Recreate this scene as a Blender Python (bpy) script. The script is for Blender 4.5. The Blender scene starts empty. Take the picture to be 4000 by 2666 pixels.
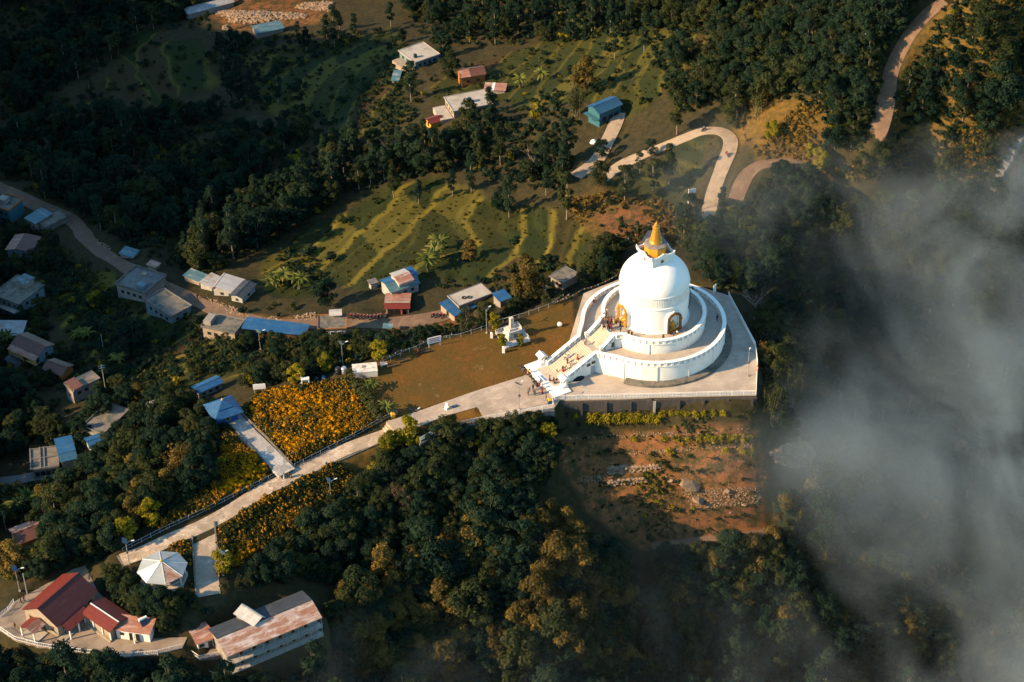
import bpy, math, random
import numpy as np
from mathutils import Vector, Matrix
RND = random.Random(7)
NP = np.random.default_rng(11)
sc = bpy.context.scene
COL = sc.collection
R = math.radians
# ------------------------------------------------------------------ camera
PITCH, ROLL, FPX, DIST = R(37.0), R(1.2), 7990.0, 487.0
_fw = np.array([0, math.cos(PITCH), -math.sin(PITCH)])
_rt0 = np.array([1.0, 0, 0]); _up0 = np.array([0, math.sin(PITCH), math.cos(PITCH)])
_up = _up0*math.cos(ROLL) + _rt0*math.sin(ROLL)
_rt = _rt0*math.cos(ROLL) - _up0*math.sin(ROLL)
QS = 4000/2353.0
def rays(q):
    q = np.atleast_2d(np.asarray(q, float))*QS
    d = _fw*FPX + np.outer(q[:, 0]-2000, _rt) + np.outer(1333-q[:, 1], _up)
    return d/np.linalg.norm(d, axis=1)[:, None]
CAM = -DIST*rays([(2550/QS, 1325.5/QS)])[0]
def proj(p):
    v = np.atleast_2d(np.asarray(p, float)) - CAM
    zc = v @ _fw
    return np.stack([(2000+FPX*(v@_rt)/zc)/QS, (1333-FPX*(v@_up)/zc)/QS], 1)
def W(q, z=0.0):
    """world point where the sight line through a photo position meets height z"""
    d = rays([q])[0]; t = (z-CAM[2])/d[2]
    return CAM + d*t
def Wn(qs, z=0.0):
    d = rays(qs); t = (z-CAM[2])/d[:, 2]
    return CAM + d*t[:, None]
cam_d = bpy.data.cameras.new('camera'); cam = bpy.data.objects.new('camera', cam_d); COL.objects.link(cam)
cam_d.sensor_width = 36; cam_d.lens = FPX/4000*36; cam_d.clip_end = 20000; cam_d.clip_start = 1
cam.matrix_world = Matrix(((_rt[0], _up[0], -_fw[0], CAM[0]), (_rt[1], _up[1], -_fw[1], CAM[1]), (_rt[2], _up[2], -_fw[2], CAM[2]), (0, 0, 0, 1)))
sc.camera = cam
# zoom-view coordinates (the crops the layout was measured in) -> 2353-wide photo coordinates
def zc(x0, y0, s): return lambda x, y: (((x0 + x/s)/QS), ((y0 + y/s)/QS))
z1 = zc(1900, 800, 1.8443); z2 = zc(0, 700, 1.7423); z3 = zc(0, 1900, 1.6807); z4 = zc(1300, 100, 1.81)
z5 = zc(900, 1200, 1.7423); z6 = zc(2600, 0, 1.5679); z7 = zc(0, 1400, 1.81); z8 = zc(1200, 900, 1.96)
za = zc(2250, 900, 3.485); zb = zc(1950, 1250, 3.485); zd = zc(2400, 1150, 2.8517); ze = zc(2100, 1500, 2.24)
zf = zc(1200, 1900, 1.5687); zg = zc(0, 0, 1.81); zh = zc(2700, 1100, 1.7423)
def ZZ(f, *pts): return [f(*p) for p in pts]
# ------------------------------------------------------------------ terrain
CP = [  # photo x, y, height
 (1500,780,0),(1272,925,0),(1740,905,0),(1690,690,-.3),(1190,845,0),(990,800,0),(1340,690,0),(850,900,-.3),(890,975,-.3),(1100,960,0),
 (870,985,-1.8),(700,1080,-2.6),(560,960,-2.2),(520,970,-2.4),(500,1170,-3.6),(300,1290,-4.6),(470,1350,-5),(370,1350,-5),(430,1100,-3.6),
 (150,1430,-7),(330,1500,-7.5),(20,1420,-7),(230,1320,-6),(560,1470,-9),(440,1520,-9),(720,1430,-12),(600,1380,-7.5),
 (720,745,-13),(850,745,-11),(1000,745,-9),(1100,720,-6.5),(600,735,-15),(500,710,-17),(400,640,-20),(300,600,-23),(200,550,-27),(60,460,-33),(0,430,-35),
 (60,590,-31),(40,700,-27),(70,820,-22),(170,890,-18),(260,985,-12),(110,1060,-15),(60,1250,-12),(10,1110,-17),(330,780,-19),(300,900,-15),(600,830,-9),(450,870,-9),
 (480,890,-7),(700,870,-2.5),(560,900,-4),
 (900,560,-15),(800,620,-16),(950,640,-11.5),(1080,690,-8.5),(1280,640,-4.5),(1100,560,-12),(1250,560,-7.5),(1350,540,-4.5),(1430,510,-3.5),(1400,640,-2.5),(1630,480,-2),(1640,420,0),(1680,330,5),(1650,290,6),
 (1500,350,0.5),(1420,390,-3),(1340,390,-4.5),(1400,310,-3),(1385,265,-1.5),(1550,300,3),(1780,365,9),(1720,420,4),(1900,200,23),(2030,300,18),(2050,150,30),(2150,0,44),(2353,0,48),(2353,200,27),
 (2200,250,22),(2330,350,12),(2300,430,0),(2100,430,2),(1900,420,6),(2353,520,-18),(2100,520,-12),(1900,520,-8),(1780,470,-2),(2353,650,-34),(2000,650,-20),(1800,600,-6),(2000,800,-28),(1800,750,-8),(1830,900,-14),(2353,850,-46),(2100,1000,-38),
 (1760,960,-6.5),(1500,965,-5.5),(1300,975,-5.5),(1500,1010,-9),(1760,1050,-13),(1500,1100,-15.5),(1500,1200,-23),(1760,1200,-25),(1900,1100,-28),(1500,1300,-31),(1500,1450,-41),(1500,1568,-49),(2000,1250,-40),(2353,1250,-62),(2000,1500,-58),(2353,1568,-76),(1750,1400,-42),(1750,1568,-54),
 (1280,1020,-8),(1100,1010,-4),(1000,1040,-5),(1100,1120,-11),(1100,1250,-17),(1100,1400,-25),(1100,1568,-33),(800,1110,-6.5),(800,1220,-11),(850,1350,-18),(800,1568,-26),(600,1250,-7),(640,1340,-9.5),(620,1568,-17),(400,1568,-13),(100,1550,-13),(1300,1150,-15),(1300,1300,-22),(1300,1500,-32),
 (967,150,-22),(1080,195,-17),(1060,270,-14.5),(820,250,-24),(700,200,-30),(400,100,-42),(700,40,-40),(900,20,-36),(100,100,-54),(0,0,-62),(300,20,-52),(100,350,-47),(0,250,-52),(400,450,-37),(250,400,-42),(700,450,-24),(550,560,-24),(1000,420,-16),(1200,350,-11),(1200,450,-10.5),(1300,150,-11),(1500,100,0),(1700,100,14),(1300,0,-18),(1100,60,-26),(1600,200,8),(1550,0,0),(1850,0,26),
]
_q = np.array([(a, b) for a, b, c in CP], float); _z = np.array([c for a, b, c in CP], float)
_d = rays(_q); _t = (_z-CAM[2])/_d[:, 2]; _P = CAM + _d*_t[:, None]
def _tps_fit(xy, z, lam=.6):
    n = len(xy); s = 100.0; xy = xy/s
    r2 = ((xy[:, None]-xy[None])**2).sum(-1); K = np.where(r2 > 0, r2*np.log(r2+1e-12), 0) + lam*.01*np.eye(n)
    A = np.zeros((n+3, n+3)); A[:n, :n] = K; A[:n, n] = 1; A[:n, n+1:] = xy; A[n, :n] = 1; A[n+1:, :n] = xy.T
    return np.linalg.solve(A, np.r_[z, 0, 0, 0])
_wt = _tps_fit(_P[:, :2], _z)
def _tps(x, y):
    xy = np.stack([x, y], -1)/100.0; c = _P[:, :2]/100.0
    out = np.full(x.shape, _wt[-3]) + xy[..., 0]*_wt[-2] + xy[..., 1]*_wt[-1]
    for k in range(len(c)):
        r2 = (xy[..., 0]-c[k, 0])**2 + (xy[..., 1]-c[k, 1])**2
        out += _wt[k]*r2*np.log(r2+1e-12)
    return out
def vnoise(x, y, s, seed):
    """smooth value noise, lattice size s"""
    g = np.random.default_rng(seed).random((256, 256))
    u = x/s; v = y/s; iu = np.floor(u).astype(int); iv = np.floor(v).astype(int); fu = u-iu; fv = v-iv
    fu = fu*fu*(3-2*fu); fv = fv*fv*(3-2*fv)
    a = g[iu % 256, iv % 256]; b = g[(iu+1) % 256, iv % 256]; c = g[iu % 256, (iv+1) % 256]; d = g[(iu+1) % 256, (iv+1) % 256]
    return (a*(1-fu)+b*fu)*(1-fv) + (c*(1-fu)+d*fu)*fv - .5
def sstep(a, b, x):
    t = np.clip((x-a)/(b-a), 0, 1); return t*t*(3-2*t)
def psd(x, y, poly):
    """signed distance to a polygon (negative inside)"""
    p = np.asarray(poly, float)[:, :2]; n = len(p)
    d2 = np.full(x.shape, 1e18); ins = np.zeros(x.shape, bool)
    for i in range(n):
        a = p[i]; b = p[(i+1) % n]; e = b-a; L = e@e + 1e-12
        t = np.clip(((x-a[0])*e[0]+(y-a[1])*e[1])/L, 0, 1)
        d2 = np.minimum(d2, (x-a[0]-t*e[0])**2+(y-a[1]-t*e[1])**2)
        c = ((a[1] > y) != (b[1] > y)); den = b[1]-a[1] if abs(b[1]-a[1]) > 1e-9 else 1e-9
        ins ^= c & (x < (b[0]-a[0])*(y-a[1])/den + a[0])
    return np.where(ins, -np.sqrt(d2), np.sqrt(d2))
def axis(lo, hi, c0, c1, st):
    core = np.arange(c0, c1+1e-6, st); out = []
    s = st; v = c1
    while v < hi: s *= 1.22; v += s; out.append(v)
    neg = []; s = st; v = c0
    while v > lo: s *= 1.22; v -= s; neg.append(v)
    return np.array(neg[::-1]+list(core)+out)
XS = axis(-6000, 6000, -262, 190, .8); YS = axis(-4000, 9000, -135, 285, .8)
GX, GY = np.meshgrid(XS, YS, indexing='ij')
def far(x, y): return 30*vnoise(x, y, 260, 3) + 60*vnoise(x, y, 700, 4) - 25
base = np.zeros(GX.shape)
cin = (GX > -330) & (GX < 260) & (GY > -190) & (GY < 350)
base[cin] = _tps(GX[cin], GY[cin])
_ed = np.maximum(np.maximum(-240-GX, GX-180), np.maximum(-128-GY, GY-262))
_k = sstep(0, 75, _ed)
base = np.clip(base, -95, 75)*(1-_k) + far(GX, GY)*_k
# added ridge outside the picture, shaped to keep the sun off the western woods
def ridge(x, y):
    # crest line x = -335, from y ~ 20 northwards
    along = sstep(-112, -48, y)*(1-sstep(560, 800, y))
    return (98+18*sstep(0, 60, y)-58*sstep(85, 190, y)+16*vnoise(x, y, 60, 8)+9*vnoise(x, y, 24, 18))*along*np.exp(-((x+352)/52.0)**2)
base = base + ridge(GX, GY)
# natural unevenness
flatk = np.ones(GX.shape)
rough = 1.5*vnoise(GX, GY, 15, 21) + .7*vnoise(GX, GY, 6, 22) + .3*vnoise(GX, GY, 2.6, 23)
# --------------------------- flat places
PLAT = Wn(ZZ(z1, (475, 1408), (1942, 1372), (1953, 1150), (1935, 1015), (1745, 655), (1700, 640), (1440, 560), (1000, 520), (700, 640), (560, 1100), (375, 1250)), 0)[:, :2]
PAVE = Wn(ZZ(z5, (2265, 600), (2200, 690), (1735, 770), (1680, 680), (1450, 745), (1240, 830), (1120, 850), (1060, 780), (1290, 705), (1640, 580), (1990, 470), (2080, 430)), 0)[:, :2]
LAWN = Wn(ZZ(z5, (770, 460), (1000, 380), (1250, 290), (1500, 215), (1800, 140), (2050, 60), (2265, -60), (2330, -40), (2330, 300), (2080, 440), (1640, 585), (1290, 705), (1130, 770), (1040, 700), (900, 580)), 0)[:, :2]
PATHQ = dict(
  main=([z5(1075, 800), z7(2353, 690), z7(2100, 800), z7(1900, 905), z7(1540, 1085), z7(1180, 1230), z7(880, 1375)], 4.6),
)
YARD = ZZ(z3, (0, 945), (100, 1012), (250, 1052), (520, 1092), (820, 1122), (1030, 1105), (1195, 1062), (1230, 990), (1000, 1000), (860, 900), (640, 690), (560, 520), (480, 545), (200, 700), (90, 760), (0, 860))
YARDW = Wn(YARD, -7.0)[:, :2]
def flatten(b, poly, z, fall, soft=None):
    d = psd(GX, GY, poly); k = 1-sstep(0, fall, d)
    return b*(1-k) + z*k, np.minimum(1-k, 1)
rk = np.ones(GX.shape)
for poly, z, fall in ((LAWN, -.02, 5.0), (Wn(ZZ(z3, (1470, 1180), (1500, 1240), (2130, 990), (2112, 862), (1960, 700), (1420, 960)), -10.4)[:, :2], -10.4, 4.0), (PAVE, -.15, 1.6), (PLAT, -.15, 1.3), (YARDW, -7.15, 2.0)):
    base, kk = flatten(base, poly, z, fall); rk = np.minimum(rk, kk)
# the wooded side path, the garden path, and the road beds are smoothed along their own lines below
VERTQ = proj(np.stack([GX.ravel(), GY.ravel(), base.ravel()], 1)).reshape(GX.shape+(2,))
QX, QY = VERTQ[..., 0], VERTQ[..., 1]
_jx = QX + 26*vnoise(GX, GY, 9, 31) + 10*vnoise(GX, GY, 3, 32); _jy = QY + 20*vnoise(GX, GY, 9, 33) + 8*vnoise(GX, GY, 3, 34)
def zone(polys, soft=10, jit=1.0):
    out = np.zeros(GX.shape)
    near = (QX > -300) & (QX < 2650) & (QY > -300) & (QY < 1900) & (_ed < 60)
    jx = QX + (_jx-QX)*jit; jy = QY+(_jy-QY)*jit
    for p in polys:
        out[near] = np.maximum(out[near], 1-sstep(-soft, soft, psd(jx[near], jy[near], p)))
    return out
FIELDQ = [
 [(600,600),(730,505),(860,445),(1000,415),(1180,470),(1310,480),(1370,545),(1330,620),(1100,660),(1000,640),(880,660),(770,660),(700,690),(620,680)],
 [(560,130),(900,70),(960,160),(900,260),(760,290),(600,250)],
 [(300,70),(460,100),(500,190),(330,250),(230,200)],
 [(980,170),(1200,110),(1500,70),(1640,60),(1600,160),(1480,250),(1340,240),(1180,240),(1000,230)],
 [(810,290),(900,220),(960,250),(850,330)],
 [(330,330),(520,320),(640,330),(600,420),(400,430)],
 [(90,640),(250,620),(420,730),(520,790),(560,850),(430,890),(300,880),(180,810)],
 [(1390,430),(1560,330),(1640,300),(1610,420),(1540,480)],
 [(150,0),(300,0),(330,60),(150,70)],
 [(1200,60),(1500,20),(1520,70),(1250,120)],
]
LAWNQ = [[tuple(p) for p in proj(np.c_[LAWN, np.zeros(len(LAWN))])], ZZ(z5, (1250, 835), (1450, 750), (1690, 680), (1740, 770), (1470, 830), (1290, 910))]
DIRTQ = [
 ZZ(ze, (180, 430), (900, 400), (1900, 380), (2010, 640), (2050, 800), (1900, 1100), (1500, 1100), (900, 1130), (480, 1080), (300, 850), (200, 640)), ZZ(ze, (450, 1050), (1300, 1080), (1980, 900), (2050, 1250), (1500, 1330), (900, 1480), (650, 1300)), ZZ(ze, (200, 430), (1950, 380), (2000, 1000), (1750, 1250), (900, 1390), (420, 1080)),
 [(1370,480),(1470,470),(1560,500),(1550,560),(1470,570),(1400,540)],
 ZZ(zg, (1480, 60), (1700, 0), (2353, 0), (2353, 130), (2100, 200), (1780, 280), (1560, 180)),
 ZZ(z6, (2020, 780), (2195, 760), (2195, 1050), (2060, 1080)),
 ZZ(zh, (520, 1150), (800, 1080), (860, 1200), (700, 1280)),
 [(560,735),(900,735),(1000,720),(1090,690),(1100,740),(900,760),(600,775)],
]
GOLDQ = [
 ZZ(z6, (1430, 520), (1560, 260), (1760, 0), (2195, 0), (2195, 760), (2020, 800), (1980, 1040), (1700, 1040), (1500, 900)),
 ZZ(z6, (420, 620), (700, 560), (1000, 640), (1010, 900), (870, 1020), (560, 960), (420, 760)),
 ZZ(z6, (1420, 560), (1560, 500), (1800, 260), (2195, 0), (1750, 0), (1560, 200), (1460, 350)),
 ZZ(z6, (1450, 560), (1600, 760), (1650, 1000), (1450, 960), (1400, 800)),
 ZZ(z6, (1800, 200), (2195, 100), (2195, 700), (1900, 640)),
 [(500,1190),(560,1150),(880,1000),(900,1040),(640,1240),(500,1330)],
 ZZ(z7, (600, 1200), (900, 880), (980, 900), (860, 1130)),
 [(1310,460),(1400,440),(1600,480),(1560,560),(1400,560),(1330,520)],
]
A_field = zone(FIELDQ, 8); A_lawn = zone(LAWNQ, 3, .25); A_dirt = zone(DIRTQ, 9); A_gold = zone(GOLDQ, 14)
# terraces: rice fields in contour steps, and the stepped slope under the retaining wall
zz = base + rough*rk*(1-.75*A_field)
def terrace(z, step, sharp):
    u = z/step; f = np.floor(u); t = u-f
    return step*(f + sstep(1-sharp, 1, t) + .12*t)
warp = 4.2*vnoise(GX, GY, 38, 41) + 1.3*vnoise(GX, GY, 13, 42) + .4*vnoise(GX, GY, 4, 43)
zt = terrace(zz+warp, 2.0, .2)-warp
A_fa = zone([FIELDQ[0], FIELDQ[6]], 10)
tm = A_fa*rk
zz = zz*(1-tm) + (zt*.6+zz*.4)*tm
SLOPEQ = [ZZ(ze, (150, 330), (1950, 250), (2000, 900), (1300, 1000), (300, 900))]
A_slope = zone(SLOPEQ, 14, .5)*rk
zt = terrace(zz, 2.5, .45); zz = zz*(1-A_slope*.85) + zt*A_slope*.85
# narrow grassed banks between the plots, and which crop each plot carries
_hs = base + .35*warp + .55*rough
def banks(step, wid):
    u = _hs/step; fr_ = np.abs(u-np.round(u))*step; gx, gy = np.gradient(_hs, XS, YS); g_ = np.hypot(gx, gy)+.03
    return 1-sstep(wid*.5, wid*1.2, fr_/g_), np.round(u-.5)
bk1, id1 = banks(2.5, .85); bk2, id2 = banks(2.2, .55)
A_bund = np.where(A_fa > .05, bk1, bk2*.4)*rk
A_plot = ((np.where(A_fa > .05, id1, id2)*.37 + np.floor((GX+.6*GY+14*vnoise(GX, GY, 30, 51))/27)*.618) % 1.0)
ZG = zz
def H(x, y):
    x = np.asarray(x, float); y = np.asarray(y, float)
    i = np.clip(np.searchsorted(XS, x)-1, 0, len(XS)-2); j = np.clip(np.searchsorted(YS, y)-1, 0, len(YS)-2)
    u = (x-XS[i])/(XS[i+1]-XS[i]); v = (y-YS[j])/(YS[j+1]-YS[j])
    return (ZG[i, j]*(1-u)+ZG[i+1, j]*u)*(1-v)+(ZG[i, j+1]*(1-u)+ZG[i+1, j+1]*u)*v
_T = np.linspace(230, 1100, 440)
def G(qs):
    """ground points under photo positions (first hit of the sight lines with the terrain)"""
    d = rays(qs); out = np.zeros((len(d), 3))
    for k0 in range(0, len(d), 400):
        dd = d[k0:k0+400]
        P = CAM + dd[:, None, :]*_T[None, :, None]
        below = P[..., 2] < H(P[..., 0], P[..., 1])
        i = np.where(below.any(1), below.argmax(1), len(_T)-1); i = np.maximum(i, 1)
        a = _T[i-1].copy(); b = _T[i].copy()
        for _ in range(12):
            m = (a+b)/2; Q = CAM + dd*m[:, None]; lo = Q[:, 2] < H(Q[:, 0], Q[:, 1])
            b = np.where(lo, m, b); a = np.where(lo, a, m)
        out[k0:k0+400] = CAM + dd*b[:, None]
    return out
def g1(q): return G([q])[0]
# carve gentle beds for roads/paths: average the ground along each centre line
def smooth_line(pts, n=60):
    p = np.asarray(pts, float); seg = np.r_[0, np.cumsum(np.linalg.norm(np.diff(p[:, :2], axis=0), axis=1))]
    # Catmull-Rom
    out = []
    for i in range(len(p)-1):
        p0 = p[max(i-1, 0)]; p1 = p[i]; p2 = p[i+1]; p3 = p[min(i+2, len(p)-1)]
        m = max(3, int((seg[i+1]-seg[i])/1.2))
        for t in np.linspace(0, 1, m, endpoint=False):
            out.append(.5*((2*p1)+(-p0+p2)*t+(2*p0-5*p1+4*p2-p3)*t*t+(-p0+3*p1-3*p2+p3)*t**3))
    out.append(p[-1]); return np.array(out)
def bed(line, half, fall):
    """level the terrain across a road line"""
    global ZG
    lo = line[:, :2].min(0)-half-fall-2; hi = line[:, :2].max(0)+half+fall+2
    m = (GX > lo[0]) & (GX < hi[0]) & (GY > lo[1]) & (GY < hi[1])
    x = GX[m]; y = GY[m]; best = np.full(x.shape, 1e9); zb = np.zeros(x.shape)
    for i in range(len(line)-1):
        a = line[i]; e = line[i+1]-a; L = e[:2]@e[:2]+1e-9
        t = np.clip(((x-a[0])*e[0]+(y-a[1])*e[1])/L, 0, 1)
        d = np.hypot(x-a[0]-t*e[0], y-a[1]-t*e[1]); k = d < best
        best = np.where(k, d, best); zb = np.where(k, a[2]+t*e[2], zb)
    k = 1-sstep(half, half+fall, best)
    ZG[m] = ZG[m]*(1-k) + (zb-.10)*k
def road_line(qs, smoothz=7):
    p = G(qs); l = smooth_line(p)
    z = H(l[:, 0], l[:, 1]); n = len(z); kz = np.ones(2*smoothz+1)/(2*smoothz+1)
    z = np.convolve(np.pad(z, smoothz, mode='edge'), kz, 'valid'); l[:, 2] = z
    return l
# ------------------------------------------------------------------ materials
def newmat(name):
    m = bpy.data.materials.new(name); m.use_nodes = True; nt = m.node_tree; nt.nodes.clear()
    return m, nt
class NT:
    def __init__(s, nt): s.nt = nt; s.n = nt.nodes; s.l = nt.links
    def node(s, t, **kw):
        n = s.n.new(t)
        for k, v in kw.items():
            if k.startswith('i_'):
                key = k[2:]; key = int(key) if key.isdigit() else key
                n.inputs[key].default_value = v
            else: setattr(n, k, v)
        return n
    def link(s, a, b): s.l.new(a, b)
    def noise(s, vec, scale, detail=4, rough=.6, dist=0):
        n = s.node('ShaderNodeTexNoise'); n.inputs['Scale'].default_value = scale; n.inputs['Detail'].default_value = detail
        n.inputs['Roughness'].default_value = rough; n.inputs['Distortion'].default_value = dist
        if vec is not None: s.link(vec, n.inputs['Vector'])
        return n.outputs['Fac']
    def ramp(s, fac, stops, interp='LINEAR'):
        n = s.node('ShaderNodeValToRGB'); cr = n.color_ramp; cr.interpolation = interp
        while len(cr.elements) < len(stops): cr.elements.new(.5)
        for e, (p, c) in zip(cr.elements, stops):
            e.position = p; e.color = (c, c, c, 1) if isinstance(c, (int, float)) else (*c, 1)
        s.link(fac, n.inputs['Fac']); return n.outputs['Color']
    def mix(s, fac, a, b, mode='MIX'):
        n = s.node('ShaderNodeMix', data_type='RGBA', blend_type=mode)
        for sock, v in ((n.inputs[0], fac), (n.inputs[6], a), (n.inputs[7], b)):
            if isinstance(v, (int, float)): sock.default_value = v
            elif isinstance(v, tuple): sock.default_value = (*v, 1)
            else: s.link(v, sock)
        return n.outputs[2]
    def math(s, op, a, b=None, c=None, clamp=False):
        n = s.node('ShaderNodeMath', operation=op); n.use_clamp = clamp
        for sock, v in zip(n.inputs, (a, b, c)):
            if v is None: continue
            if isinstance(v, (int, float)): sock.default_value = v
            else: s.link(v, sock)
        return n.outputs[0]
    def pos(s): return s.node('ShaderNodeNewGeometry').outputs['Position']
    def attr(s, name, out='Fac'): return s.node('ShaderNodeAttribute', attribute_name=name).outputs[out]
    def mapv(s, vec, scale=(1, 1, 1), rot=(0, 0, 0), loc=(0, 0, 0)):
        n = s.node('ShaderNodeMapping'); n.inputs['Scale'].default_value = scale; n.inputs['Rotation'].default_value = rot; n.inputs['Location'].default_value = loc
        s.link(vec, n.inputs['Vector']); return n.outputs['Vector']
    def out(s, color, rough=.8, bump=None, bstr=.3, bdist=.05, metal=0, spec=.3):
        b = s.node('ShaderNodeBsdfPrincipled'); o = s.node('ShaderNodeOutputMaterial')
        for key, v in (('Base Color', color), ('Roughness', rough), ('Metallic', metal)):
            if isinstance(v, tuple): b.inputs[key].default_value = (*v, 1)
            elif isinstance(v, (int, float)): b.inputs[key].default_value = v
            else: s.link(v, b.inputs[key])
        b.inputs['Specular IOR Level'].default_value = spec
        if bump is not None:
            bn = s.node('ShaderNodeBump'); bn.inputs['Strength'].default_value = bstr; bn.inputs['Distance'].default_value = bdist
            s.link(bump, bn.inputs['Height']); s.link(bn.outputs[0], b.inputs['Normal'])
        s.link(b.outputs[0], o.inputs['Surface']); return b
MATS = {}
def flat(name, c1, c2=None, scale=1.2, rough=.75, metal=0, bstr=.25, spots=None, spotscale=.5, spot_lo=.52, spot_hi=.7, local=False, spec=.3, bdist=.04, stretch=(1, 1, 1)):
    """a weathered surface: two tones in noise, patches of a third"""
    m, nt = newmat(name); t = NT(nt)
    p = t.node('ShaderNodeTexCoord').outputs['Object'] if local else t.pos()
    p = t.mapv(p, stretch)
    n = t.noise(p, scale, 6, .65)
    c = t.mix(t.ramp(n, [(.3, 0.0), (.7, 1.0)]), c1, c2 or tuple(v*.75 for v in c1))
    if spots:
        s = t.noise(p, spotscale, 7, .7, .6); c = t.mix(t.ramp(s, [(spot_lo, 0.0), (spot_hi, 1.0)]), c, spots)
    t.out(c, rough, n, bstr, bdist, metal, spec); MATS[name] = m; return m
white = flat('white_paint', (.79, .755, .685), (.73, .695, .63), .5, .55, spots=(.66, .62, .55), spotscale=.35, spot_lo=.58, spot_hi=.85, bstr=.08, bdist=.02)
house_white = flat('limewashed_wall', (.36, .355, .335), (.26, .255, .235), .8, .85, spots=(.20, .18, .16), spotscale=.6, spot_lo=.5)
white_wall = flat('white_wall', (.76, .72, .645), (.66, .62, .55), .8, .8, spots=(.45, .42, .36), spotscale=.5, spot_lo=.56, spot_hi=.85)
dome_white = flat('dome_white', (.80, .765, .695), (.735, .70, .635), .35, .6, spots=(.60, .57, .51), spotscale=.22, spot_lo=.6, spot_hi=.9, bstr=.06, bdist=.03, stretch=(1, 1, .35))
stone_floor = flat('terrace_stone', (.42, .35, .275), (.33, .275, .22), 1.1, .85, spots=(.22, .19, .16), spotscale=.25, spot_lo=.55, spot_hi=.75)
concrete = flat('concrete', (.38, .34, .285), (.28, .245, .20), .6, .85, spots=(.19, .16, .12), spotscale=.22, spot_lo=.52, spot_hi=.72, bstr=.3)
old_concrete = flat('old_concrete', (.185, .155, .12), (.105, .09, .072), .7, .9, spots=(.04, .06, .05), spotscale=.30, spot_lo=.48, spot_hi=.64)
dark_concrete = flat('dark_concrete', (.16, .15, .14), (.10, .095, .09), .7, .9, spots=(.05, .05, .05), spotscale=.4)
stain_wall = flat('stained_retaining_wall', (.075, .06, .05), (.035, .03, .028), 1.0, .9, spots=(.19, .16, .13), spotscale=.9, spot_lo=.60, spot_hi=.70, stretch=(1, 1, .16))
rust = flat('rusted_tin', (.42, .33, .28), (.30, .17, .11), .9, .6, spots=(.55, .50, .46), spotscale=.6, spot_lo=.45, spot_hi=.6, local=True)
rust_dark = flat('dark_rust_tin', (.17, .065, .04), (.10, .045, .032), .9, .65, spots=(.22, .12, .09), spotscale=.7, local=True)
red_tin = flat('red_painted_tin', (.23, .042, .022), (.17, .035, .022), .5, .5, spots=(.14, .05, .035), spotscale=.4)
blue_tin = flat('blue_painted_tin', (.02, .12, .30), (.018, .09, .24), .4, .45, spots=(.05, .16, .28), spotscale=.5)
blue_dark = flat('deep_blue_tin', (.015, .07, .20), (.012, .055, .16), .4, .45)
teal_tin = flat('teal_tin', (.07, .19, .22), (.05, .14, .17), .6, .5, spots=(.20, .22, .21), spotscale=.8)
grey_tin = flat('grey_tin', (.30, .31, .31), (.20, .20, .20), .7, .5, spots=(.22, .13, .09), spotscale=.6, spot_lo=.56)
white_tin = flat('white_tin', (.66, .66, .63), (.52, .50, .46), .6, .45, spots=(.36, .22, .13), spotscale=.35, spot_lo=.62, spot_hi=.72)
gazebo_tin = flat('gazebo_tin', (.30, .33, .33), (.23, .26, .26), .5, .4, spots=(.36, .19, .11), spotscale=.30, spot_lo=.60, spot_hi=.66)
black_tin = flat('black_tin', (.05, .055, .06), (.03, .035, .04), .8, .6)
cream_wall = flat('cream_wall', (.32, .26, .19), (.23, .185, .135), .8, .85, spots=(.17, .13, .10), spotscale=.6)
plaster = flat('grey_plaster', (.26, .235, .20), (.18, .16, .14), .8, .9, spots=(.14, .12, .10), spotscale=.5)
blue_wall = flat('pale_blue_wall', (.15, .20, .22), (.10, .145, .16), .8, .85, spots=(.09, .10, .10), spotscale=.7)
teal_wall = flat('teal_wall', (.03, .12, .15), (.022, .085, .11), .8, .8)
yellow_paint = flat('yellow_paint', (.60, .34, .04), (.50, .28, .04), .8, .6)
orange_wall = flat('orange_clay_wall', (.38, .13, .03), (.26, .09, .025), .9, .9)
gold = flat('gold_paint', (.66, .34, .045), (.50, .24, .03), 1.4, .32, metal=.55, bstr=.15, spec=.5)
gold_dark = flat('dark_gold', (.22, .11, .03), (.11, .055, .02), 3.0, .42, metal=.45, bstr=.6, spec=.5)  # darker, rougher gold for the niche frames away from the stairs
gold_matte = flat('ochre_gold_paint', (.62, .30, .03), (.50, .23, .025), 1.2, .5, metal=.2)
slab_grey = flat('weathered_slab', (.25, .21, .17), (.16, .13, .11), 1.2, .9, spots=(.09, .08, .07), spotscale=.8)
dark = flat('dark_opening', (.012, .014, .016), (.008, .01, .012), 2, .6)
glass = flat('dark_glass', (.02, .03, .035), (.015, .02, .025), 2, .12, spec=.6)
door_blue = flat('blue_grey_door', (.28, .34, .42), (.22, .27, .34), 2, .5)
wood = flat('old_wood', (.10, .06, .035), (.06, .04, .025), 2, .85)
metal_grey = flat('galvanised_steel', (.42, .43, .43), (.34, .35, .35), 2, .4, metal=.5)
metal_white = flat('white_metal', (.74, .74, .72), (.64, .64, .62), 2, .45)
panel_blue = flat('solar_cell', (.015, .02, .04), (.01, .014, .03), 2, .15, spec=.6)
black_rubber = flat('black_rubber', (.018, .018, .018), (.01, .01, .01), 2, .7)
tank_black = flat('black_tank_plastic', (.02, .022, .025), (.014, .015, .018), 2, .45)
barrel_blue = flat('blue_plastic', (.02, .08, .22), (.015, .06, .18), 2, .4)
bin_yellow = flat('yellow_plastic', (.62, .36, .02), (.55, .30, .02), 2, .4)
bark = flat('bark', (.10, .075, .055), (.055, .042, .032), 2.5, .95, bstr=.6, local=True)
pale_bark = flat('pale_bark', (.24, .19, .15), (.15, .115, .09), 2.5, .95, bstr=.6, local=True)
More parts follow.
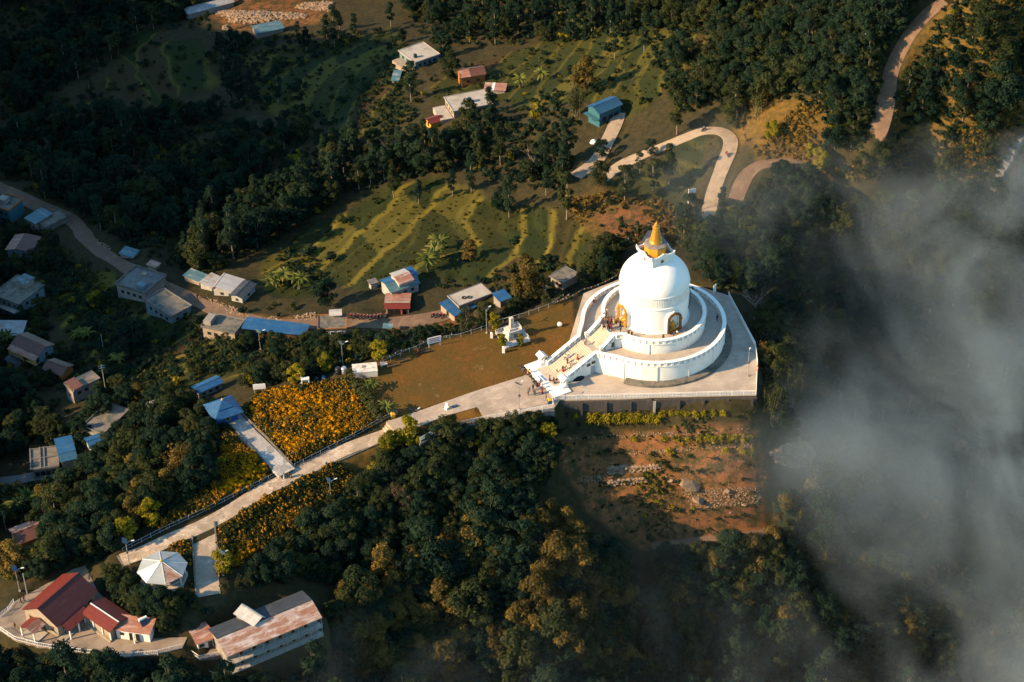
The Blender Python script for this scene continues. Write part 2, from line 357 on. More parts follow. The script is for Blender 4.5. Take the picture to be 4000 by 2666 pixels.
monument_stone = flat('monument_stone', (.46, .42, .37), (.36, .33, .29), 1.5, .8, spots=(.25, .22, .19), spotscale=.9)
rubble_m = flat('rubble_stone', (.26, .175, .105), (.13, .085, .052), .9, .9, spots=(.32, .235, .155), spotscale=1.5)
soil_black = flat('black_heap_soil', (.016, .016, .018), (.009, .009, .011), 3, .95)
# paving: irregular flagstones
def paving(name, rot, c1, c2, c3, mortar, sx=1.0, tone_k=.25):
    m, nt = newmat(name); t = NT(nt); p = t.pos()
    w = t.node('ShaderNodeVectorMath', operation='SCALE'); w.inputs['Scale'].default_value = .35
    nz = t.node('ShaderNodeTexNoise'); nz.inputs['Scale'].default_value = .9; t.link(p, nz.inputs['Vector']); t.link(nz.outputs['Color'], w.inputs[0])
    ad = t.node('ShaderNodeVectorMath', operation='ADD'); t.link(p, ad.inputs[0]); t.link(w.outputs[0], ad.inputs[1])
    v = t.mapv(ad.outputs[0], (1, 1, 1), (0, 0, rot))
    br = t.node('ShaderNodeTexBrick'); t.link(v, br.inputs['Vector'])
    br.inputs['Scale'].default_value = 1; br.inputs['Brick Width'].default_value = 1.15*sx; br.inputs['Row Height'].default_value = .62
    br.inputs['Mortar Size'].default_value = .025; br.inputs['Color1'].default_value = (*c1, 1); br.inputs['Color2'].default_value = (*c2, 1); br.inputs['Mortar'].default_value = (*mortar, 1)
    br.offset = .37; br.squash = .7; br.squash_frequency = 3
    vo = t.node('ShaderNodeTexVoronoi'); vo.inputs['Scale'].default_value = .55; t.link(v, vo.inputs['Vector'])
    tone = t.ramp(vo.outputs['Color'], [(.2, 1-tone_k), (.8, 1+tone_k*.7)])
    c = t.mix(1.0, br.outputs['Color'], tone, 'MULTIPLY')
    big = t.noise(p, .13, 8, .72); c = t.mix(t.ramp(big, [(.44, 0.0), (.68, .95)]), c, c3)
    t.out(c, .85, t.noise(p, 3, 5), .3, .04); MATS[name] = m; return m
pave_path = paving('flagstone_paving', R(-42), (.46, .375, .28), (.35, .26, .18), (.24, .185, .13), (.15, .115, .085))
pave_cool = paving('side_path_paving', R(28), (.40, .37, .33), (.30, .28, .25), (.22, .20, .18), (.12, .11, .10))
pave_plat = paving('platform_paving', R(-5), (.43, .355, .28), (.39, .32, .25), (.26, .21, .16), (.33, .27, .21), 2.6, .04)
pave_sq = paving('square_paving', R(-33), (.41, .33, .25), (.34, .26, .19), (.24, .185, .135), (.27, .22, .17), 1.3, .12)
pave_yard = paving('courtyard_concrete', R(-30), (.27, .205, .15), (.235, .18, .13), (.13, .10, .075), (.22, .17, .125), 3.5, .03)
def leafmat(name, dark_c, mid_c, lit_c, trans=.3):
    m, nt = newmat(name); t = NT(nt)
    a = t.attr('tint'); oi = t.node('ShaderNodeObjectInfo').outputs['Random']
    f = t.math('ADD', t.math('MULTIPLY', a, .75), t.math('MULTIPLY', oi, .35))
    c = t.ramp(f, [(.08, dark_c), (.5, mid_c), (.95, lit_c)])
    d = t.node('ShaderNodeBsdfDiffuse'); tr = t.node('ShaderNodeBsdfTranslucent'); mx = t.node('ShaderNodeMixShader'); o = t.node('ShaderNodeOutputMaterial')
    t.link(c, d.inputs['Color']); c2 = t.mix(1.0, c, (1.25, 1.05, .5), 'MULTIPLY'); t.link(c2, tr.inputs['Color'])
    mx.inputs[0].default_value = trans; t.link(d.outputs[0], mx.inputs[1]); t.link(tr.outputs[0], mx.inputs[2]); t.link(mx.outputs[0], o.inputs['Surface'])
    MATS[name] = m; return m
leaf_dark = leafmat('dark_leaves', (.007, .016, .012), (.016, .033, .021), (.038, .054, .028))
leaf_olive = leafmat('olive_leaves', (.013, .021, .011), (.032, .043, .018), (.072, .072, .024))
leaf_gold = leafmat('golden_leaves', (.030, .028, .011), (.090, .068, .021), (.22, .145, .032))
leaf_yellow = leafmat('yellow_green_leaves', (.06, .065, .010), (.16, .14, .014), (.30, .23, .02), .35)
leaf_flower = leafmat('marigold_blossom', (.045, .038, .009), (.34, .155, .006), (.60, .28, .008), .3)
leaf_banana = leafmat('banana_leaves', (.035, .05, .014), (.09, .11, .028), (.20, .20, .05), .4)
leaf_dry = leafmat('dry_leaves', (.06, .040, .014), (.13, .080, .022), (.21, .13, .03), .25)
grass_m = leafmat('grass_blades', (.026, .030, .008), (.060, .055, .011), (.12, .092, .016), .35)
# ground
def ground_material():
    m, nt = newmat('hillside_ground'); t = NT(nt); p = t.pos()
    n1 = t.noise(p, .12, 8, .65); n2 = t.noise(p, .7, 8, .7); n3 = t.noise(p, 4.0, 4, .6); nf = t.noise(t.mapv(p, (1, 1, .4)), 2.2, 5, .7)
    forest = t.mix(t.ramp(n2, [(.35, 0.0), (.7, 1.0)]), (.020, .020, .009), (.055, .042, .018))
    # fields: rice and grass in soft patches; the small steps between them are paler and drier
    fld = t.mix(t.ramp(n1, [(.38, 0.0), (.62, 1.0)]), (.020, .028, .007), (.052, .050, .010))
    fld = t.mix(t.ramp(nf, [(.35, 0.0), (.65, .85)]), fld, (.016, .018, .006))
    sep = t.node('ShaderNodeSeparateXYZ'); t.link(t.node('ShaderNodeNewGeometry').outputs['True Normal'], sep.inputs[0])
    steep = t.ramp(sep.outputs['Z'], [(.70, 1.0), (.90, 0.0)])
    pl = t.attr('plot'); fld = t.mix(t.ramp(pl, [(.0, .0), (.33, .0), (.36, .8), (.62, .8), (.65, .0), (1, 0)], 'LINEAR'), fld, (.018, .026, .007)); fld = t.mix(t.ramp(pl, [(.0, 0), (.66, 0), (.70, .75), (.84, .75), (.88, 0)], 'LINEAR'), fld, (.085, .072, .013)); fld = t.mix(t.ramp(pl, [(0, 0), (.88, 0), (.9, .8)]), fld, (.045, .028, .012))
    fld = t.mix(t.math('MULTIPLY', t.attr('bund'), t.ramp(n3, [(.25, .35), (.6, 1.0)])), fld, (.150, .115, .017))
    lawn = t.mix(t.ramp(n2, [(.35, 0.0), (.68, 1.0)]), (.175, .070, .013), (.090, .047, .011))
    lawn = t.mix(t.ramp(n1, [(.45, 0.0), (.65, .8)]), lawn, (.125, .068, .014)); lawn = t.mix(t.ramp(n3, [(.4, 0.0), (.8, .6)]), lawn, (.05, .036, .011)); lawn = t.mix(t.ramp(t.noise(p, .07, 5, .6), [(.40, .0), (.60, .9)]), lawn, (.075, .050, .012)); lawn = t.mix(t.ramp(t.noise(p, .28, 6, .7), [(.60, 0.0), (.72, .7)]), lawn, (.24, .135, .05))
    gold_c = t.mix(t.ramp(n2, [(.38, 0.0), (.66, 1.0)]), (.060, .044, .013), (.165, .088, .020)); gold_c = t.mix(t.ramp(n3, [(.45, 0.0), (.75, .7)]), gold_c, (.035, .032, .011))
    dirt = t.mix(t.ramp(n2, [(.35, 0.0), (.7, 1.0)]), (.20, .082, .030), (.105, .051, .023))
    dirt = t.mix(t.ramp(t.noise(p, .35, 8, .75), [(.44, 0.0), (.58, .9)]), dirt, (.036, .036, .012)); dirt = t.mix(t.ramp(n3, [(.62, 0.0), (.75, .8)]), dirt, (.24, .15, .085))
    c = t.mix(t.attr('gold'), forest, gold_c); c = t.mix(t.attr('field'), c, fld); c = t.mix(t.attr('dirt'), c, dirt); c = t.mix(t.attr('lawn'), c, lawn)
    h = t.math('ADD', t.math('MULTIPLY', n2, .6), t.math('MULTIPLY', n3, .4))
    t.out(c, .95, h, .9, .35, spec=.1); MATS['ground'] = m; return m
ground_m = ground_material()
road_dirt = flat('dirt_road', (.150, .092, .056), (.095, .06, .04), .5, .95, spots=(.20, .125, .075), spotscale=.25, spot_lo=.5, spot_hi=.7, bstr=.5)
road_stone = flat('gravel_road', (.36, .27, .185), (.25, .19, .13), .5, .95, spots=(.14, .11, .065), spotscale=.35, spot_lo=.52, spot_hi=.7, bstr=.5)
# ------------------------------------------------------------------ mesh helpers
class MB:
    def __init__(s): s.v = []; s.f = []
    def add(s, v, f):
        o = len(s.v); s.v.extend([tuple(map(float, q)) for q in v]); s.f.extend([tuple(o+i for i in g) for g in f]); return s
    def box(s, c, d, rz=0.0, rx=0.0, ry=0.0):
        M = Matrix.Rotation(rz, 3, 'Z') @ Matrix.Rotation(ry, 3, 'Y') @ Matrix.Rotation(rx, 3, 'X')
        v = [Vector(c) + M @ Vector((x*d[0]/2, y*d[1]/2, z*d[2]/2)) for x in (-1, 1) for y in (-1, 1) for z in (-1, 1)]
        return s.add(v, [(0, 1, 3, 2), (4, 6, 7, 5), (0, 4, 5, 1), (2, 3, 7, 6), (0, 2, 6, 4), (1, 5, 7, 3)])
    def prism(s, poly, z0, z1):
        """poly: list of xy (ccw or not); z0/z1 numbers or lists"""
        p = [tuple(q[:2]) for q in poly]; n = len(p)
        ar = sum(p[i][0]*p[(i+1) % n][1]-p[(i+1) % n][0]*p[i][1] for i in range(n))
        z0 = z0 if isinstance(z0, (list, tuple, np.ndarray)) else [z0]*n; z1 = z1 if isinstance(z1, (list, tuple, np.ndarray)) else [z1]*n
        if ar < 0: p = p[::-1]; z0 = list(z0)[::-1]; z1 = list(z1)[::-1]
        v = [(p[i][0], p[i][1], z0[i]) for i in range(n)] + [(p[i][0], p[i][1], z1[i]) for i in range(n)]
        f = [tuple(range(n-1, -1, -1)), tuple(range(n, 2*n))] + [(i, (i+1) % n, n+(i+1) % n, n+i) for i in range(n)]
        return s.add(v, f)
    def tube(s, pts, rad, n=6, cap=True):
        pts = [Vector(p) for p in pts]; rad = rad if isinstance(rad, (list, tuple)) else [rad]*len(pts)
        v = []; f = []
        for i, p in enumerate(pts):
            d = (pts[min(i+1, len(pts)-1)]-pts[max(i-1, 0)]).normalized()
            u = d.orthogonal().normalized() if abs(d.z) > .95 else d.cross(Vector((0, 0, 1))).normalized(); w = d.cross(u)
            for k in range(n):
                a = 2*math.pi*k/n; v.append(p + (u*math.cos(a)+w*math.sin(a))*rad[i])
        for i in range(len(pts)-1):
            for k in range(n):
                a = i*n+k; b = i*n+(k+1) % n; f.append((a, b, b+n, a+n))
        if cap: f.append(tuple(range(n-1, -1, -1))); f.append(tuple(range((len(pts)-1)*n, len(pts)*n)))
        return s.add(v, f)
    def lathe(s, prof, n=48, c=(0, 0, 0), a0=0.0):
        v = []; f = []; m = len(prof)
        for r, z in prof:
            for k in range(n):
                a = a0+2*math.pi*k/n; v.append((c[0]+r*math.cos(a), c[1]+r*math.sin(a), c[2]+z))
        for i in range(m-1):
            for k in range(n):
                f.append((i*n+k, i*n+(k+1) % n, (i+1)*n+(k+1) % n, (i+1)*n+k))
        f.append(tuple(range(n-1, -1, -1))); f.append(tuple(range((m-1)*n, m*n)))
        return s.add(v, f)
    def strip(s, A, B, C=None):
        """quad strip between two polylines"""
        n = len(A); return s.add(list(A)+list(B), [(i, i+1, n+i+1, n+i) for i in range(n-1)])
    def mesh(s, name, mat, smooth=False):
        me = bpy.data.meshes.new(name); me.from_pydata(s.v, [], s.f); me.materials.append(mat)
        if smooth:
            me.polygons.foreach_set('use_smooth', [True]*len(me.polygons))
            try: me.set_sharp_from_angle(angle=R(38))
            except Exception: pass
        me.update(); return me
    def build(s, name, mat, parent=None, smooth=False):
        o = bpy.data.objects.new(name, s.mesh(name, mat, smooth)); COL.objects.link(o)
        if parent is not None:
            o.parent = parent; o.matrix_parent_inverse = parent_inv(parent)
        return o
def parent_inv(p): return Matrix.LocRotScale(p.location, p.rotation_euler, p.scale).inverted() if p.parent is None else parent_inv(p.parent)
def tag(o, label=None, cat=None, group=None, kind=None):
    if label: o['label'] = label
    if cat: o['category'] = cat
    if group: o['group'] = group
    if kind: o['kind'] = kind
    return o
def thing(name, label, cat, loc=(0, 0, 0), rz=0.0, group=None):
    o = bpy.data.objects.new(name, None); COL.objects.link(o); o.location = tuple(map(float, loc)); o.rotation_euler = (0, 0, rz); o.empty_display_size = .5
    return tag(o, label, cat, group)
def lpart(name, mb, mat, parent, smooth=False):
    """part whose mesh is already in the thing's own coordinates"""
    o = bpy.data.objects.new(name, mb.mesh(name, mat, smooth)); COL.objects.link(o); o.parent = parent; return o
def copy_tree(o, parent=None):
    c = o.copy(); COL.objects.link(c)
    if parent is not None: c.parent = parent
    for ch in list(o.children): copy_tree(ch, c)
    return c
def up2(p): return np.array(p[:2], float)
# ------------------------------------------------------------------ ground sheet and roads
ROADS = []
def ribbon(name, line, width, mat, lift=.05, wob=.0, kind='structure'):
    mb = MB(); n = len(line); t = np.gradient(line[:, :2], axis=0); t /= np.linalg.norm(t, axis=1)[:, None]+1e-9
    nr = np.stack([-t[:, 1], t[:, 0]], 1); ws = np.full(n, width/2.0)
    if wob: ws = ws + wob*np.array([vnoise(np.array([i*1.2]), np.array([3.3]), 5, 77)[0] for i in range(n)])*2
    cross = (-1.0, -.97, -.4, .4, .97, 1.0); rows = []
    for c in cross:
        z = line[:, 2] + (lift + .05*(1-abs(c)) if abs(c) < .99 else -.5); rows.append(np.c_[line[:, :2]+nr*(ws*c)[:, None], z])
    for a, b in zip(rows[:-1], rows[1:]): mb.strip(a, b)
    o = mb.build(name, mat, None, True); tag(o, kind=kind); return o
def build_roads_beds():
    defs = [
     ('village_road', [(-30,420),(0,432),(75,465),(160,505),(205,555),(260,598),(340,640),(420,680),(490,708),(560,730),(640,746),(720,744),(800,742),(900,743),(1000,728),(1060,708)], 4.6, road_dirt, .5),
     ('hill_road', [(1618,515),(1628,490),(1640,440),(1660,385),(1678,335),(1676,306),(1650,295),(1610,303),(1560,325),(1480,355),(1420,386),(1385,415)], 3.7, road_stone, .3),
     ('shed_road', [(1422,255),(1416,280),(1400,320),(1370,368),(1322,408)], 3.8, road_stone, .3),
     ('loop_road', [(1690,470),(1712,410),(1742,374),(1780,362),(1815,366),(1838,388)], 3.8, road_dirt, .8),
     ('slope_track', [ze(1000,1425), ze(1300,1380), ze(1600,1340), ze(1850,1315), ze(2040,1305)], 1.8, road_dirt, .6),
     ('forest_road', [(2172,-25),(2130,30),(2085,90),(2052,150),(2040,210),(2030,265),(2018,312),(2010,330)], 3.8, road_dirt, 1.0),
     ('lane', [(-20,1112),(40,1105),(100,1090),(150,1078)], 3.2, dark_concrete, .2),
    ]
    for nm, qs, w, mt, wb in defs:
        l = road_line(qs); bed(l, w/2+.5, 2.5); ROADS.append((nm, l, w, mt, wb))
build_roads_beds()
_mp = [z5(1088, 815), z5(1070, 845), z5(760, 990), z5(400, 1150), z5(200, 1262), z3(1500, 175), z3(1300, 268), z3(1120, 345), z3(950, 425), z3(800, 495)]
main_path = road_line(_mp[1:], 9); main_path[:, 2] = np.minimum(main_path[:, 2], -.45-np.arange(len(main_path))*.025)
side_path = road_line([z7(2030, 815), z7(1900, 680), z7(1750, 530), z7(1645, 420)], 6)
spur_path = road_line([z3(1335, 300), z3(1345, 420), z3(1355, 560), z3(1368, 690), z3(1372, 720)], 5)
for l, h in ((side_path, 2.5), (spur_path, 2.8), (main_path, 2.3)): bed(l, h+.4, 2.0)
# garden terraces level with the path
def ground_sheet():
    nx, ny = GX.shape; me = bpy.data.meshes.new('hillside')
    co = np.stack([GX, GY, ZG], -1).reshape(-1, 3)
    idx = np.arange(nx*ny).reshape(nx, ny); q = np.stack([idx[:-1, :-1], idx[1:, :-1], idx[1:, 1:], idx[:-1, 1:]], -1).reshape(-1, 4)
    me.vertices.add(len(co)); me.vertices.foreach_set('co', co.ravel()); me.loops.add(q.size); me.loops.foreach_set('vertex_index', q.ravel())
    me.polygons.add(len(q)); me.polygons.foreach_set('loop_start', np.arange(0, q.size, 4)); me.polygons.foreach_set('use_smooth', np.ones(len(q), bool))
    for nm, a in (('field', A_field), ('lawn', A_lawn), ('dirt', A_dirt), ('gold', A_gold), ('bund', A_bund), ('plot', A_plot)):
        at = me.attributes.new(nm, 'FLOAT', 'POINT'); at.data.foreach_set('value', a.ravel().astype(np.float32))
    me.update(); me.validate(); me.materials.append(ground_m)
    o = bpy.data.objects.new('hillside', me); COL.objects.link(o); tag(o, kind='structure'); return o
ground_sheet()
for nm, l, w, mt, wb in ROADS: ribbon(nm, l, w, mt, .05, wb)
ribbon('main_path', main_path, 4.1, pave_path); ribbon('side_path', side_path, 4.4, pave_cool, .03); ribbon('spur_path', spur_path, 5.0, pave_path, .03)
def slab(name, poly, z, th, mat, kind='structure'):
    o = MB().prism(poly, z-th, z).build(name, mat); tag(o, kind=kind); return o
slab('platform', PLAT, 0, 5.5, pave_plat); slab('square', PAVE, -.006, .6, pave_sq); slab('courtyard', YARDW, -7.0, .8, pave_yard)
# ------------------------------------------------------------------ light, sky
SUN_AZ, SUN_EL = R(18), R(26)
sv = Vector((-math.cos(SUN_AZ)*math.cos(SUN_EL), -math.sin(SUN_AZ)*math.cos(SUN_EL), math.sin(SUN_EL)))
ld = bpy.data.lights.new('sun', 'SUN'); ld.energy = 5.0; ld.angle = R(.55); ld.color = (1.0, .70, .38)
lo = bpy.data.objects.new('sun', ld); COL.objects.link(lo); lo.rotation_euler = sv.to_track_quat('Z', 'Y').to_euler(); lo.location = (-300, -100, 200)
w = bpy.data.worlds.new('World'); sc.world = w; w.use_nodes = True; wn = w.node_tree; bg = wn.nodes['Background']
sky = wn.nodes.new('ShaderNodeTexSky'); sky.sky_type = 'NISHITA'; sky.sun_disc = False; sky.sun_elevation = SUN_EL; sky.sun_rotation = math.atan2(sv.x, sv.y)
sky.altitude = 1000; sky.air_density = 1.3; sky.dust_density = .6; sky.ozone_density = 2.0
tn = wn.nodes.new('ShaderNodeMix'); tn.data_type = 'RGBA'; tn.blend_type = 'MULTIPLY'; tn.inputs[0].default_value = 1; tn.inputs[7].default_value = (.80, 1.03, 1.06, 1); wn.links.new(sky.outputs[0], tn.inputs[6]); wn.links.new(tn.outputs[2], bg.inputs['Color']); bg.inputs['Strength'].default_value = .12
sc.view_settings.view_transform = 'Standard'; sc.view_settings.look = 'None'; sc.view_settings.exposure = 1.28; sc.view_settings.gamma = 1
sc.render.engine = 'CYCLES'; cy = sc.cycles
cy.max_bounces = 5; cy.diffuse_bounces = 2; cy.glossy_bounces = 2; cy.transmission_bounces = 2; cy.volume_bounces = 1; cy.transparent_max_bounces = 4
cy.caustics_reflective = False; cy.caustics_refractive = False; cy.use_denoising = True; cy.use_adaptive_sampling = True; cy.adaptive_threshold = .02
# ------------------------------------------------------------------ the white stupa
PS = R(-61)                                   # stairs: angle from the -y direction towards +x
def dirv(phi): return np.array([math.sin(phi), -math.cos(phi)])
SU = dirv(PS); SV = np.array([-SU[1], SU[0]])   # along the stairs outwards / sideways (right when walking out... left of the picture is -SV)
def sp(u, v, z=None):
    p = SU*u + SV*v
    return (p[0], p[1]) if z is None else (p[0], p[1], z)
stupa = thing('stupa', 'huge white domed stupa with gold spire on two round terraces', 'stupa', (0, 0, 0))
def outline(Rr, u_end, v_end, th_join, n=110):
    """closed terrace outline: ring that flares out to the stair head"""
    pts = []
    a0 = math.radians(th_join)
    P0 = np.array([u_end, v_end]); P3 = np.array([Rr*math.cos(a0), Rr*math.sin(a0)])
    tdir = np.array([-math.sin(a0), math.cos(a0)])
    P1 = P0 + np.array([-.3, .9]); P2 = P3 - tdir*min(4.0, .45*np.linalg.norm(P3-P0))
    cur = [(1-t)**3*P0+3*(1-t)**2*t*P1+3*(1-t)*t*t*P2+t**3*P3 for t in np.linspace(0, 1, 12)]
    ring = [np.array([Rr*math.cos(a), Rr*math.sin(a)]) for a in np.linspace(a0, 2*math.pi-a0, n)][1:-1]
    return cur + ring + [np.array([c[0], -c[1]]) for c in cur[::-1]]
def uv2w(pts): return [tuple(SU*p[0]+SV*p[1]) for p in pts]
def balustrade(mb, path, z, h=1.25, th=.72, step=1.5, post=.56):
    """path: open polyline of xy with heights z (list): cap, kerb, posts and slanting slats between"""
    p = [np.array(q, float) for q in path]; zz = list(z) if hasattr(z, '__len__') else [z]*len(p)
    seg = np.r_[0, np.cumsum([np.linalg.norm(p[i+1]-p[i]) for i in range(len(p)-1)])]
    def at(s):
        i = min(np.searchsorted(seg, s, side='right')-1, len(p)-2); i = max(i, 0); t = (s-seg[i])/(seg[i+1]-seg[i]+1e-9)
        return p[i]*(1-t)+p[i+1]*t, zz[i]*(1-t)+zz[i+1]*t
    N = max(2, int(seg[-1]/.55)); S = np.linspace(0, seg[-1], N)
    P = [at(s) for s in S]
    def wall(h0, h1, w):
        v = []; f = []
        for i, (q, b) in enumerate(P):
            a = P[max(i-1, 0)][0]; c = P[min(i+1, N-1)][0]; d = (c-a)/(np.linalg.norm(c-a)+1e-9); nn = np.array([-d[1], d[0]])*w/2
            v += [(q[0]+nn[0], q[1]+nn[1], b+h0), (q[0]-nn[0], q[1]-nn[1], b+h0), (q[0]-nn[0], q[1]-nn[1], b+h1), (q[0]+nn[0], q[1]+nn[1], b+h1)]
        for i in range(N-1):
            o = i*4
            for k in range(4): f.append((o+k, o+(k+1) % 4, o+4+(k+1) % 4, o+4+k))
        f.append((3, 2, 1, 0)); f.append(tuple((N-1)*4+k for k in range(4))); mb.add(v, f)
    wall(0, .17, th); wall(h-.17, h, th+.2); wall(.15, h-.15, .07)
    k = max(1, round(seg[-1]/step))
    for i in range(k+1):
        s = seg[-1]*i/k; q, b = at(min(max(s, post/2), seg[-1]-post/2)); q2, b2 = at(min(s+.3, seg[-1])); q1, b1 = at(max(s-.3, 0))
        d = q2-q1; a = math.atan2(d[1], d[0]); sl = math.atan2(b2-b1, np.linalg.norm(d)+1e-9)
        mb.box((q[0], q[1], b+h/2-.02), (post, th-.03, h-.42+.3*abs(math.sin(sl))), a)
        if i < k:
            qa, ba = at(s+post/2); qb, bb = at(seg[-1]*(i+1)/k-post/2); dd = qb-qa; L = np.linalg.norm(dd); a = math.atan2(dd[1], dd[0])
            for hh in (.52,):
                mb.add([(qa[0]+ox*-math.sin(a), qa[1]+ox*math.cos(a), ba+hh+oz) for ox, oz in ((-.26, -.04), (.26, -.04), (.26, .03), (-.26, .03))] +
                       [(qb[0]+ox*-math.sin(a), qb[1]+ox*math.cos(a), bb+hh+oz) for ox, oz in ((-.26, -.04), (.26, -.04), (.26, .03), (-.26, .03))],
                       [(0, 1, 5, 4), (1, 2, 6, 5), (2, 3, 7, 6), (3, 0, 4, 7)])
# stained kerb around the foot of the lower wall
kb = MB(); kp = [(18.6*math.cos(a), 18.6*math.sin(a)) for a in np.linspace(-math.pi+.25, math.pi*.62, 70)]
kp = [tuple(np.array(dirv(PS+R(36+i*(270/69.0))))*(18.7)) for i in range(70)]
ki = [tuple(np.array(q)*(16.7/18.7)) for q in kp]
n = len(kp)
kb.add([(q[0], q[1], -.05) for q in kp]+[(q[0], q[1], .55) for q in kp]+[(q[0]*.985, q[1]*.985, .58) for q in kp]+[(q[0], q[1], .62) for q in ki],
       [(i, i+1, n+i+1, n+i) for i in range(n-1)]+[(n+i, n+i+1, 2*n+i+1, 2*n+i) for i in range(n-1)]+[(2*n+i, 2*n+i+1, 3*n+i+1, 3*n+i) for i in range(n-1)])
lpart('kerb', kb, old_concrete, stupa)
Z1, Z2 = 4.7, 7.5
O1 = outline(16.85, 18.2, 4.05, 34); O2 = outline(12.1, 12.9, 3.35, 22)
lpart('lower_wall', MB().prism(uv2w(O1), 0, Z1-.02), white_wall, stupa, True)
lpart('upper_wall', MB().prism(uv2w(O2), Z1, Z2-.02), white_wall, stupa, True)
def shrink(o, k): return [q*(1-k/np.linalg.norm(q)) for q in o]
lpart('lower_floor', MB().prism(uv2w(shrink(O1, .2)), Z1-.5, Z1), stone_floor, stupa); lpart('upper_floor', MB().prism(uv2w(shrink(O2, .2)), Z2-.5, Z2+.002), stone_floor, stupa)
m = MB(); balustrade(m, uv2w(shrink(O1, .17)), Z1); lpart('lower_parapet', m, white, stupa)
m = MB(); balustrade(m, uv2w(shrink(O2, .17)), Z2); lpart('upper_parapet', m, white, stupa)
for Rr, za_, zb_, phis in ((16.85, 0, Z1-.02, [R(-61+60+k*26.5) for k in range(-1, 9)]), (12.1, Z1, Z2-.02, [R(-61+52+k*47) for k in range(0, 6)])):
    for ph in phis:
        c = dirv(ph)*Rr; lpart('pilaster', MB().box((c[0], c[1], (za_+zb_)/2+.0), (.36, .36, zb_-za_-.04), ph), white_wall, stupa)
# stairs
def flight(u0, z0, u1, z1_, vh, n):
    """from foot (u0,z0) up to (u1,z1): one stepped solid"""
    prof = []; du = (u1-u0)/n; dz = (z1_-z0)/n
    for i in range(n): prof += [(u0+du*i, z0+dz*i), (u0+du*i, z0+dz*(i+1))]
    prof += [(u1, z1_)]; base = min(0 if z0 < 2 else Z1, z0)
    pts = prof + [(u1, base), (u0, base)]
    a = [sp(u, vh, z) for u, z in pts]; b = [sp(u, -vh, z) for u, z in pts]; k = len(pts)
    return MB().add(a+b, [tuple(range(k)), tuple(range(2*k-1, k-1, -1))] + [(i, i+k, (i+1) % k+k, (i+1) % k) for i in range(k)])
stair_stone = flat('stair_stone', (.50, .43, .33), (.43, .36, .27), 1.0, .8, spots=(.32, .25, .17), spotscale=.5)
lpart('lower_stairs', flight(26.9, .32, 17.9, Z1+.003, 3.45, 21), stair_stone, stupa)
lpart('upper_stairs', flight(16.4, Z1, 12.3, Z2+.004, 2.95, 12), stair_stone, stupa)
def stringer(u0, z0, u1, z1_, v, base):
    pts = [(u0, base), (u0, z0+.12), (u1, z1_+.12), (u1, base)]
    a = [sp(u, v-.24, z) for u, z in pts]; b = [sp(u, v+.24, z) for u, z in pts]
    return MB().add(a+b, [(0, 1, 2, 3), (7, 6, 5, 4), (0, 4, 5, 1), (1, 5, 6, 2), (2, 6, 7, 3), (3, 7, 4, 0)])
for s in (-1, 1):
    lpart('stringer', stringer(27.1, .3, 18.21, Z1, s*3.72, .0), white_wall, stupa)
    lpart('stringer', stringer(16.5, Z1-.1, 12.92, Z2, s*3.2, Z1), white_wall, stupa)
    m = MB(); balustrade(m, [sp(27.1, s*3.72), sp(18.25, s*3.76), sp(18.0, s*3.9)], [.35, Z1+.0, Z1]); lpart('stair_rail', m, white, stupa)
    m = MB(); balustrade(m, [sp(16.5, s*3.2), sp(12.9, s*3.2)], [Z1-.1, Z2+.0]); lpart('stair_rail', m, white, stupa)
    m = MB(); q = sp(16.62, s*3.2); m.box((q[0], q[1], Z1+.75), (.5, .5, 1.5), PS); m.box((q[0], q[1], Z1+1.55), (.62, .62, .14), PS); lpart('newel_post', m, white, stupa)
# openings in the stair's flank
m = MB(); q = sp(19.1, 3.99); m.box((q[0], q[1], 1.15), (1.15, .10, 2.2), math.atan2(SU[1], SU[0])); lpart('door', m, door_blue, stupa)
for u, z in ((19.0, 3.15), (20.3, 2.9)):
    m = MB(); q = sp(u, 3.985); m.box((q[0], q[1], z), (1.0, .10, .75), math.atan2(SU[1], SU[0])); lpart('window', m, glass, stupa)
m = MB(); q = sp(13.4, 3.47); m.box((q[0], q[1], Z1+1.1), (.75, .08, 1.4), math.atan2(SU[1], SU[0])); lpart('window', m, glass, stupa)
# drum, fluted band, dome
DR = 8.0
lpart('plinth_ring', MB().lathe([(DR+.45, Z2), (DR+.45, Z2+.22), (DR+.12, Z2+.5), (DR, Z2+.9)], 96), white_wall, stupa, True)
lpart('drum', MB().lathe([(DR, Z2), (DR, 14.3)], 96), dome_white, stupa, True)
lpart('lower_moulding', MB().lathe([(DR-.05, 14.2), (DR+.22, 14.28), (DR+.22, 14.46), (DR-.05, 14.6)], 96), white, stupa, True)
fl = MB(); nn = 132; v = []; f = []
for z in (14.5, 17.35):
    for k in range(nn*4):
        a = 2*math.pi*k/(nn*4); rr = DR-.06 + (.09 if k % 4 in (0, 1) else 0.0); v.append((rr*math.cos(a), rr*math.sin(a), z))
N4 = nn*4; fl.add(v, [(k, (k+1) % N4, N4+(k+1) % N4, N4+k) for k in range(N4)]); lpart('fluted_band', fl, white_wall, stupa)
prof = [(DR-.1, 17.3), (DR+.24, 17.38), (DR+.26, 17.55)]
for t in np.linspace(0, math.pi/2-.12, 26):
    prof.append(((DR+.14)*(math.cos(t)**.97), 17.6+6.25*math.sin(t)**1.03))
lpart('dome', MB().lathe(prof, 96), dome_white, stupa, True)
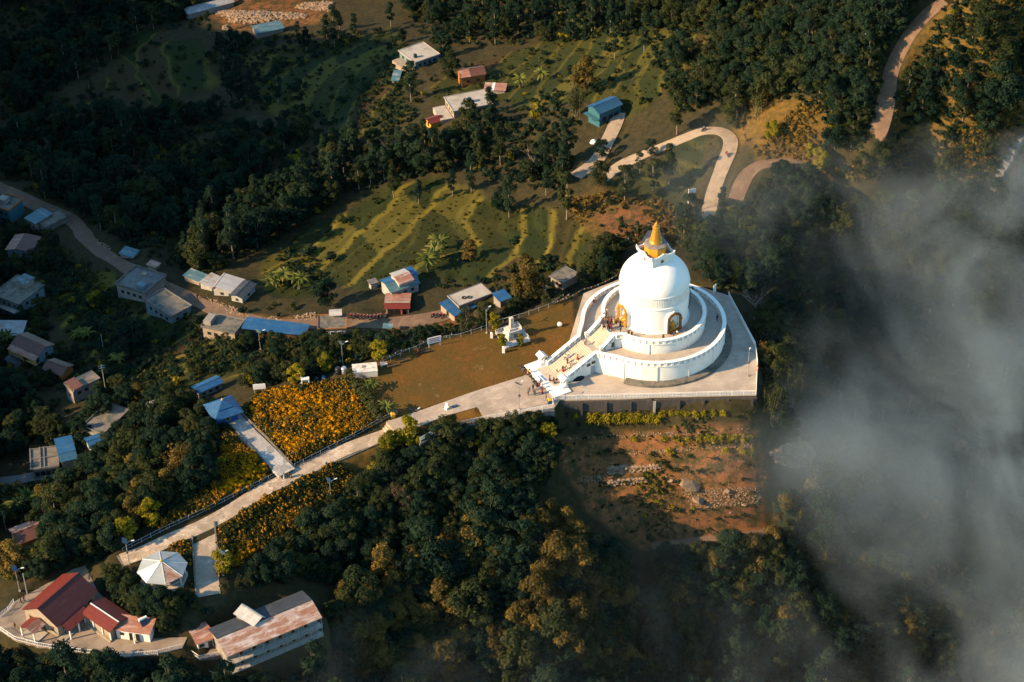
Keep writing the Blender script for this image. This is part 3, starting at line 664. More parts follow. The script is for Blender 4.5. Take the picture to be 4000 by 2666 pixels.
# harmika: stepped square base, flaring panels with crests
HA = PS + R(45)                      # a corner points this way from -y
def sq(rad, z):
    return [tuple(dirv(HA+k*math.pi/2)*rad)+(z,) for k in range(4)]
def frustum(mb, r0, z0, r1, z1_):
    a = sq(r0, z0); b = sq(r1, z1_); return mb.add(a+b, [(3, 2, 1, 0), (4, 5, 6, 7)]+[(k, (k+1) % 4, 4+(k+1) % 4, 4+k) for k in range(4)])
m = MB(); frustum(m, 4.62, 20.9, 4.55, 22.75); frustum(m, 4.38, 22.75, 4.34, 23); frustum(m, 4.12, 23, 4.1, 23.25); lpart('harmika_base', m, white_wall, stupa)
m = MB(); frustum(m, 3.9, 23.25, 4.0, 25.05); frustum(m, 4.25, 25.05, 4.35, 25.2); lpart('harmika', m, white, stupa)
har_floor = MB(); frustum(har_floor, 4.15, 25.17, 4.1, 25.25); lpart('harmika_floor', har_floor, slab_grey, stupa)
for k in range(4):
    c0 = np.array(dirv(HA+k*math.pi/2)); c1 = np.array(dirv(HA+(k+1)*math.pi/2)); ed = c1-c0; L = np.linalg.norm(ed); ed /= L; nrm = np.array([ed[1], -ed[0]]); nrm = nrm if nrm@(c0+c1) > 0 else -nrm
    ang = math.atan2(ed[1], ed[0])
    def hp(s, r, z, off=0): q = c0*r + ed*(s*L*r) + nrm*off; return (q[0], q[1], z)
    # cresting along the top edge: stepped outline with a lobed middle
    pr = [(0, 25.2), (0, 26.2), (.03, 26.35), (.07, 26.05), (.16, 25.9), (.30, 25.8), (.33, 26.1), (.36, 26.05), (.40, 26), (.42, 26.3), (.46, 26.25), (.50, 26.5), (.54, 26.25), (.58, 26.3), (.60, 26), (.64, 26.05), (.67, 26.1), (.70, 25.8), (.84, 25.9), (.93, 26.05), (.97, 26.35), (1, 26.2), (1, 25.2)]
    a = [hp(s, 4.42+.16*(z-25.15), z, .08) for s, z in pr]; b = [hp(s, 4.42+.16*(z-25.15), z, -.16) for s, z in pr]; kk = len(pr)
    m = MB().add(a+b, [tuple(range(kk)), tuple(range(2*kk-1, kk-1, -1))]+[(i, i+kk, (i+1) % kk+kk, (i+1) % kk) for i in range(kk)]); lpart('cresting', m, white, stupa)
    for s in (.04, .33, .67, .96):
        q = hp(s, 3.97, 24.15, .07); lpart('panel_upright', MB().box(q, (.28, .22, 1.7), ang), white, stupa)
    pn = MB()
    for s0, s1 in ((.09, .29), (.38, .62), (.71, .91)):
        q = hp((s0+s1)/2, 3.96, 24.15, .02); pn.box(q, ((s1-s0)*L*3.96, .06, 1.35), ang)
    lpart('panel', pn, white_wall, stupa)
    # the dark wheel with eight rays in the middle panel
    wv = []; q0 = np.array(hp(.5, 3.96, 24.15, .085)); e3 = np.array([ed[0], ed[1], 0]); n3 = np.array([nrm[0], nrm[1], 0])
    for i in range(16):
        rr = .52 if i % 2 == 0 else .26; a_ = i*math.pi/8; wv.append(q0+e3*rr*math.cos(a_)+np.array([0, 0, 1])*rr*math.sin(a_))
    wv2 = [q+n3*.05 for q in wv]
    lpart('wheel_emblem', MB().add(wv+wv2, [tuple(range(16, 32)), tuple(range(15, -1, -1))]+[(i, (i+1) % 16, 16+(i+1) % 16, 16+i) for i in range(16)]), flat('emblem_red_%d' % k, (.16, .05, .02), (.12, .04, .02), 2, .6), stupa)
OA = math.atan2(dirv(PS+R(66))[1], dirv(PS+R(66))[0])
lpart('gold_block', MB().lathe([(2.62, 25.2), (2.62, 27.45)], 8, a0=OA), gold_matte, stupa)
lpart('block_roof', MB().lathe([(2.78, 27.43), (2.80, 27.61), (2.3, 27.77), (1.2, 27.95)], 8, a0=OA), slab_grey, stupa)
pr = [(1.25, 27.8), (1.45, 27.85), (1.5, 28.03), (1.36, 28.17), (1.42, 28.3), (1.2, 28.55)]
z = 28.55; rr = 1.26
for i in range(9):
    pr += [(rr+.06, z+.03), (rr+.08, z+.20), (rr-.05, z+.27)]; z += .33; rr -= .068
pr += [(.46, z+.02), (.46, z+.15), (.76, z+.25), (.90, z+.4), (.86, z+.55), (.56, z+.68), (.40, z+.78), (.55, z+.92), (.56, z+1.08), (.22, z+1.3), (.26, z+1.45), (.2, z+1.6), (.08, z+1.75), (.03, z+2.1)]
lpart('gold_spire', MB().lathe(pr, 40), gold, stupa, True)
# niches with gold frames
def niche(ph, gm, label):
    c = dirv(ph); t = np.array([-c[1], c[0]])         # outward, sideways
    def P(s, o, z): q = c*(DR+o)+t*s; return (q[0], q[1], z)
    ang = math.atan2(t[1], t[0])
    def arch(w, h0, h1, peak, n=12):
        o = [(-w, h0), (-w, h1)]
        for k in range(1, n):
            a = math.pi*k/n; x = -w*math.cos(a); y = h1+(peak-h1)*(math.sin(a)**.85 if abs(x) > 1e-6 else 1); o.append((x, y*1.0))
        o[2+n//2-1] = (0, peak+.28); return o+[(w, h1), (w, h0)]
    b0 = Z2+.35
    outer = arch(1.95, b0, b0+3.7, b0+5.4); inner = arch(1.38, b0+.62, b0+3.4, b0+4.75)
    # white porch behind the frame, hollow
    k = len(outer); a = [P(x, .62, z) for x, z in outer]; b = [P(x*1.02, -.7, z) for x, z in outer]; ai = [P(x, .62, z) for x, z in inner]; bi = [P(x, -.55, z) for x, z in inner]
    m = MB().add(a+b+ai+bi, [(i, (i+1) % k, k+(i+1) % k, k+i) for i in range(k)] + [(i, 2*k+i, 2*k+(i+1) % k, (i+1) % k) for i in range(k)] + [(2*k+i, 3*k+i, 3*k+(i+1) % k, 2*k+(i+1) % k) for i in range(k)] + [tuple(range(3*k, 4*k))])
    lpart('niche_porch', m, white, stupa)
    fo = arch(1.92, b0+.05, b0+3.65, b0+5.25); fi = arch(1.32, b0+.66, b0+3.4, b0+4.7)
    a = [P(x, .66, z) for x, z in fo]; b = [P(x, .95, z) for x, z in fo]; ai = [P(x, .66, z) for x, z in fi]; bi = [P(x, .95, z) for x, z in fi]
    m = MB().add(a+b+ai+bi, [(i, (i+1) % k, k+(i+1) % k, k+i) for i in range(k)] + [(k+i, k+(i+1) % k, 3*k+(i+1) % k, 3*k+i) for i in range(k)] + [(2*k+i, 3*k+i, 3*k+(i+1) % k, 2*k+(i+1) % k) for i in range(k)])
    for sx in (-1.62, 1.62):
        q = P(sx, .95, b0+3.35); m.box(q, (.75, .35, .5), ang); q = P(sx, .95, b0+.75); m.box(q, (.7, .3, .35), ang)
    rs = random.Random(3)
    for i in range(46):
        j = rs.randrange(k-1); s_ = rs.random(); x = (fo[j][0]+fi[j][0])/2*(1-s_)+(fo[j+1][0]+fi[j+1][0])/2*s_; z_ = (fo[j][1]+fi[j][1])/2*(1-s_)+(fo[j+1][1]+fi[j+1][1])/2*s_
        m.box(P(x+rs.uniform(-.12, .12), .97, z_), (.22, .16, .22), ang, rs.uniform(0, 1.5))
    lpart('niche_frame', m, gm, stupa)
    m = MB(); m.box(P(0, .15, b0+.9), (2.5, .9, .55), ang); lpart('niche_ledge', m, white_wall, stupa)
    # the seated gold figure inside
    st = thing('seated_statue', label, 'statue', P(0, .15, b0+1.18), math.atan2(c[1], c[0])+math.pi/2, None)
    body = bpy.data.meshes.new('statue_body')
    sk = {'pel': (0, 0, .18, .34), 'bel': (0, 0, .5, .33), 'che': (0, 0, .95, .36), 'nek': (0, -.02, 1.28, .12), 'hed': (0, -.04, 1.55, .2), 'ush': (0, 0, 1.8, .1),
          'shl': (-.4, 0, 1.08, .14), 'ell': (-.52, -.1, .65, .11), 'hal': (-.14, -.42, .45, .09), 'shr': (.4, 0, 1.08, .14), 'elr': (.52, -.1, .65, .11), 'har': (.5, -.45, .3, .08),
          'knl': (-.72, -.3, .14, .17), 'anl': (.1, -.52, .12, .13), 'knr': (.72, -.3, .14, .17), 'anr': (-.1, -.56, .2, .12)}
    ks = list(sk); E = [('pel', 'bel'), ('bel', 'che'), ('che', 'nek'), ('nek', 'hed'), ('hed', 'ush'), ('che', 'shl'), ('shl', 'ell'), ('ell', 'hal'), ('che', 'shr'), ('shr', 'elr'), ('elr', 'har'), ('pel', 'knl'), ('knl', 'anl'), ('pel', 'knr'), ('knr', 'anr')]
    o = skin_mesh('figure', [sk[q][:3] for q in ks], [(ks.index(a_), ks.index(b_)) for a_, b_ in E], [sk[q][3] for q in ks], 0, 1, gold); o.parent = st
    mb = MB().lathe([(.95, -.28), (1.0, -.16), (.86, -.05), (.9, .04)], 20); lpart('lotus_seat', mb, gold, st, True)
    return st
def skin_mesh(name, verts, edges, rad, root, sub, mat):
    me = bpy.data.meshes.new(name); me.from_pydata(verts, edges, []); o = bpy.data.objects.new(name+'_source', me); COL.objects.link(o)
    sm = o.modifiers.new('skin', 'SKIN'); sm.use_smooth_shade = True
    for i, r in enumerate(rad):
        sv_ = me.skin_vertices[0].data[i]; sv_.radius = (r, r) if isinstance(r, (int, float)) else r; sv_.use_root = (i == root)
    if sub: ss = o.modifiers.new('sub', 'SUBSURF'); ss.levels = sub; ss.render_levels = sub
    dg = bpy.context.evaluated_depsgraph_get(); dg.update(); nm = bpy.data.meshes.new_from_object(o.evaluated_get(dg)); nm.name = name
    bpy.data.objects.remove(o); nm.materials.clear(); nm.materials.append(mat)
    o = bpy.data.objects.new(name, nm); COL.objects.link(o); return o
niche(PS, gold, 'gold seated figure in the niche at the top of the stairs')
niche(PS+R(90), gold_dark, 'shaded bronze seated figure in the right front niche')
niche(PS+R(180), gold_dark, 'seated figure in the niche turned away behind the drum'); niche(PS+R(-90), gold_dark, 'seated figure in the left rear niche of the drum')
# white landing slab at the stair foot, with the low bench-like blocks
m = MB(); m.prism([sp(27.0, -6.6), sp(31.4, -6.6), sp(31.4, 7.4), sp(27.0, 7.4)], .0, .32)
landing = thing('marble_landing', 'white marble landing at the foot of the stupa stairs', 'landing')
lpart('paving', m, flat('white_marble', (.74, .73, .69), (.68, .66, .61), .8, .45, spots=(.52, .50, .46), spotscale=.5, spot_lo=.56, spot_hi=.9), landing)
lpart('inner_paving', MB().prism([sp(27.02, -3.9), sp(29.6, -3.9), sp(29.6, 4.0), sp(27.02, 4.0)], .3, .335), stair_stone, landing)
def shrine(v, label):
    u = 27.6; x, y = sp(u, v); a = math.atan2(SU[1], SU[0]); s = thing('gate_shrine', label, 'shrine', (x, y, .32), a, 'white shrines at the foot of the stairs')
    lpart('plinth', MB().box((0, 0, .25), (1.5, 1.5, .5)), white, s)
    lpart('back_wall', MB().box((-.38, 0, 1.35), (.4, 1.25, 1.7)), white, s)
    for sy in (-.55, .55): lpart('post', MB().box((.5, sy, 1.35), (.2, .2, 1.7)), white, s)
    lpart('tablet', MB().box((-.15, 0, 1.3), (.06, .8, 1.1)), dark_concrete, s)
    m = MB(); prf = [(-1.05, 2.35), (-1.0, 2.2), (0, 2.75), (1.0, 2.2), (1.05, 2.35), (.0, 3.1)]
    for yy in (-1,): m.add([(y_, -1.15, z_) for y_, z_ in prf]+[(y_, 1.15, z_) for y_, z_ in prf], [(0, 1, 2, 5), (5, 2, 3, 4), (11, 8, 7, 6), (10, 9, 8, 11), (0, 5, 11, 6), (5, 4, 10, 11), (1, 7, 8, 2), (2, 8, 9, 3), (0, 6, 7, 1), (4, 3, 9, 10)])
    lpart('roof', m, white, s)
    return s
shrine(-5.0, 'small white gabled shrine beside the lawn at the stair foot'); shrine(5.0, 'small white gabled shrine beside the concrete platform at the stair foot')
# ------------------------------------------------------------------ vegetation
def quads_mesh(name, V, tint, mats, mat_idx=None):
    """V: (n,4,3) leaf faces, tint: (n,)"""
    n = len(V); me = bpy.data.meshes.new(name); me.vertices.add(n*4); me.vertices.foreach_set('co', V.reshape(-1).astype(np.float32))
    me.loops.add(n*4); me.loops.foreach_set('vertex_index', np.arange(n*4)); me.polygons.add(n); me.polygons.foreach_set('loop_start', np.arange(0, n*4, 4))
    a = me.attributes.new('tint', 'FLOAT', 'FACE'); a.data.foreach_set('value', np.clip(tint, 0, 1).astype(np.float32))
    for mm in mats: me.materials.append(mm)
    if mat_idx is not None: me.polygons.foreach_set('material_index', mat_idx.astype(np.int32))
    me.update(); me.validate(); return me
def unit(n, rg):
    v = rg.normal(size=(n, 3)); return v/np.linalg.norm(v, axis=1)[:, None]
def leaf_quads(P, N, S, rg, asp=.62):
    """rhombic leaf sprays at P facing N, size S"""
    r = unit(len(P), rg); u = np.cross(N, r); u /= np.linalg.norm(u, axis=1)[:, None]+1e-9; v = np.cross(N, u)
    S = S[:, None]
    return np.stack([P-u*S, P-v*S*asp+N*S*.12, P+u*S, P+v*S*asp+N*S*.12], 1)
def crown(name, seed, h, zb, rad, shape, ncl, per, leaf, mat, up=.35, crad=.34, spread=1.0):
    """a crown of leaf clumps: h total height, zb crown base, rad radius"""
    rg = np.random.default_rng(seed); C = []; H_ = h-zb
    while len(C) < ncl:
        t = rg.random(); a = rg.random()*6.283; k = rg.random()**.45
        if shape == 'round': w = math.sqrt(max(0, 1-(2*t-1)**2)); z = zb+H_*t
        elif shape == 'dome': w = math.sqrt(max(0, 1-t*t))*(.8+.2*rg.random()); z = zb+H_*t
        elif shape == 'column': w = (1-abs(2*t-1)**3)*(.72+.28*math.sin(t*9+seed)); z = zb+H_*t
        elif shape == 'cone': w = (1-t)**.8; z = zb+H_*t
        elif shape == 'layer': w = [.95, .75, .85, .5][int(t*4) % 4]; z = zb+H_*(.12+.27*int(t*4))+rg.normal()*.25
        C.append((rad*w*k*math.cos(a), rad*w*k*math.sin(a), z, (.7+.6*rg.random())))
    C = np.array(C); off = rg.normal(size=2)*rad*.12
    Ps, Ns, Ss, Ts = [], [], [], []
    for x, y, z, s in C:
        cr = crad*rad*s; n = int(per*s*s*.9)+6; d = unit(n, rg); d[:, 2] = np.where(d[:, 2] < -.35, -d[:, 2], d[:, 2])
        ln = (.55+.5*rg.random(n))[:, None]; p = np.array([x, y, z])+d*ln*cr*np.array([1, 1, .8])
        nn = d*.8+np.array([0, 0, up])+unit(n, rg)*.55; nn /= np.linalg.norm(nn, axis=1)[:, None]
        Ps.append(p); Ns.append(nn); Ss.append(leaf*(.6+.8*rg.random(n))); Ts.append(np.clip(rg.normal(.42, .16, n)+rg.normal(0, .13), 0, 1))
    P = np.concatenate(Ps); P[:, 2] = np.maximum(P[:, 2], .15)
    V = leaf_quads(P, np.concatenate(Ns), np.concatenate(Ss), rg)
    return quads_mesh(name, V, np.concatenate(Ts), [mat]), C
def trunk_mesh(name, seed, h, r, C, mat, nl=6):
    """tapered trunk whose limbs reach into the crown's clumps"""
    rg = random.Random(seed); mb = MB(); top = (rg.uniform(-.3, .3), rg.uniform(-.3, .3), h)
    mid = (rg.uniform(-.25, .25), rg.uniform(-.25, .25), h*.5)
    mb.tube([(0, 0, -1.2), (0, 0, .1), mid, top], [r*1.35, r, r*.7, r*.25], 6)
    for c in rg.sample(list(C), min(nl, len(C))):
        z0 = h*rg.uniform(.35, .75); k = (z0/h); s = Vector((mid[0]*k, mid[1]*k, z0)); e = Vector(c[:3])
        m_ = s.lerp(e, .5)+Vector((0, 0, -.2)); mb.tube([s, m_, e], [r*.45, r*.3, r*.1], 5)
    return mb.mesh(name, mat, True)
PROTO = {}
def proto(kind, i, h, zb, rad, shape, ncl, per, leaf, mat, bmat, tr, **kw):
    me, C = crown('crown', 100+hash_(kind)+i, h, zb, rad, shape, ncl, per, leaf, mat, **kw)
    PROTO.setdefault(kind, []).append((me, trunk_mesh('trunk', 300+hash_(kind)+i, h*.86, tr, C, bmat), h, rad))
def hash_(s): return sum(ord(c)*(k+3) for k, c in enumerate(s)) % 97
for i in range(4): proto('broad', i, 10+i*.8, 2.2, 3.5+.3*i, 'round', 34+4*i, 100, .29, leaf_dark, bark, .26, crad=.33)
for i in range(3): proto('olive', i, 9+i, 1.8, 3.4+.3*i, 'round', 32, 100, .30, leaf_olive, bark, .24, crad=.36)
for i in range(4): proto('tall', i, 13+i*1.3, 3.6, 2.2+.2*i, 'column', 28, 76, .28, leaf_dark, pale_bark, .2, crad=.46)
for i in range(2): proto('tallolive', i, 12+i*1.5, 3.2, 2.1+.25*i, 'column', 27, 76, .28, leaf_olive, pale_bark, .2, crad=.46)
for i in range(3): proto('golden', i, 9.5+i*.8, 2.2, 3.3+.3*i, 'dome', 34, 96, .29, leaf_gold, bark, .24, crad=.34)
for i in range(2): proto('yellow', i, 5.2+i*.8, .9, 2.0+.3*i, 'round', 20, 80, .27, leaf_yellow, bark, .12, crad=.42)
for i in range(3): proto('sparse', i, 9.5+i, 2.4, 3.0+.3*i, 'round', 20+2*i, 62, .26, leaf_olive, pale_bark, .2, crad=.34)
for i in range(2): proto('layered', i, 12+i, 2.2, 2.6, 'layer', 28, 76, .29, leaf_olive, pale_bark, .22, crad=.36)
def shrub_mesh(name, seed, r, h, n, leaf, mats, mix=0.0, ncl=9):
    rg = np.random.default_rng(seed); C = np.c_[rg.normal(0, r*.42, ncl), rg.normal(0, r*.42, ncl), h*(.25+.6*rg.random(ncl))]
    k = rg.integers(0, ncl, n); d = unit(n, rg); d[:, 2] = np.abs(d[:, 2])*.9
    P = C[k]+d*(r*.42)*(.5+.6*rg.random(n))[:, None]; P[:, 2] = np.maximum(P[:, 2]*.9, .05)
    N = d*.7+np.array([0, 0, .5])+unit(n, rg)*.5; N /= np.linalg.norm(N, axis=1)[:, None]
    mi = (rg.random(n) < mix*(.4+1.2*(P[:, 2]/h))).astype(int) if len(mats) > 1 else None
    return quads_mesh(name, leaf_quads(P, N, leaf*(.6+.8*rg.random(n)), rg), np.clip(rg.normal(.42, .2, n)+(rg.normal(0, .16, ncl))[k], 0, 1), mats, mi)
# ------------------------------------------------- where things grow (photo outlines of each wood)
def inpoly(q, poly):
    return psd(q[:, 0], q[:, 1], poly) < 0
BLOCK = []          # ground kept clear: list of (poly_world, margin)
ROADC = [(l, w/2) for _, l, w, _, _ in ROADS] + [(main_path, 2.2), (side_path, 2.4), (spur_path, 2.7)]
def clear(P, margin=1.0):
    ok = np.ones(len(P), bool)
    for poly, mg in BLOCK: ok &= psd(P[:, 0], P[:, 1], poly) > mg*margin
    for l, h in ROADC:
        d = np.min((P[:, None, 0]-l[None, ::2, 0])**2+(P[:, None, 1]-l[None, ::2, 1])**2, axis=1); ok &= d > (h+margin*1.3)**2
    return ok
BLOCK += [(PLAT, 1.5), (PAVE, 1.0), (LAWN, 1.0), (YARDW, 1.0)]
def scatter(poly, sp, rg, jit=.5):
    p = np.asarray(poly, float); lo = p.min(0); hi = p.max(0)
    xs = np.arange(lo[0], hi[0], sp); ys = np.arange(lo[1], hi[1], sp*.8); a, b = np.meshgrid(xs, ys, indexing='ij'); a = a+(np.arange(a.shape[1])[None] % 2)*sp*.5
    q = np.stack([a.ravel(), b.ravel()], 1)+rg.uniform(-jit, jit, (a.size, 2))*sp
    return q[inpoly(q, p)]
# ------------------------------------------------------------------ mist in the eastern valley
def mist(name, lo, hi, dens, blobs, zfall, seed, scale, col=(.47, .57, .62)):
    """one box of drifting cloud; density falls to nothing before it reaches the box's faces"""
    o = MB().box([(a+b)/2 for a, b in zip(lo, hi)], [b-a for a, b in zip(lo, hi)]).build(name, None or white)
    m, nt = newmat(name); t = NT(nt); p = t.pos()
    n = t.noise(t.mapv(p, (1, .62, 1.3), loc=(seed, seed*.7, 0), rot=(0, 0, .6)), scale, 7, .60, .9)
    d = t.ramp(n, [(.42, 0.02), (.50, .22), (.57, .62), (.66, 1.0)])
    nd = t.node('ShaderNodeTexNoise'); nd.inputs['Scale'].default_value = .016; nd.inputs['Detail'].default_value = 4; t.link(p, nd.inputs['Vector'])
    of = t.node('ShaderNodeVectorMath', operation='MULTIPLY_ADD'); t.link(nd.outputs['Color'], of.inputs[0]); of.inputs[1].default_value = (64, 64, 26); of.inputs[2].default_value = (-32, -32, -13)
    pa = t.node('ShaderNodeVectorMath', operation='ADD'); t.link(p, pa.inputs[0]); t.link(of.outputs[0], pa.inputs[1]); pq_ = pa.outputs[0]
    big = None
    for (cx, cy, cz, rx, ry, rz_, wt) in blobs:
        v = t.mapv(pq_, (1/rx, 1/ry, 1/rz_), loc=(-cx/rx, -cy/ry, -cz/rz_))
        ln = t.node('ShaderNodeVectorMath', operation='LENGTH'); t.link(v, ln.inputs[0])
        k = t.math('SUBTRACT', 1.0, ln.outputs['Value'], clamp=True); k = t.math('MULTIPLY', t.math('SMOOTH_MIN', t.math('MULTIPLY', k, 1.6), 1.0, .2), wt)
        big = k if big is None else t.math('MAXIMUM', big, k)
    dd = t.math('MULTIPLY', t.math('MULTIPLY', d, big), dens)
    vs = t.node('ShaderNodeVolumePrincipled'); vs.inputs['Color'].default_value = (*col, 1); vs.inputs['Anisotropy'].default_value = .1
    t.link(dd, vs.inputs['Density']); oo = t.node('ShaderNodeOutputMaterial'); t.link(vs.outputs[0], oo.inputs['Volume'])
    o.data.materials.clear(); o.data.materials.append(m); tag(o, kind='stuff'); return o
# ------------------------------------------------------------------ buildings
def tin(name, c1, c2, rustc, lo=.5, hi=.62, w=.95, h=2.2, rough=.5):
    m, nt = newmat(name); t = NT(nt); p = t.node('ShaderNodeTexCoord').outputs['Object']
    br = t.node('ShaderNodeTexBrick'); t.link(t.mapv(p, (1, 1, 1)), br.inputs['Vector']); br.inputs['Scale'].default_value = 1; br.inputs['Brick Width'].default_value = h; br.inputs['Row Height'].default_value = w
    br.inputs['Mortar Size'].default_value = .02; br.inputs['Color1'].default_value = (*c1, 1); br.inputs['Color2'].default_value = (*c2, 1); br.inputs['Mortar'].default_value = (*[v*.55 for v in c2], 1)
    wv = t.node('ShaderNodeTexWave'); wv.inputs['Scale'].default_value = 1.6; wv.bands_direction = 'X'; t.link(p, wv.inputs['Vector'])
    pw = t.pos(); n = t.noise(t.mapv(p, (.5, 1.6, 1)), .55, 7, .72, .5)
    c = t.mix(t.ramp(n, [(lo, 0.0), (hi, 1.0)]), br.outputs['Color'], rustc)
    c = t.mix(t.ramp(t.noise(pw, .8, 5), [(.4, 0.0), (.75, .45)]), c, tuple(v*.6 for v in c1))
    t.out(c, rough, wv.outputs['Fac'], .35, .05); MATS[name] = m; return m
t_rust = tin('rusty_sheet_roof', (.50, .42, .37), (.38, .28, .22), (.26, .11, .055), .42, .56)
t_rust2 = tin('reddish_rust_sheet', (.33, .15, .09), (.26, .11, .07), (.44, .33, .27), .50, .66)
t_dark = tin('dark_brown_sheet', (.12, .05, .032), (.095, .04, .028), (.19, .10, .07), .55, .72)
t_red = tin('red_sheet_roof', (.14, .023, .013), (.115, .020, .012), (.085, .03, .021), .55, .75)
t_red_shade = tin('shaded_red_sheet_roof', (.085, .021, .015), (.066, .017, .013), (.13, .05, .032), .56, .72)  # red sheet with the shade of planes turned from the sun put in
t_blue = tin('blue_sheet_roof', (.016, .085, .20), (.013, .066, .16), (.045, .11, .19), .5, .7)
t_blue2 = tin('dull_blue_sheet_roof', (.022, .085, .15), (.018, .064, .115), (.06, .11, .15), .5, .7)
t_teal = tin('teal_sheet_roof', (.07, .15, .17), (.05, .11, .13), (.26, .25, .22), .54, .64)
t_grey = tin('grey_sheet_roof', (.30, .31, .31), (.22, .22, .22), (.24, .13, .08), .52, .64)
t_black = tin('black_sheet_roof', (.045, .05, .055), (.032, .036, .04), (.10, .08, .07), .55, .7)
t_white = tin('white_sheet_roof', (.40, .38, .35), (.33, .31, .28), (.33, .22, .14), .58, .70)
SITES = []; VS = [1.0]
def site(A, B, C, h, g=None):
    h = h*VS[0]
    if g is None:
        g = -10.0
        for _ in range(4):
            c = (W(B, g+h)+W(C, g+h))/2; g = float(H(c[0], c[1]))
    a, b, c = W(A, g+h), W(B, g+h), W(C, g+h); d = (b-a)[:2]; L = np.linalg.norm(d); d = d/L; nn = np.array([-d[1], d[0]]); wd = (c-a)[:2]@nn
    if wd < 0: a, b = b, a; d = -d; nn = -nn; wd = -wd
    poly = [tuple(a[:2]), tuple(a[:2]+d*L), tuple(a[:2]+d*L+nn*wd), tuple(a[:2]+nn*wd)]
    BLOCK.append((np.array(poly), .8))
    SITES.append((poly, g, h))
    return dict(o=(a[0], a[1], g), rz=math.atan2(d[1], d[0]), L=float(L), W=float(wd), g=g, h=h)
def base(s, name, label, cat='house', group=None):
    t = thing(name, label, cat, s['o'], s['rz'], group); t.scale = (1, 1, VS[0]); s['t'] = t; return t
def boxed(t, name, x0, x1, y0, y1, z0, z1, mat): return lpart(name, MB().box(((x0+x1)/2, (y0+y1)/2, (z0+z1)/2), (x1-x0, y1-y0, z1-z0)), mat, t)
def walls(s, h, mat, ins=.35, z0=-2.0, z1=None):
    return boxed(s['t'], 'wall', ins, s['L']-ins, ins, s['W']-ins, z0, h, mat)
def flat_roof(s, h, mat, th=.28, par=None, pm=None, ph=.45):
    t = s['t']; L, Wd = s['L'], s['W']
    lpart('roof_slab', MB().box((L/2, Wd/2, h+th/2), (L, Wd, th)), mat, t)
    if par:
        mb = MB(); k = .16
        for c, d in (((L/2, k/2, 0), (L, k, ph)), ((L/2, Wd-k/2, 0), (L, k, ph)), ((k/2, Wd/2, 0), (k, Wd-2*k, ph)), ((L-k/2, Wd/2, 0), (k, Wd-2*k, ph))):
            mb.box((c[0], c[1], h+th+ph/2-.01), d)
        lpart('parapet', mb, pm or mat, t)
def plane_slab(mb, P, th):
    P = [Vector(p) for p in P]; n = (P[1]-P[0]).cross(P[3]-P[0]).normalized(); n = n if n.z > 0 else -n
    v = [p for p in P]+[p-n*th for p in P]; return mb.add(v, [(0, 1, 2, 3), (7, 6, 5, 4)]+[(i, 4+i, 4+(i+1) % 4, (i+1) % 4) for i in range(4)])
def gable(s, h, rise, m1, m2=None, wm=None, axis='x', over=.45, ridge=.5, z0=-2.0, mat_w=True):
    """house body and two roof planes; m1 is the plane over the A-B side (y=0)"""
    t = s['t']; L, Wd = s['L'], s['W']; o = .35
    if axis == 'x':
        yr = Wd*ridge; body = [(o, o), (L-o, o), (L-o, Wd-o), (o, Wd-o)]
        if wm is not None:
            zt = h+rise*(1-.0)-.12; v = [(x, y, z0) for x, y in body]+[(x, y, h) for x, y in body]+[(o, yr, zt), (L-o, yr, zt)]
            lpart('wall', MB().add(v, [(3, 2, 1, 0), (0, 1, 5, 4), (2, 3, 7, 6), (0, 4, 8, 7, 3), (1, 2, 6, 9, 5), (4, 5, 9, 8), (6, 7, 8, 9)]), wm, t)
        lpart('roof', plane_slab(MB(), [(-.1, -.1, h), (L+.1, -.1, h), (L+.1, yr, h+rise), (-.1, yr, h+rise)], .09), m1, t)
        lpart('roof', plane_slab(MB(), [(-.1, Wd+.1, h), (L+.1, Wd+.1, h), (L+.1, yr+.01, h+rise-.004), (-.1, yr+.01, h+rise-.004)], .09), m2 or m1, t)
        lpart('ridge_cap', MB().box((L/2, yr, h+rise+.02), (L+.24, .34, .06)), m2 or m1, t)
    else:
        xr = L*ridge; body = [(o, o), (L-o, o), (L-o, Wd-o), (o, Wd-o)]
        if wm is not None:
            zt = h+rise-.12; v = [(x, y, z0) for x, y in body]+[(x, y, h) for x, y in body]+[(xr, o, zt), (xr, Wd-o, zt)]
            lpart('wall', MB().add(v, [(3, 2, 1, 0), (1, 2, 6, 5), (3, 0, 4, 7), (0, 1, 5, 8, 4), (2, 3, 7, 9, 6), (4, 8, 9, 7), (5, 6, 9, 8)]), wm, t)
        lpart('roof', plane_slab(MB(), [(-.1, -.1, h), (-.1, Wd+.1, h), (xr, Wd+.1, h+rise), (xr, -.1, h+rise)], .09), m1, t)
        lpart('roof', plane_slab(MB(), [(L+.1, -.1, h), (L+.1, Wd+.1, h), (xr+.01, Wd+.1, h+rise-.004), (xr+.01, -.1, h+rise-.004)], .09), m2 or m1, t)
        lpart('ridge_cap', MB().box((xr, Wd/2, h+rise+.02), (.34, Wd+.24, .06)), m2 or m1, t)
def shed(s, h0, h1, mat, wm=None, z0=-2.0, name='roof'):
    """one slope from h0 at the A-B side to h1 at the back"""
    t = s['t']; L, Wd = s['L'], s['W']; o = .35
    lpart(name, plane_slab(MB(), [(0, 0, h0), (L, 0, h0), (L, Wd, h1), (0, Wd, h1)], .09), mat, t)
    if wm is not None:
        v = [(o, o, z0), (L-o, o, z0), (L-o, Wd-o, z0), (o, Wd-o, z0), (o, o, h0-.1), (L-o, o, h0-.1), (L-o, Wd-o, h1-.1), (o, Wd-o, h1-.1)]
        lpart('wall', MB().add(v, [(3, 2, 1, 0), (4, 5, 6, 7), (0, 1, 5, 4), (1, 2, 6, 5), (2, 3, 7, 6), (3, 0, 4, 7)]), wm, t)
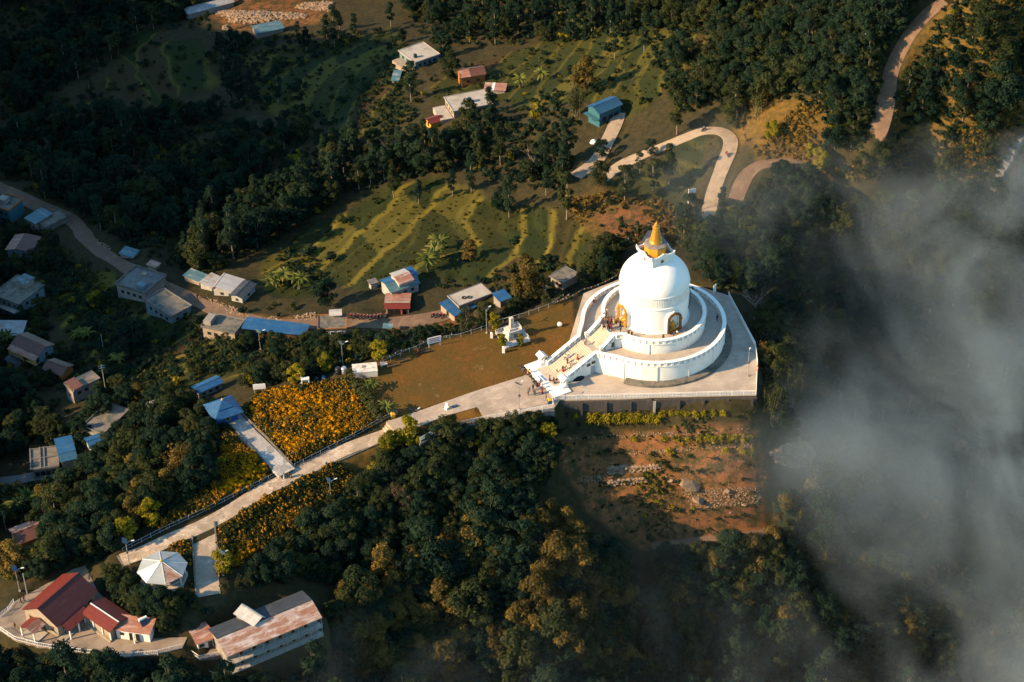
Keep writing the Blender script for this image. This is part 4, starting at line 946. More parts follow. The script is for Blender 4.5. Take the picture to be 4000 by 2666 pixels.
def opening(s, side, at, z, w, h, frame, pane=None, name='window', ins=.35, proud=.03):
    t = s['t']; L, Wd = s['L'], s['W']
    pos = {'S': (at*L, ins-proud, 0), 'N': (at*L, Wd-ins+proud, 0), 'W': (ins-proud, at*Wd, 0), 'E': (L-ins+proud, at*Wd, 0)}[side]; ax = side in 'SN'
    sg = {'S': (0, -1), 'N': (0, 1), 'W': (-1, 0), 'E': (1, 0)}[side]
    f = lpart(name, MB().box((pos[0], pos[1], z), (w, .10, h) if ax else (.10, w, h)), frame, t)
    if pane is not None:
        c = (pos[0]+sg[0]*.04, pos[1]+sg[1]*.04, z); k = .16; lpart('pane', MB().box(c, (w-k, .06, h-k) if ax else (.06, w-k, h-k)), pane, f)
    return f
def rowof(s, side, n, z, w, h, frame, pane, a=.12, b=.88, **kw):
    for i in range(n): opening(s, side, a+(b-a)*(i+.5)/n, z, w, h, frame, pane, **kw)
def posts(s, pts, z0, z1, r, mat, name='post'):
    for x, y in pts: lpart(name, MB().box((x, y, (z0+z1)/2), (r, r, z1-z0)), mat, s['t'])
def tank(x, y, z, label, mat=tank_black, r=.55, h=1.15):
    t = thing('water_tank', label, 'water tank', (x, y, z))
    lpart('barrel', MB().lathe([(r*.96, 0), (r, .06), (r, h*.3), (r*.96, h*.33), (r, h*.36), (r, h*.66), (r*.96, h*.69), (r, h*.72), (r, h*.88), (r*.55, h), (r*.3, h+.02)], 20), mat, t, True); lpart('lid', MB().lathe([(r*.32, h), (r*.34, h+.1), (r*.1, h+.13)], 12), mat, t, True); return t
def onroof(s, fx, fy, z):
    c, sn = math.cos(s['rz']), math.sin(s['rz']); x, y = fx*s['L'], fy*s['W']; return (s['o'][0]+c*x-sn*y, s['o'][1]+sn*x+c*y, s['g']+z*VS[0])
# ---- courtyard: maroon hall
s = site(z3(375, 925), z3(640, 690), z3(190, 770), 3.4, -7.0); base(s, 'hall', 'long hall with maroon tin gable roof in the walled courtyard', 'hall')
gable(s, 3.4, 2.9, t_red_shade, t_red, cream_wall)
Lh, Wh = s['L'], s['W']; side_lo = 'S'
rowof(s, 'S', 5, 1.7, 1.1, 1.3, wood, glass, .1, .9); opening(s, 'W', .5, 1.1, 1.5, 2.2, wood, dark, 'door'); opening(s, 'W', .2, 1.7, .9, 1.2, wood, glass); opening(s, 'W', .8, 1.7, .9, 1.2, wood, glass)
boxed(s['t'], 'step', -1.2, Lh*.9, -1.5, .3, -.25, .25, cream_wall)
lpart('veranda_roof', plane_slab(MB(), [(1.0, -2.3, 2.5), (Lh*.62, -2.3, 2.5), (Lh*.62, .1, 3.35), (1.0, .1, 3.35)], .08), t_red, s['t'])
posts(s, [(1.2, -2.1), (Lh*.31, -2.1), (Lh*.6, -2.1)], -.1, 2.5, .24, white_wall)
m = MB(); px0, px1, py0, py1 = -3.6, -.1, Wh*.36, Wh*.72; ym = (py0+py1)/2
plane_slab(m, [(px0, py0-.3, 2.6), (px1, py0-.3, 2.6), (px1, ym, 3.5), (px0, ym, 3.5)], .08); lpart('porch_roof', m, t_rust2, s['t'])
m = MB(); plane_slab(m, [(px0, py1+.3, 2.6), (px1, py1+.3, 2.6), (px1, ym+.01, 3.495), (px0, ym+.01, 3.495)], .08); lpart('porch_roof', m, t_red, s['t'])
posts(s, [(px0+.2, py0), (px0+.2, py1)], -.05, 2.7, .26, white_wall); boxed(s['t'], 'porch_floor', px0-.2, px1, py0-.4, py1+.4, -.2, .22, concrete)
# ---- red low row
s = site(z3(720, 960), z3(538, 838), z3(862, 848), 2.7, -7.0); base(s, 'row_building', 'low row of rooms with bright red veranda roof beside the hall', 'building')
gable(s, 2.7, 1.0, t_red, t_red_shade, cream_wall, ridge=.42); L_, W_ = s['L'], s['W']
rowof(s, 'S', 4, 1.2, .95, 2.0, wood, dark, .08, .92, name='door', ins=1.8)
lpart('pale_ridge', MB().box((L_/2, W_*.42, 3.76), (L_+.2, .3, .05)), white_tin, s['t'])
posts(s, [(.3, .25), (L_*.36, .25), (L_*.68, .25), (L_-.3, .25)], -.05, 2.65, .24, white_wall); boxed(s['t'], 'veranda_floor', 0, L_, -.3, .34, -.2, .28, cream_wall)
# ---- white rusty annex
s = site(z3(745, 945), z3(985, 975), z3(865, 858), 2.6, -7.0); base(s, 'annex', 'small white annex with patched rusty roof beside the courtyard trees', 'outbuilding')
shed(s, 2.6, 3.1, t_rust2, white_wall); opening(s, 'S', .45, 1.0, .9, 2.0, wood, dark, 'door'); opening(s, 'S', .62, 1.0, .8, 2.0, wood, dark, 'door'); opening(s, 'S', .2, 1.5, .8, .8, wood, glass); posts(s, [(s['L']*.56, -.4)], -.05, 2.6, .3, white_wall, 'pier')
# ---- octagonal pavilion
c = W(z3(1065, 525), -5+3.2); gz = float(H(c[0], c[1])); c = W(z3(1065, 530), gz+3.1)
t = thing('gazebo', 'octagonal pavilion with pale grey metal roof among bushes by the path', 'gazebo', (c[0], c[1], gz)); BLOCK.append((np.array([(c[0]+6*math.cos(a), c[1]+6*math.sin(a)) for a in np.linspace(0, 6.28, 12)[:-1]]), .5))
RG = 5.3; a0 = R(14)
for k in range(8):
    a, b = a0+k*math.pi/4, a0+(k+1)*math.pi/4; pa, pb = (RG*math.cos(a), RG*math.sin(a), 2.9), (RG*math.cos(b), RG*math.sin(b), 2.9); ap = (0, 0, 4.75)
    v = [pa, pb, ap]; v2 = [(x, y, z-.1) for x, y, z in v]; lpart('roof_panel', MB().add(v+v2, [(0, 1, 2), (5, 4, 3), (0, 3, 4, 1), (1, 4, 5, 2), (2, 5, 3, 0)]), t_rust if k == 6 else white_tin if k == 4 else gazebo_tin, t)
    lpart('rafter', MB().tube([pa, (0, 0, 4.80)], .06, 5), white_tin, t)
    lpart('column', MB().tube([(pa[0]*.86, pa[1]*.86, -.5), (pa[0]*.86, pa[1]*.86, 2.95)], .13, 8), white_wall, t)
lpart('finial', MB().lathe([(.28, 4.7), (.34, 4.82), (.3, 4.98), (.12, 5.1), (.04, 5.3)], 12), gold, t, True); lpart('floor', MB().lathe([(5.0, -1.0), (5.0, .3)], 8, a0=a0), concrete, t)
for k in range(8):
    if k in (5,): continue
    a, b = a0+k*math.pi/4, a0+(k+1)*math.pi/4; r_ = 4.5; lpart('rail', MB().tube([(r_*math.cos(a), r_*math.sin(a), 1.15), (r_*math.cos(b), r_*math.sin(b), 1.15)], .05, 5), white_wall, t)
# ---- lodge
s = site(z3(1490, 1120), z3(2112, 862), z3(1445, 1000), 5.2, -10.35); base(s, 'lodge', 'two storey lodge with long patchy rusted roof and railed balconies', 'lodge')
s['W'] = W_ = 9.2; L_ = s['L']; BLOCK[-1] = (np.array([onroof(s, a, b, 0)[:2] for a, b in ((-.05, -.3), (1.05, -.3), (1.05, 1.2), (-.05, 1.2))]), .5)
gable(s, 5.2, 1.25, t_rust, t_black, None, ridge=.5)
v = [(x, y, z) for z in (-3.0, 5.3) for x, y in ((.4, 1.5), (L_-.4, 1.5), (L_-.4, W_-.4), (.4, W_-.4))]; lpart('wall', MB().add(v, [(3, 2, 1, 0), (4, 5, 6, 7)]+[(k, (k+1) % 4, 4+(k+1) % 4, 4+k) for k in range(4)]), plaster, s['t'])
for st, zbal in ((0, .06), (1, 2.62)):
    lpart('balcony', MB().box((L_/2, .72, zbal-.09), (L_, 1.7, .18)), concrete, s['t'])
    rowof(s, 'S', 7, zbal+1.45, 1.3, 1.1, yellow_paint, glass, .04, .98, ins=1.5); rowof(s, 'S', 6, zbal+1.05, .9, 2.0, yellow_paint, dark, .10, .92, name='door', ins=1.5)
    m = MB()
    for zz_ in (.55, 1.0): m.tube([(0, -.05, zbal+zz_), (L_, -.05, zbal+zz_)], .035, 4)
    for i in range(19): x = L_*i/18; m.box((x, -.05, zbal+.5), (.06, .06, 1.0))
    lpart('railing', m, metal_grey, s['t'])
posts(s, [(L_*i/8+.15*(i == 0)-.15*(i == 8), .12) for i in range(9)], -2, 5.15, .11, metal_grey, 'pillar')
# white tin dormer on the rear roof
s2 = site(z3(1665, 920), z3(1740, 862), z3(1595, 790), 6.6, -10.35); BLOCK.pop(); base(s2, 'roof_hut', 'white tin gable hut rising behind the rusted lodge roof', 'hut'); gable(s2, 6.6, .8, t_white, t_grey, plaster, axis='y', ridge=.75, z0=4.0)
# small cabin
s = site(z3(1290, 1040), z3(1410, 995), z3(1228, 935), 2.7, -9.4); base(s, 'cabin', 'small white cabin with rusty roof on the railed terrace left of the lodge', 'cabin'); gable(s, 2.7, .6, t_rust2, t_rust2, white_wall); opening(s, 'S', .3, 1.5, 1.1, .9, wood, glass); opening(s, 'S', .75, 1.0, .9, 1.9, wood, glass, 'door'); opening(s, 'W', .5, 1.5, .8, .8, wood, glass)
lpart('yellow_shutter', MB().box((s['L']+.05, .7, 1.1), (.12, .9, 2.0)), yellow_paint, s['t'])
slab('lodge_terrace', Wn(ZZ(z3, (1185, 1055), (1310, 1140), (1460, 1110), (1460, 1000), (1410, 960), (1230, 930)), -9.4), -9.4, 3.6, pave_yard)
slab('lower_terrace', Wn(ZZ(z3, (1200, 1100), (1310, 1210), (1430, 1262), (1510, 1240), (1500, 1130), (1320, 1150)), -12.3), -12.3, 2.0, concrete)
BLOCK.append((Wn(ZZ(z3, (1185, 1055), (1430, 1270), (2112, 990), (1460, 960), (1230, 920)), -10)[:, :2], 1.0))
# ---- village houses, west
VS[0] = .78
def H1():
    s = site(z2(35, 482), z2(213, 498), z2(95, 377), 3.4); base(s, 'white_house', 'white house with two small windows and brown rusty gable roof'); gable(s, 3.4, .9, t_rust2, t_dark, blue_wall, axis='y', ridge=.42)
    rowof(s, 'S', 2, 1.8, .9, 1.0, wood, glass, .1, .85); opening(s, 'E', .5, 1.8, .9, 1.0, wood, glass)
H1()
s = site(z2(235, 290), z2(310, 340), z2(310, 162), 3.2); base(s, 'flat_roof_house', 'grey flat roofed house with pale slab beside the dirt road at the far left'); s['W'] = max(s['W'], 8); walls(s, 3.2, plaster); flat_roof(s, 3.2, old_concrete, par=True)
rowof(s, 'S', 2, 1.6, .9, 1.0, wood, glass); 
s = site(z2(160, 262), z2(240, 305), z2(225, 165), 4.6); BLOCK.pop(); base(s, 'tin_roof_house', 'grey walled house with dull teal tin roof next to the pale slab'); shed(s, 4.4, 4.8, t_teal, plaster); rowof(s, 'S', 2, 2.0, .8, .9, wood, glass)
s = site(z2(-60, 190), z2(60, 225), z2(0, 95), 6.0); base(s, 'painted_house', 'house with orange red parapet and cluttered roof at the left edge'); walls(s, 6, teal_wall); flat_roof(s, 6, old_concrete, par=True, pm=orange_wall, ph=.6); rowof(s, 'S', 3, 4.3, .9, 1.1, wood, glass); rowof(s, 'S', 3, 1.5, .9, 1.1, wood, glass)
lpart('rooftop_cabin', MB().box((s['L']*.3, s['W']*.5, 7.2), (2.6, 2.4, 1.9)), plaster, s['t'])
s = site(z2(-60, 790), z2(130, 862), z2(75, 640), 6.2); base(s, 'two_storey_house', 'two storey flat roofed house with blue sided cabin on its roof'); walls(s, 6.2, blue_wall); flat_roof(s, 6.2, old_concrete, par=True, ph=.25); rowof(s, 'S', 4, 4.6, 1.0, 1.2, wood, glass); rowof(s, 'E', 2, 4.6, 1.0, 1.2, wood, glass); rowof(s, 'S', 3, 1.5, 1.0, 1.2, wood, glass); lpart('balcony', MB().box((s['L']/2, -.3, 3.2), (s['L'], 1.5, .2)), concrete, s['t'])
s2 = site(z2(97, 692), z2(170, 722), z2(150, 636), 8.7, s['g']); BLOCK.pop(); base(s2, 'rooftop_cabin', 'cabin with stone weighted tin roof standing on the two storey house', 'cabin'); shed(s2, 8.6, 8.8, t_teal, cream_wall, 6.45)
rr = random.Random(4); m = MB()
for i in range(16): m.box((s2['L']*rr.random(), s2['W']*rr.random(), 8.85), (.32, .26, .2), rr.random()*3)
lpart('weight_stone', m, rubble_m, s2['t'])['kind'] = 'stuff'
s = site(z2(-40, 1060), z2(150, 1062), z2(0, 965), 2.8); base(s, 'tin_shed', 'long low shed with streaky rusted roof at the left edge', 'shed'); shed(s, 2.6, 3.1, t_grey, plaster)
s = site(z2(262, 1205), z2(75, 1120), z2(335, 1110), 5.6); base(s, 'yellow_balcony_house', 'brown roofed house with yellow painted balcony front'); gable(s, 5.6, 1.5, t_dark, t_dark, blue_wall, ridge=.5)
L_, W_ = s['L'], s['W']; lpart('balcony', MB().box((L_/2, -.5, 2.75), (L_, 1.7, .18)), concrete, s['t'])
sideA = 'N' if math.sin(s['rz']) * 0 + onroof(s, .5, 0, 0)[1] > onroof(s, .5, 1, 0)[1] else 'S'
ys = -.5 if sideA == 'S' else W_+.5; m = MB()
m.box((L_/2, ys*1.0+(-.7 if sideA == 'S' else .7), 3.3), (L_, .08, .95)); lpart('balcony_front', m, yellow_paint, s['t']); lpart('veranda_roof', plane_slab(MB(), [(0, -1.6, 4.7), (L_, -1.6, 4.7), (L_, .2, 5.6), (0, .2, 5.6)] if sideA == 'S' else [(0, W_+1.6, 4.7), (L_, W_+1.6, 4.7), (L_, W_-.2, 5.6), (0, W_-.2, 5.6)], .08), t_rust2, s['t'])
posts(s, [(x, ys*1.0+(-.6 if sideA == 'S' else .6)) for x in (.2, L_*.5, L_-.2)], 0, 4.8, .2, yellow_paint); rowof(s, sideA, 4, 4.1, .9, 1.1, yellow_paint, glass); rowof(s, sideA, 3, 1.1, .9, 2.0, yellow_paint, dark, name='door'); rowof(s, 'E', 1, 4.1, .9, 1.1, wood, glass); rowof(s, 'W', 1, 4.1, .9, 1.1, wood, glass)
s = site(z2(25, 1225), z2(105, 1262), z2(60, 1180), 2.3); base(s, 'small_hut', 'dark roofed hut in front of the yellow balcony house', 'hut'); shed(s, 2.2, 2.6, t_black, house_white); opening(s, 'S', .5, 1.2, .7, .7, wood, glass)
s = site(z2(420, 1340), z2(285, 1292), z2(470, 1255), 3.0); base(s, 'rusty_house', 'house with sagging dark rust roof next to the grey concrete block'); gable(s, 3.0, 1.4, t_dark, t_dark, orange_wall); rowof(s, 'S', 2, 1.5, .8, .9, wood, glass)
s = site(z2(490, 1450), z2(430, 1395), z2(670, 1345), 6.0); base(s, 'concrete_house', 'bare grey concrete house with blank walls and flat roof'); walls(s, 6, plaster); flat_roof(s, 6, old_concrete, par=False); rowof(s, 'S', 1, 3.2, 1.0, .9, wood, dark); rowof(s, 'E', 3, 4.2, 1.0, 1.1, wood, dark); rowof(s, 'W', 3, 4.2, 1.0, 1.1, wood, dark)
s2 = site(z2(432, 1382), z2(495, 1440), z2(490, 1335), 7.4, s['g']); BLOCK.pop(); base(s2, 'stair_head', 'stair head with broken tin roof on the bare grey concrete house', 'cabin'); shed(s2, 7.3, 7.5, t_dark, plaster, 6.25)
s = site(z2(780, 722), z2(990, 790), z2(888, 585), 4.0); base(s, 'walled_roof_house', 'flat roofed house with railed dark roof directly below the dirt road'); walls(s, 4, plaster); flat_roof(s, 4, dark_concrete, par=True, pm=old_concrete, ph=.7); rowof(s, 'S', 4, 2, 1, 1.2, wood, glass); lpart('rooftop_tub', MB().box((s['L']*.72, s['W']*.25, 4.9), (2.4, 1.9, 1.3)), blue_wall, s['t']); lpart('rooftop_table', MB().box((s['L']*.45, s['W']*.75, 4.75), (1.5, 1.0, .7)), cream_wall, s['t'])
s = site(z2(975, 830), z2(1165, 950), z2(1110, 745), 3.6); base(s, 'roadside_house', 'house with mottled grey slab roof between two road bends'); walls(s, 3.6, blue_wall); flat_roof(s, 3.6, old_concrete, par=True, pm=dark_concrete); rowof(s, 'S', 4, 1.9, 1, 1.1, wood, glass); rowof(s, 'E', 2, 1.9, 1, 1.1, wood, glass)
s = site(z2(1240, 655), z2(1355, 700), z2(1300, 608), 2.6); base(s, 'teal_roof_shed', 'shed with teal tin roof at the left end of the roadside row', 'shed'); shed(s, 2.5, 2.8, t_teal, cream_wall)
s = site(z2(1350, 700), z2(1440, 740), z2(1395, 618), 2.8); base(s, 'patched_shed', 'shed with torn white and grey roof sheets in the roadside row', 'shed'); shed(s, 2.7, 3.0, t_grey, house_white)
s = site(z2(1440, 745), z2(1600, 775), z2(1480, 650), 3.2); base(s, 'white_gable_house', 'white gabled house with rust striped roof in the roadside row'); gable(s, 3.2, 1.1, t_rust2, t_white, house_white, axis='y', ridge=.12); opening(s, 'S', .4, 1.5, .9, 1.0, wood, glass); opening(s, 'S', .75, 1.0, .9, 1.9, wood, dark, 'door')
s = site(z2(1560, 790), z2(1650, 815), z2(1650, 690), 2.8); base(s, 'black_roof_house', 'white walled house with black tin roof at the right end of the roadside row'); gable(s, 2.8, .7, t_black, t_black, house_white, axis='y'); opening(s, 'S', .5, 1.4, .8, .9, wood, glass); opening(s, 'E', .5, 1.4, .8, .9, wood, glass)
s = site(z2(805, 500), z2(905, 530), z2(860, 460), 1.8); base(s, 'collapsed_shed', 'collapsed lean-to of pale tin sheets under the forest edge', 'shed'); shed(s, 1.4, 2.0, t_teal, plaster)
s = site(z2(990, 580), z2(1060, 605), z2(1020, 545), 2.0); base(s, 'goat_shed', 'tiny shed with brown and grey roof above the dirt road', 'shed'); shed(s, 1.9, 2.1, t_rust2, plaster)
s = site(z2(1365, 1010), z2(1600, 1060), z2(1430, 915), 4.2); base(s, 'brown_slab_house', 'house with warm brown slab roof and low rusty railing beside the blue tarpaulin'); walls(s, 4.2, cream_wall); flat_roof(s, 4.2, old_concrete, par=True, pm=dark_concrete); rowof(s, 'S', 4, 2.2, 1, 1.2, wood, glass); lpart('stair_cabin', MB().box((s['L']*.14, s['W']*.45, 5.3), (2.0, 3.4, 1.7)), plaster, s['t'])
s = site(z2(1640, 1010), z2(2075, 1062), z2(1650, 982), 3.0); base(s, 'tarpaulin_shelter', 'long shelter under a bright blue roof along the village road', 'shelter'); s['W'] = 4.6; shed(s, 2.6, 3.0, t_blue)
posts(s, [(x*s['L'], y*s['W']) for x in (.03, .27, .5, .73, .97) for y in (.08, .92)], -2, 2.6, .14, wood)
# house with pale roof cabin
s = site(z5(592, 160), z5(790, 150), z5(600, 70), 5.2); base(s, 'roof_cabin_house', 'weathered house with a small pale gabled cabin on its roof'); s['W'] = max(s['W'], 6); walls(s, 5.2, blue_wall); flat_roof(s, 5.2, old_concrete, par=True, pm=orange_wall, ph=.3); rowof(s, 'S', 3, 3.6, 1, 1.2, white, glass); rowof(s, 'W', 2, 3.6, 1, 1.2, white, glass)
x, y, z = onroof(s, .42, .7, 5.5); t = thing('roof_cabin', 'small pale gabled cabin on the weathered house by the road', 'cabin', (x, y, z), s['rz']); t.scale = (1, 1, .8); q = dict(t=t, L=3.0, W=2.6, o=(x, y, z), rz=s['rz'], g=z); gable(q, 1.2, .9, t_white, t_white, cream_wall, z0=-.02)
# blue roofs near the garden
s = site(z7(1400, 250), z7(1580, 170), z7(1365, 195), 3.0); base(s, 'blue_long_shed', 'long shed with blue tin roof above the blue pavilion', 'shed'); gable(s, 3.0, .7, t_blue, t_blue, plaster); rowof(s, 'S', 3, 1.6, .9, .9, wood, glass)
cw = W(z7(1575, 345), -2.2+2.8); zp = float(H(cw[0], cw[1])); cw = W(z7(1578, 352), zp+2.9)
t = thing('blue_pavilion', 'square pavilion with two tiered blue pyramid roof at the end of the side path', 'pavilion', (cw[0], cw[1], zp), R(28)); BLOCK.append((np.array([(cw[0]+a, cw[1]+b) for a, b in ((-4, -4), (4, -4), (4, 4), (-4, 4))]), .3))
def pyr(r0, z0, r1, z1_): a = [(sx*r0, sy*r0, z0) for sx, sy in ((-1, -1), (1, -1), (1, 1), (-1, 1))]; b = [(sx*r1, sy*r1, z1_) for sx, sy in ((-1, -1), (1, -1), (1, 1), (-1, 1))]; return MB().add(a+b, [(3, 2, 1, 0), (4, 5, 6, 7)]+[(k, (k+1) % 4, 4+(k+1) % 4, 4+k) for k in range(4)])
lpart('wall', MB().box((0, 0, .7), (5.0, 5.0, 4.4)), blue_dark, t); lpart('lower_roof', pyr(3.6, 2.8, 1.5, 4.1), t_blue, t); lpart('upper_roof', pyr(1.9, 4.05, .08, 5.3), t_blue, t); lpart('finial', MB().lathe([(.22, 5.2), (.26, 5.4), (.08, 5.7)], 8), yellow_paint, t, True)
for a, b in ((0, -2.53), (2.53, 0)): f_ = lpart('window', MB().box((a, b, 1.5), (1.0 if a == 0 else .08, .08 if a == 0 else 1.0, 1.1)), yellow_paint, t); lpart('pane', MB().box((a*1.01, b*1.01, 1.5), (.8 if a == 0 else .08, .08 if a == 0 else .8, .9)), glass, f_)
s = site(z7(1045, 345), z7(1130, 320), z7(1080, 300), 3.0); base(s, 'pale_roof_shed', 'shed of pale tin half hidden by the trees near the pavilion', 'shed'); s['L'] = 4.5; shed(s, 2.7, 3.1, t_white, plaster)
s = site(z7(735, 545), z7(920, 370), z7(665, 510), 3.2); base(s, 'garden_slab_house', 'long bare concrete slab roof on the wooded hillside'); s['W'] = max(s['W'], 6.5); walls(s, 3.2, plaster); flat_roof(s, 3.2, old_concrete, par=True, pm=dark_concrete, ph=.35); rowof(s, 'S', 4, 1.7, 1, 1.1, wood, glass)
s = site(z7(640, 640), z7(740, 605), z7(597, 565), 3.0); base(s, 'blue_roof_hut', 'white hut with steep blue roof below the concrete slab', 'hut'); gable(s, 3.0, .8, t_blue, t_blue, house_white); opening(s, 'W', .5, 1.5, .8, .9, wood, glass)
s = site(z7(215, 800), z7(420, 770), z7(205, 650), 3.4); base(s, 'unfinished_house', 'unfinished house with bare beams and brown slab next to a blue roof'); walls(s, 3.4, plaster); flat_roof(s, 3.4, old_concrete); L_, W_ = s['L'], s['W']; rowof(s, 'S', 4, 1.6, 1.1, 1.7, dark_concrete, dark)
for x in (.02, .36, .5, .98): lpart('beam', MB().box((x*L_, W_/2, 3.85), (.3, W_, .35)), dark_concrete, s['t'])
for y in (.03, .5, .97): lpart('beam', MB().box((L_/2, y*W_, 3.80), (L_, .28, .3)), dark_concrete, s['t'])
for i in range(12): lpart('rebar', MB().tube([(L_*(i+.5)/12, W_*.97, 3.9), (L_*(i+.5)/12, W_*.97+.2, 4.9)], .035, 4), wood, s['t'])
s = site(z7(425, 732), z7(546, 705), z7(414, 560), 3.6); base(s, 'blue_tin_house', 'house with tall blue tin roof attached to the unfinished beams'); gable(s, 3.4, .6, t_blue2, t_blue, plaster, ridge=.3)
s = site(z7(130, 1320), z7(322, 1245), z7(95, 1295), 3.0); base(s, 'brown_roof_cottage', 'cottage with brown gable roof and pale brick base among dense trees'); s['W'] = max(s['W'], 6.0); gable(s, 3.0, 1.4, t_dark, t_rust2, orange_wall); opening(s, 'W', .5, 1.5, .9, 1.0, wood, glass); lpart('base_course', MB().box((s['L']/2, s['W']/2, .1), (s['L']-.5, s['W']-.5, 1.3)), cream_wall, s['t'])
# ---- northern farmhouses
s = site(z4(580, 270), z4(760, 207), z4(490, 172), 3.4); base(s, 'white_slab_house', 'farmhouse with square white slab roof at the top of the valley'); walls(s, 3.4, blue_wall); flat_roof(s, 3.4, concrete, par=True, ph=.22); rowof(s, 'S', 4, 1.8, 1, 1.1, wood, glass); rowof(s, 'W', 3, 1.8, 1, 1.1, wood, glass); x, y, z = onroof(s, .22, .3, 3.7); tank(x, y, z, 'black water tank on the square white slab roof')
boxed(s['t'], 'terrace', -2.6, .2, .2, s['W']-.5, -2.0, .6, cream_wall)
s = site(z4(410, 390), z4(470, 392), z4(455, 318), 2.4); base(s, 'tin_lean_to', 'lean-to with ragged teal tin roof below the square white roof', 'shed'); shed(s, 2.3, 2.6, t_teal, cream_wall); opening(s, 'S', .5, 1.0, .8, 1.7, wood, dark, 'door')
s = site(z4(905, 372), z4(1085, 345), z4(885, 310), 4.2); base(s, 'orange_house', 'orange clay house with brown tin gable roof'); s['W'] = max(s['W'], 5.5); gable(s, 4.2, 1.5, t_dark, t_dark, orange_wall); rowof(s, 'S', 2, 2.0, .8, .9, wood, dark); opening(s, 'W', .5, 2.0, .8, .9, wood, dark); lpart('patch_roof', plane_slab(MB(), [(-.12, -.15, 4.24), (s['L']*.4, -.15, 4.24), (s['L']*.4, s['W']*.5, 5.76), (-.12, s['W']*.5, 5.76)], .05), t_rust2, s['t'])
s = site(z4(1065, 455), z4(1222, 462), z4(1080, 405), 2.3); base(s, 'striped_shed', 'low shed with red and silver striped tin roof', 'shed'); shed(s, 2.2, 2.5, t_rust2, plaster); lpart('pale_sheet', plane_slab(MB(), [(s['L']*.35, .0, 2.25), (s['L']*.47, .0, 2.25), (s['L']*.47, s['W'], 2.55), (s['L']*.35, s['W'], 2.55)], .03), white_tin, s['t'])
s = site(z4(850, 615), z4(1135, 560), z4(782, 512), 3.2); base(s, 'long_slab_house', 'farmhouse with long white slab roof partly hidden by two trees'); walls(s, 3.2, cream_wall); flat_roof(s, 3.2, concrete, par=True, ph=.2); rowof(s, 'S', 5, 1.7, 1, 1.1, wood, glass); rowof(s, 'W', 3, 1.7, .9, 1.1, wood, glass); x, y, z = onroof(s, .5, .4, 3.48); tank(x, y, z, 'dark green water tank on the long white slab roof', flat('green_tank', (.02, .06, .045), (.015, .045, .035), 2, .45), .65, 1.5)
boxed(s['t'], 'patio', -3.6, .1, .5, s['W']-.6, -2.0, .35, concrete)
s = site(z4(690, 700), z4(790, 668), z4(662, 655), 2.2); base(s, 'tiled_shed', 'small shed with red tile roof and yellow front below the long slab roof', 'shed'); gable(s, 2.2, .8, t_red, t_red, yellow_paint, ridge=.5); opening(s, 'W', .5, 1.0, .8, 1.6, wood, dark, 'door')
s = site(z4(1885, 628), z4(2050, 558), z4(1775, 580), 4.6); base(s, 'blue_shed', 'teal two storey shed with bright blue gable roof beside the hill road', 'shed'); gable(s, 4.6, 1.5, t_blue2, t_blue, teal_wall); rowof(s, 'S', 3, 1.4, 1.6, 2.0, teal_wall, dark, name='bay'); lpart('balcony', MB().box((-.4, s['W']*.5, 2.3), (1.6, s['W'], .18)), teal_wall, s['t']); opening(s, 'W', .5, 1.1, 1.4, 2.0, teal_wall, dark, 'door')
# ---- behind the lawn
s = site(z8(640, 480), z8(865, 405), z8(600, 405), 3.6); base(s, 'blue_gable_house', 'pale house with blue roof and central rust striped gable behind the lawn'); s['W'] = max(s['W'], 6.5); gable(s, 3.6, 1.2, t_teal, t_blue, house_white); rowof(s, 'S', 3, 1.9, .9, 1.0, wood, glass); opening(s, 'E', .5, 1.9, .9, 1.0, wood, glass)
L_, W_ = s['L'], s['W']; lpart('upper_wall', MB().box((L_*.58, W_*.45, 4.7), (L_*.5, W_*.7, 1.6)), house_white, s['t']); lpart('upper_roof', plane_slab(MB(), [(L_*.32, W_*.05, 5.3), (L_*.84, W_*.05, 5.3), (L_*.84, W_*.5, 6.3), (L_*.32, W_*.5, 6.3)], .09), t_rust2, s['t']); lpart('upper_roof', plane_slab(MB(), [(L_*.32, W_*.95, 5.3), (L_*.84, W_*.95, 5.3), (L_*.84, W_*.51, 6.295), (L_*.32, W_*.51, 6.295)], .09), t_white, s['t']); lpart('rear_wing', MB().box((L_*.95, W_*.8, 1.6), (3.0, 4.0, 5.0)), house_white, s['t']); lpart('rear_roof', MB().box((L_*.95, W_*.8, 4.2), (3.4, 4.4, .14)), t_blue, s['t'])
s = site(z8(590, 600), z8(785, 598), z8(575, 480), 3.0); base(s, 'red_roof_shop', 'roadside shop with rusty red tin roof facing parked motorbikes', 'shop'); gable(s, 2.8, .9, t_red, t_rust2, plaster, ridge=.28); lpart('pale_ridge', MB().box((s['L']/2, s['W']*.28, 3.76), (s['L'], .7, .08)), cream_wall, s['t']); rowof(s, 'S', 3, 1.2, 1.6, 2.0, wood, dark, name='shutter')
s = site(z8(1160, 590), z8(1420, 490), z8(1078, 505), 3.6); base(s, 'tyre_roof_house', 'house with pale flat roof holding two old tyres'); s['L'] = min(s['L'], 15); walls(s, 3.6, cream_wall); flat_roof(s, 3.6, concrete, par=True, pm=dark_concrete, ph=.18); rowof(s, 'S', 4, 1.8, 1, 1.1, wood, glass)
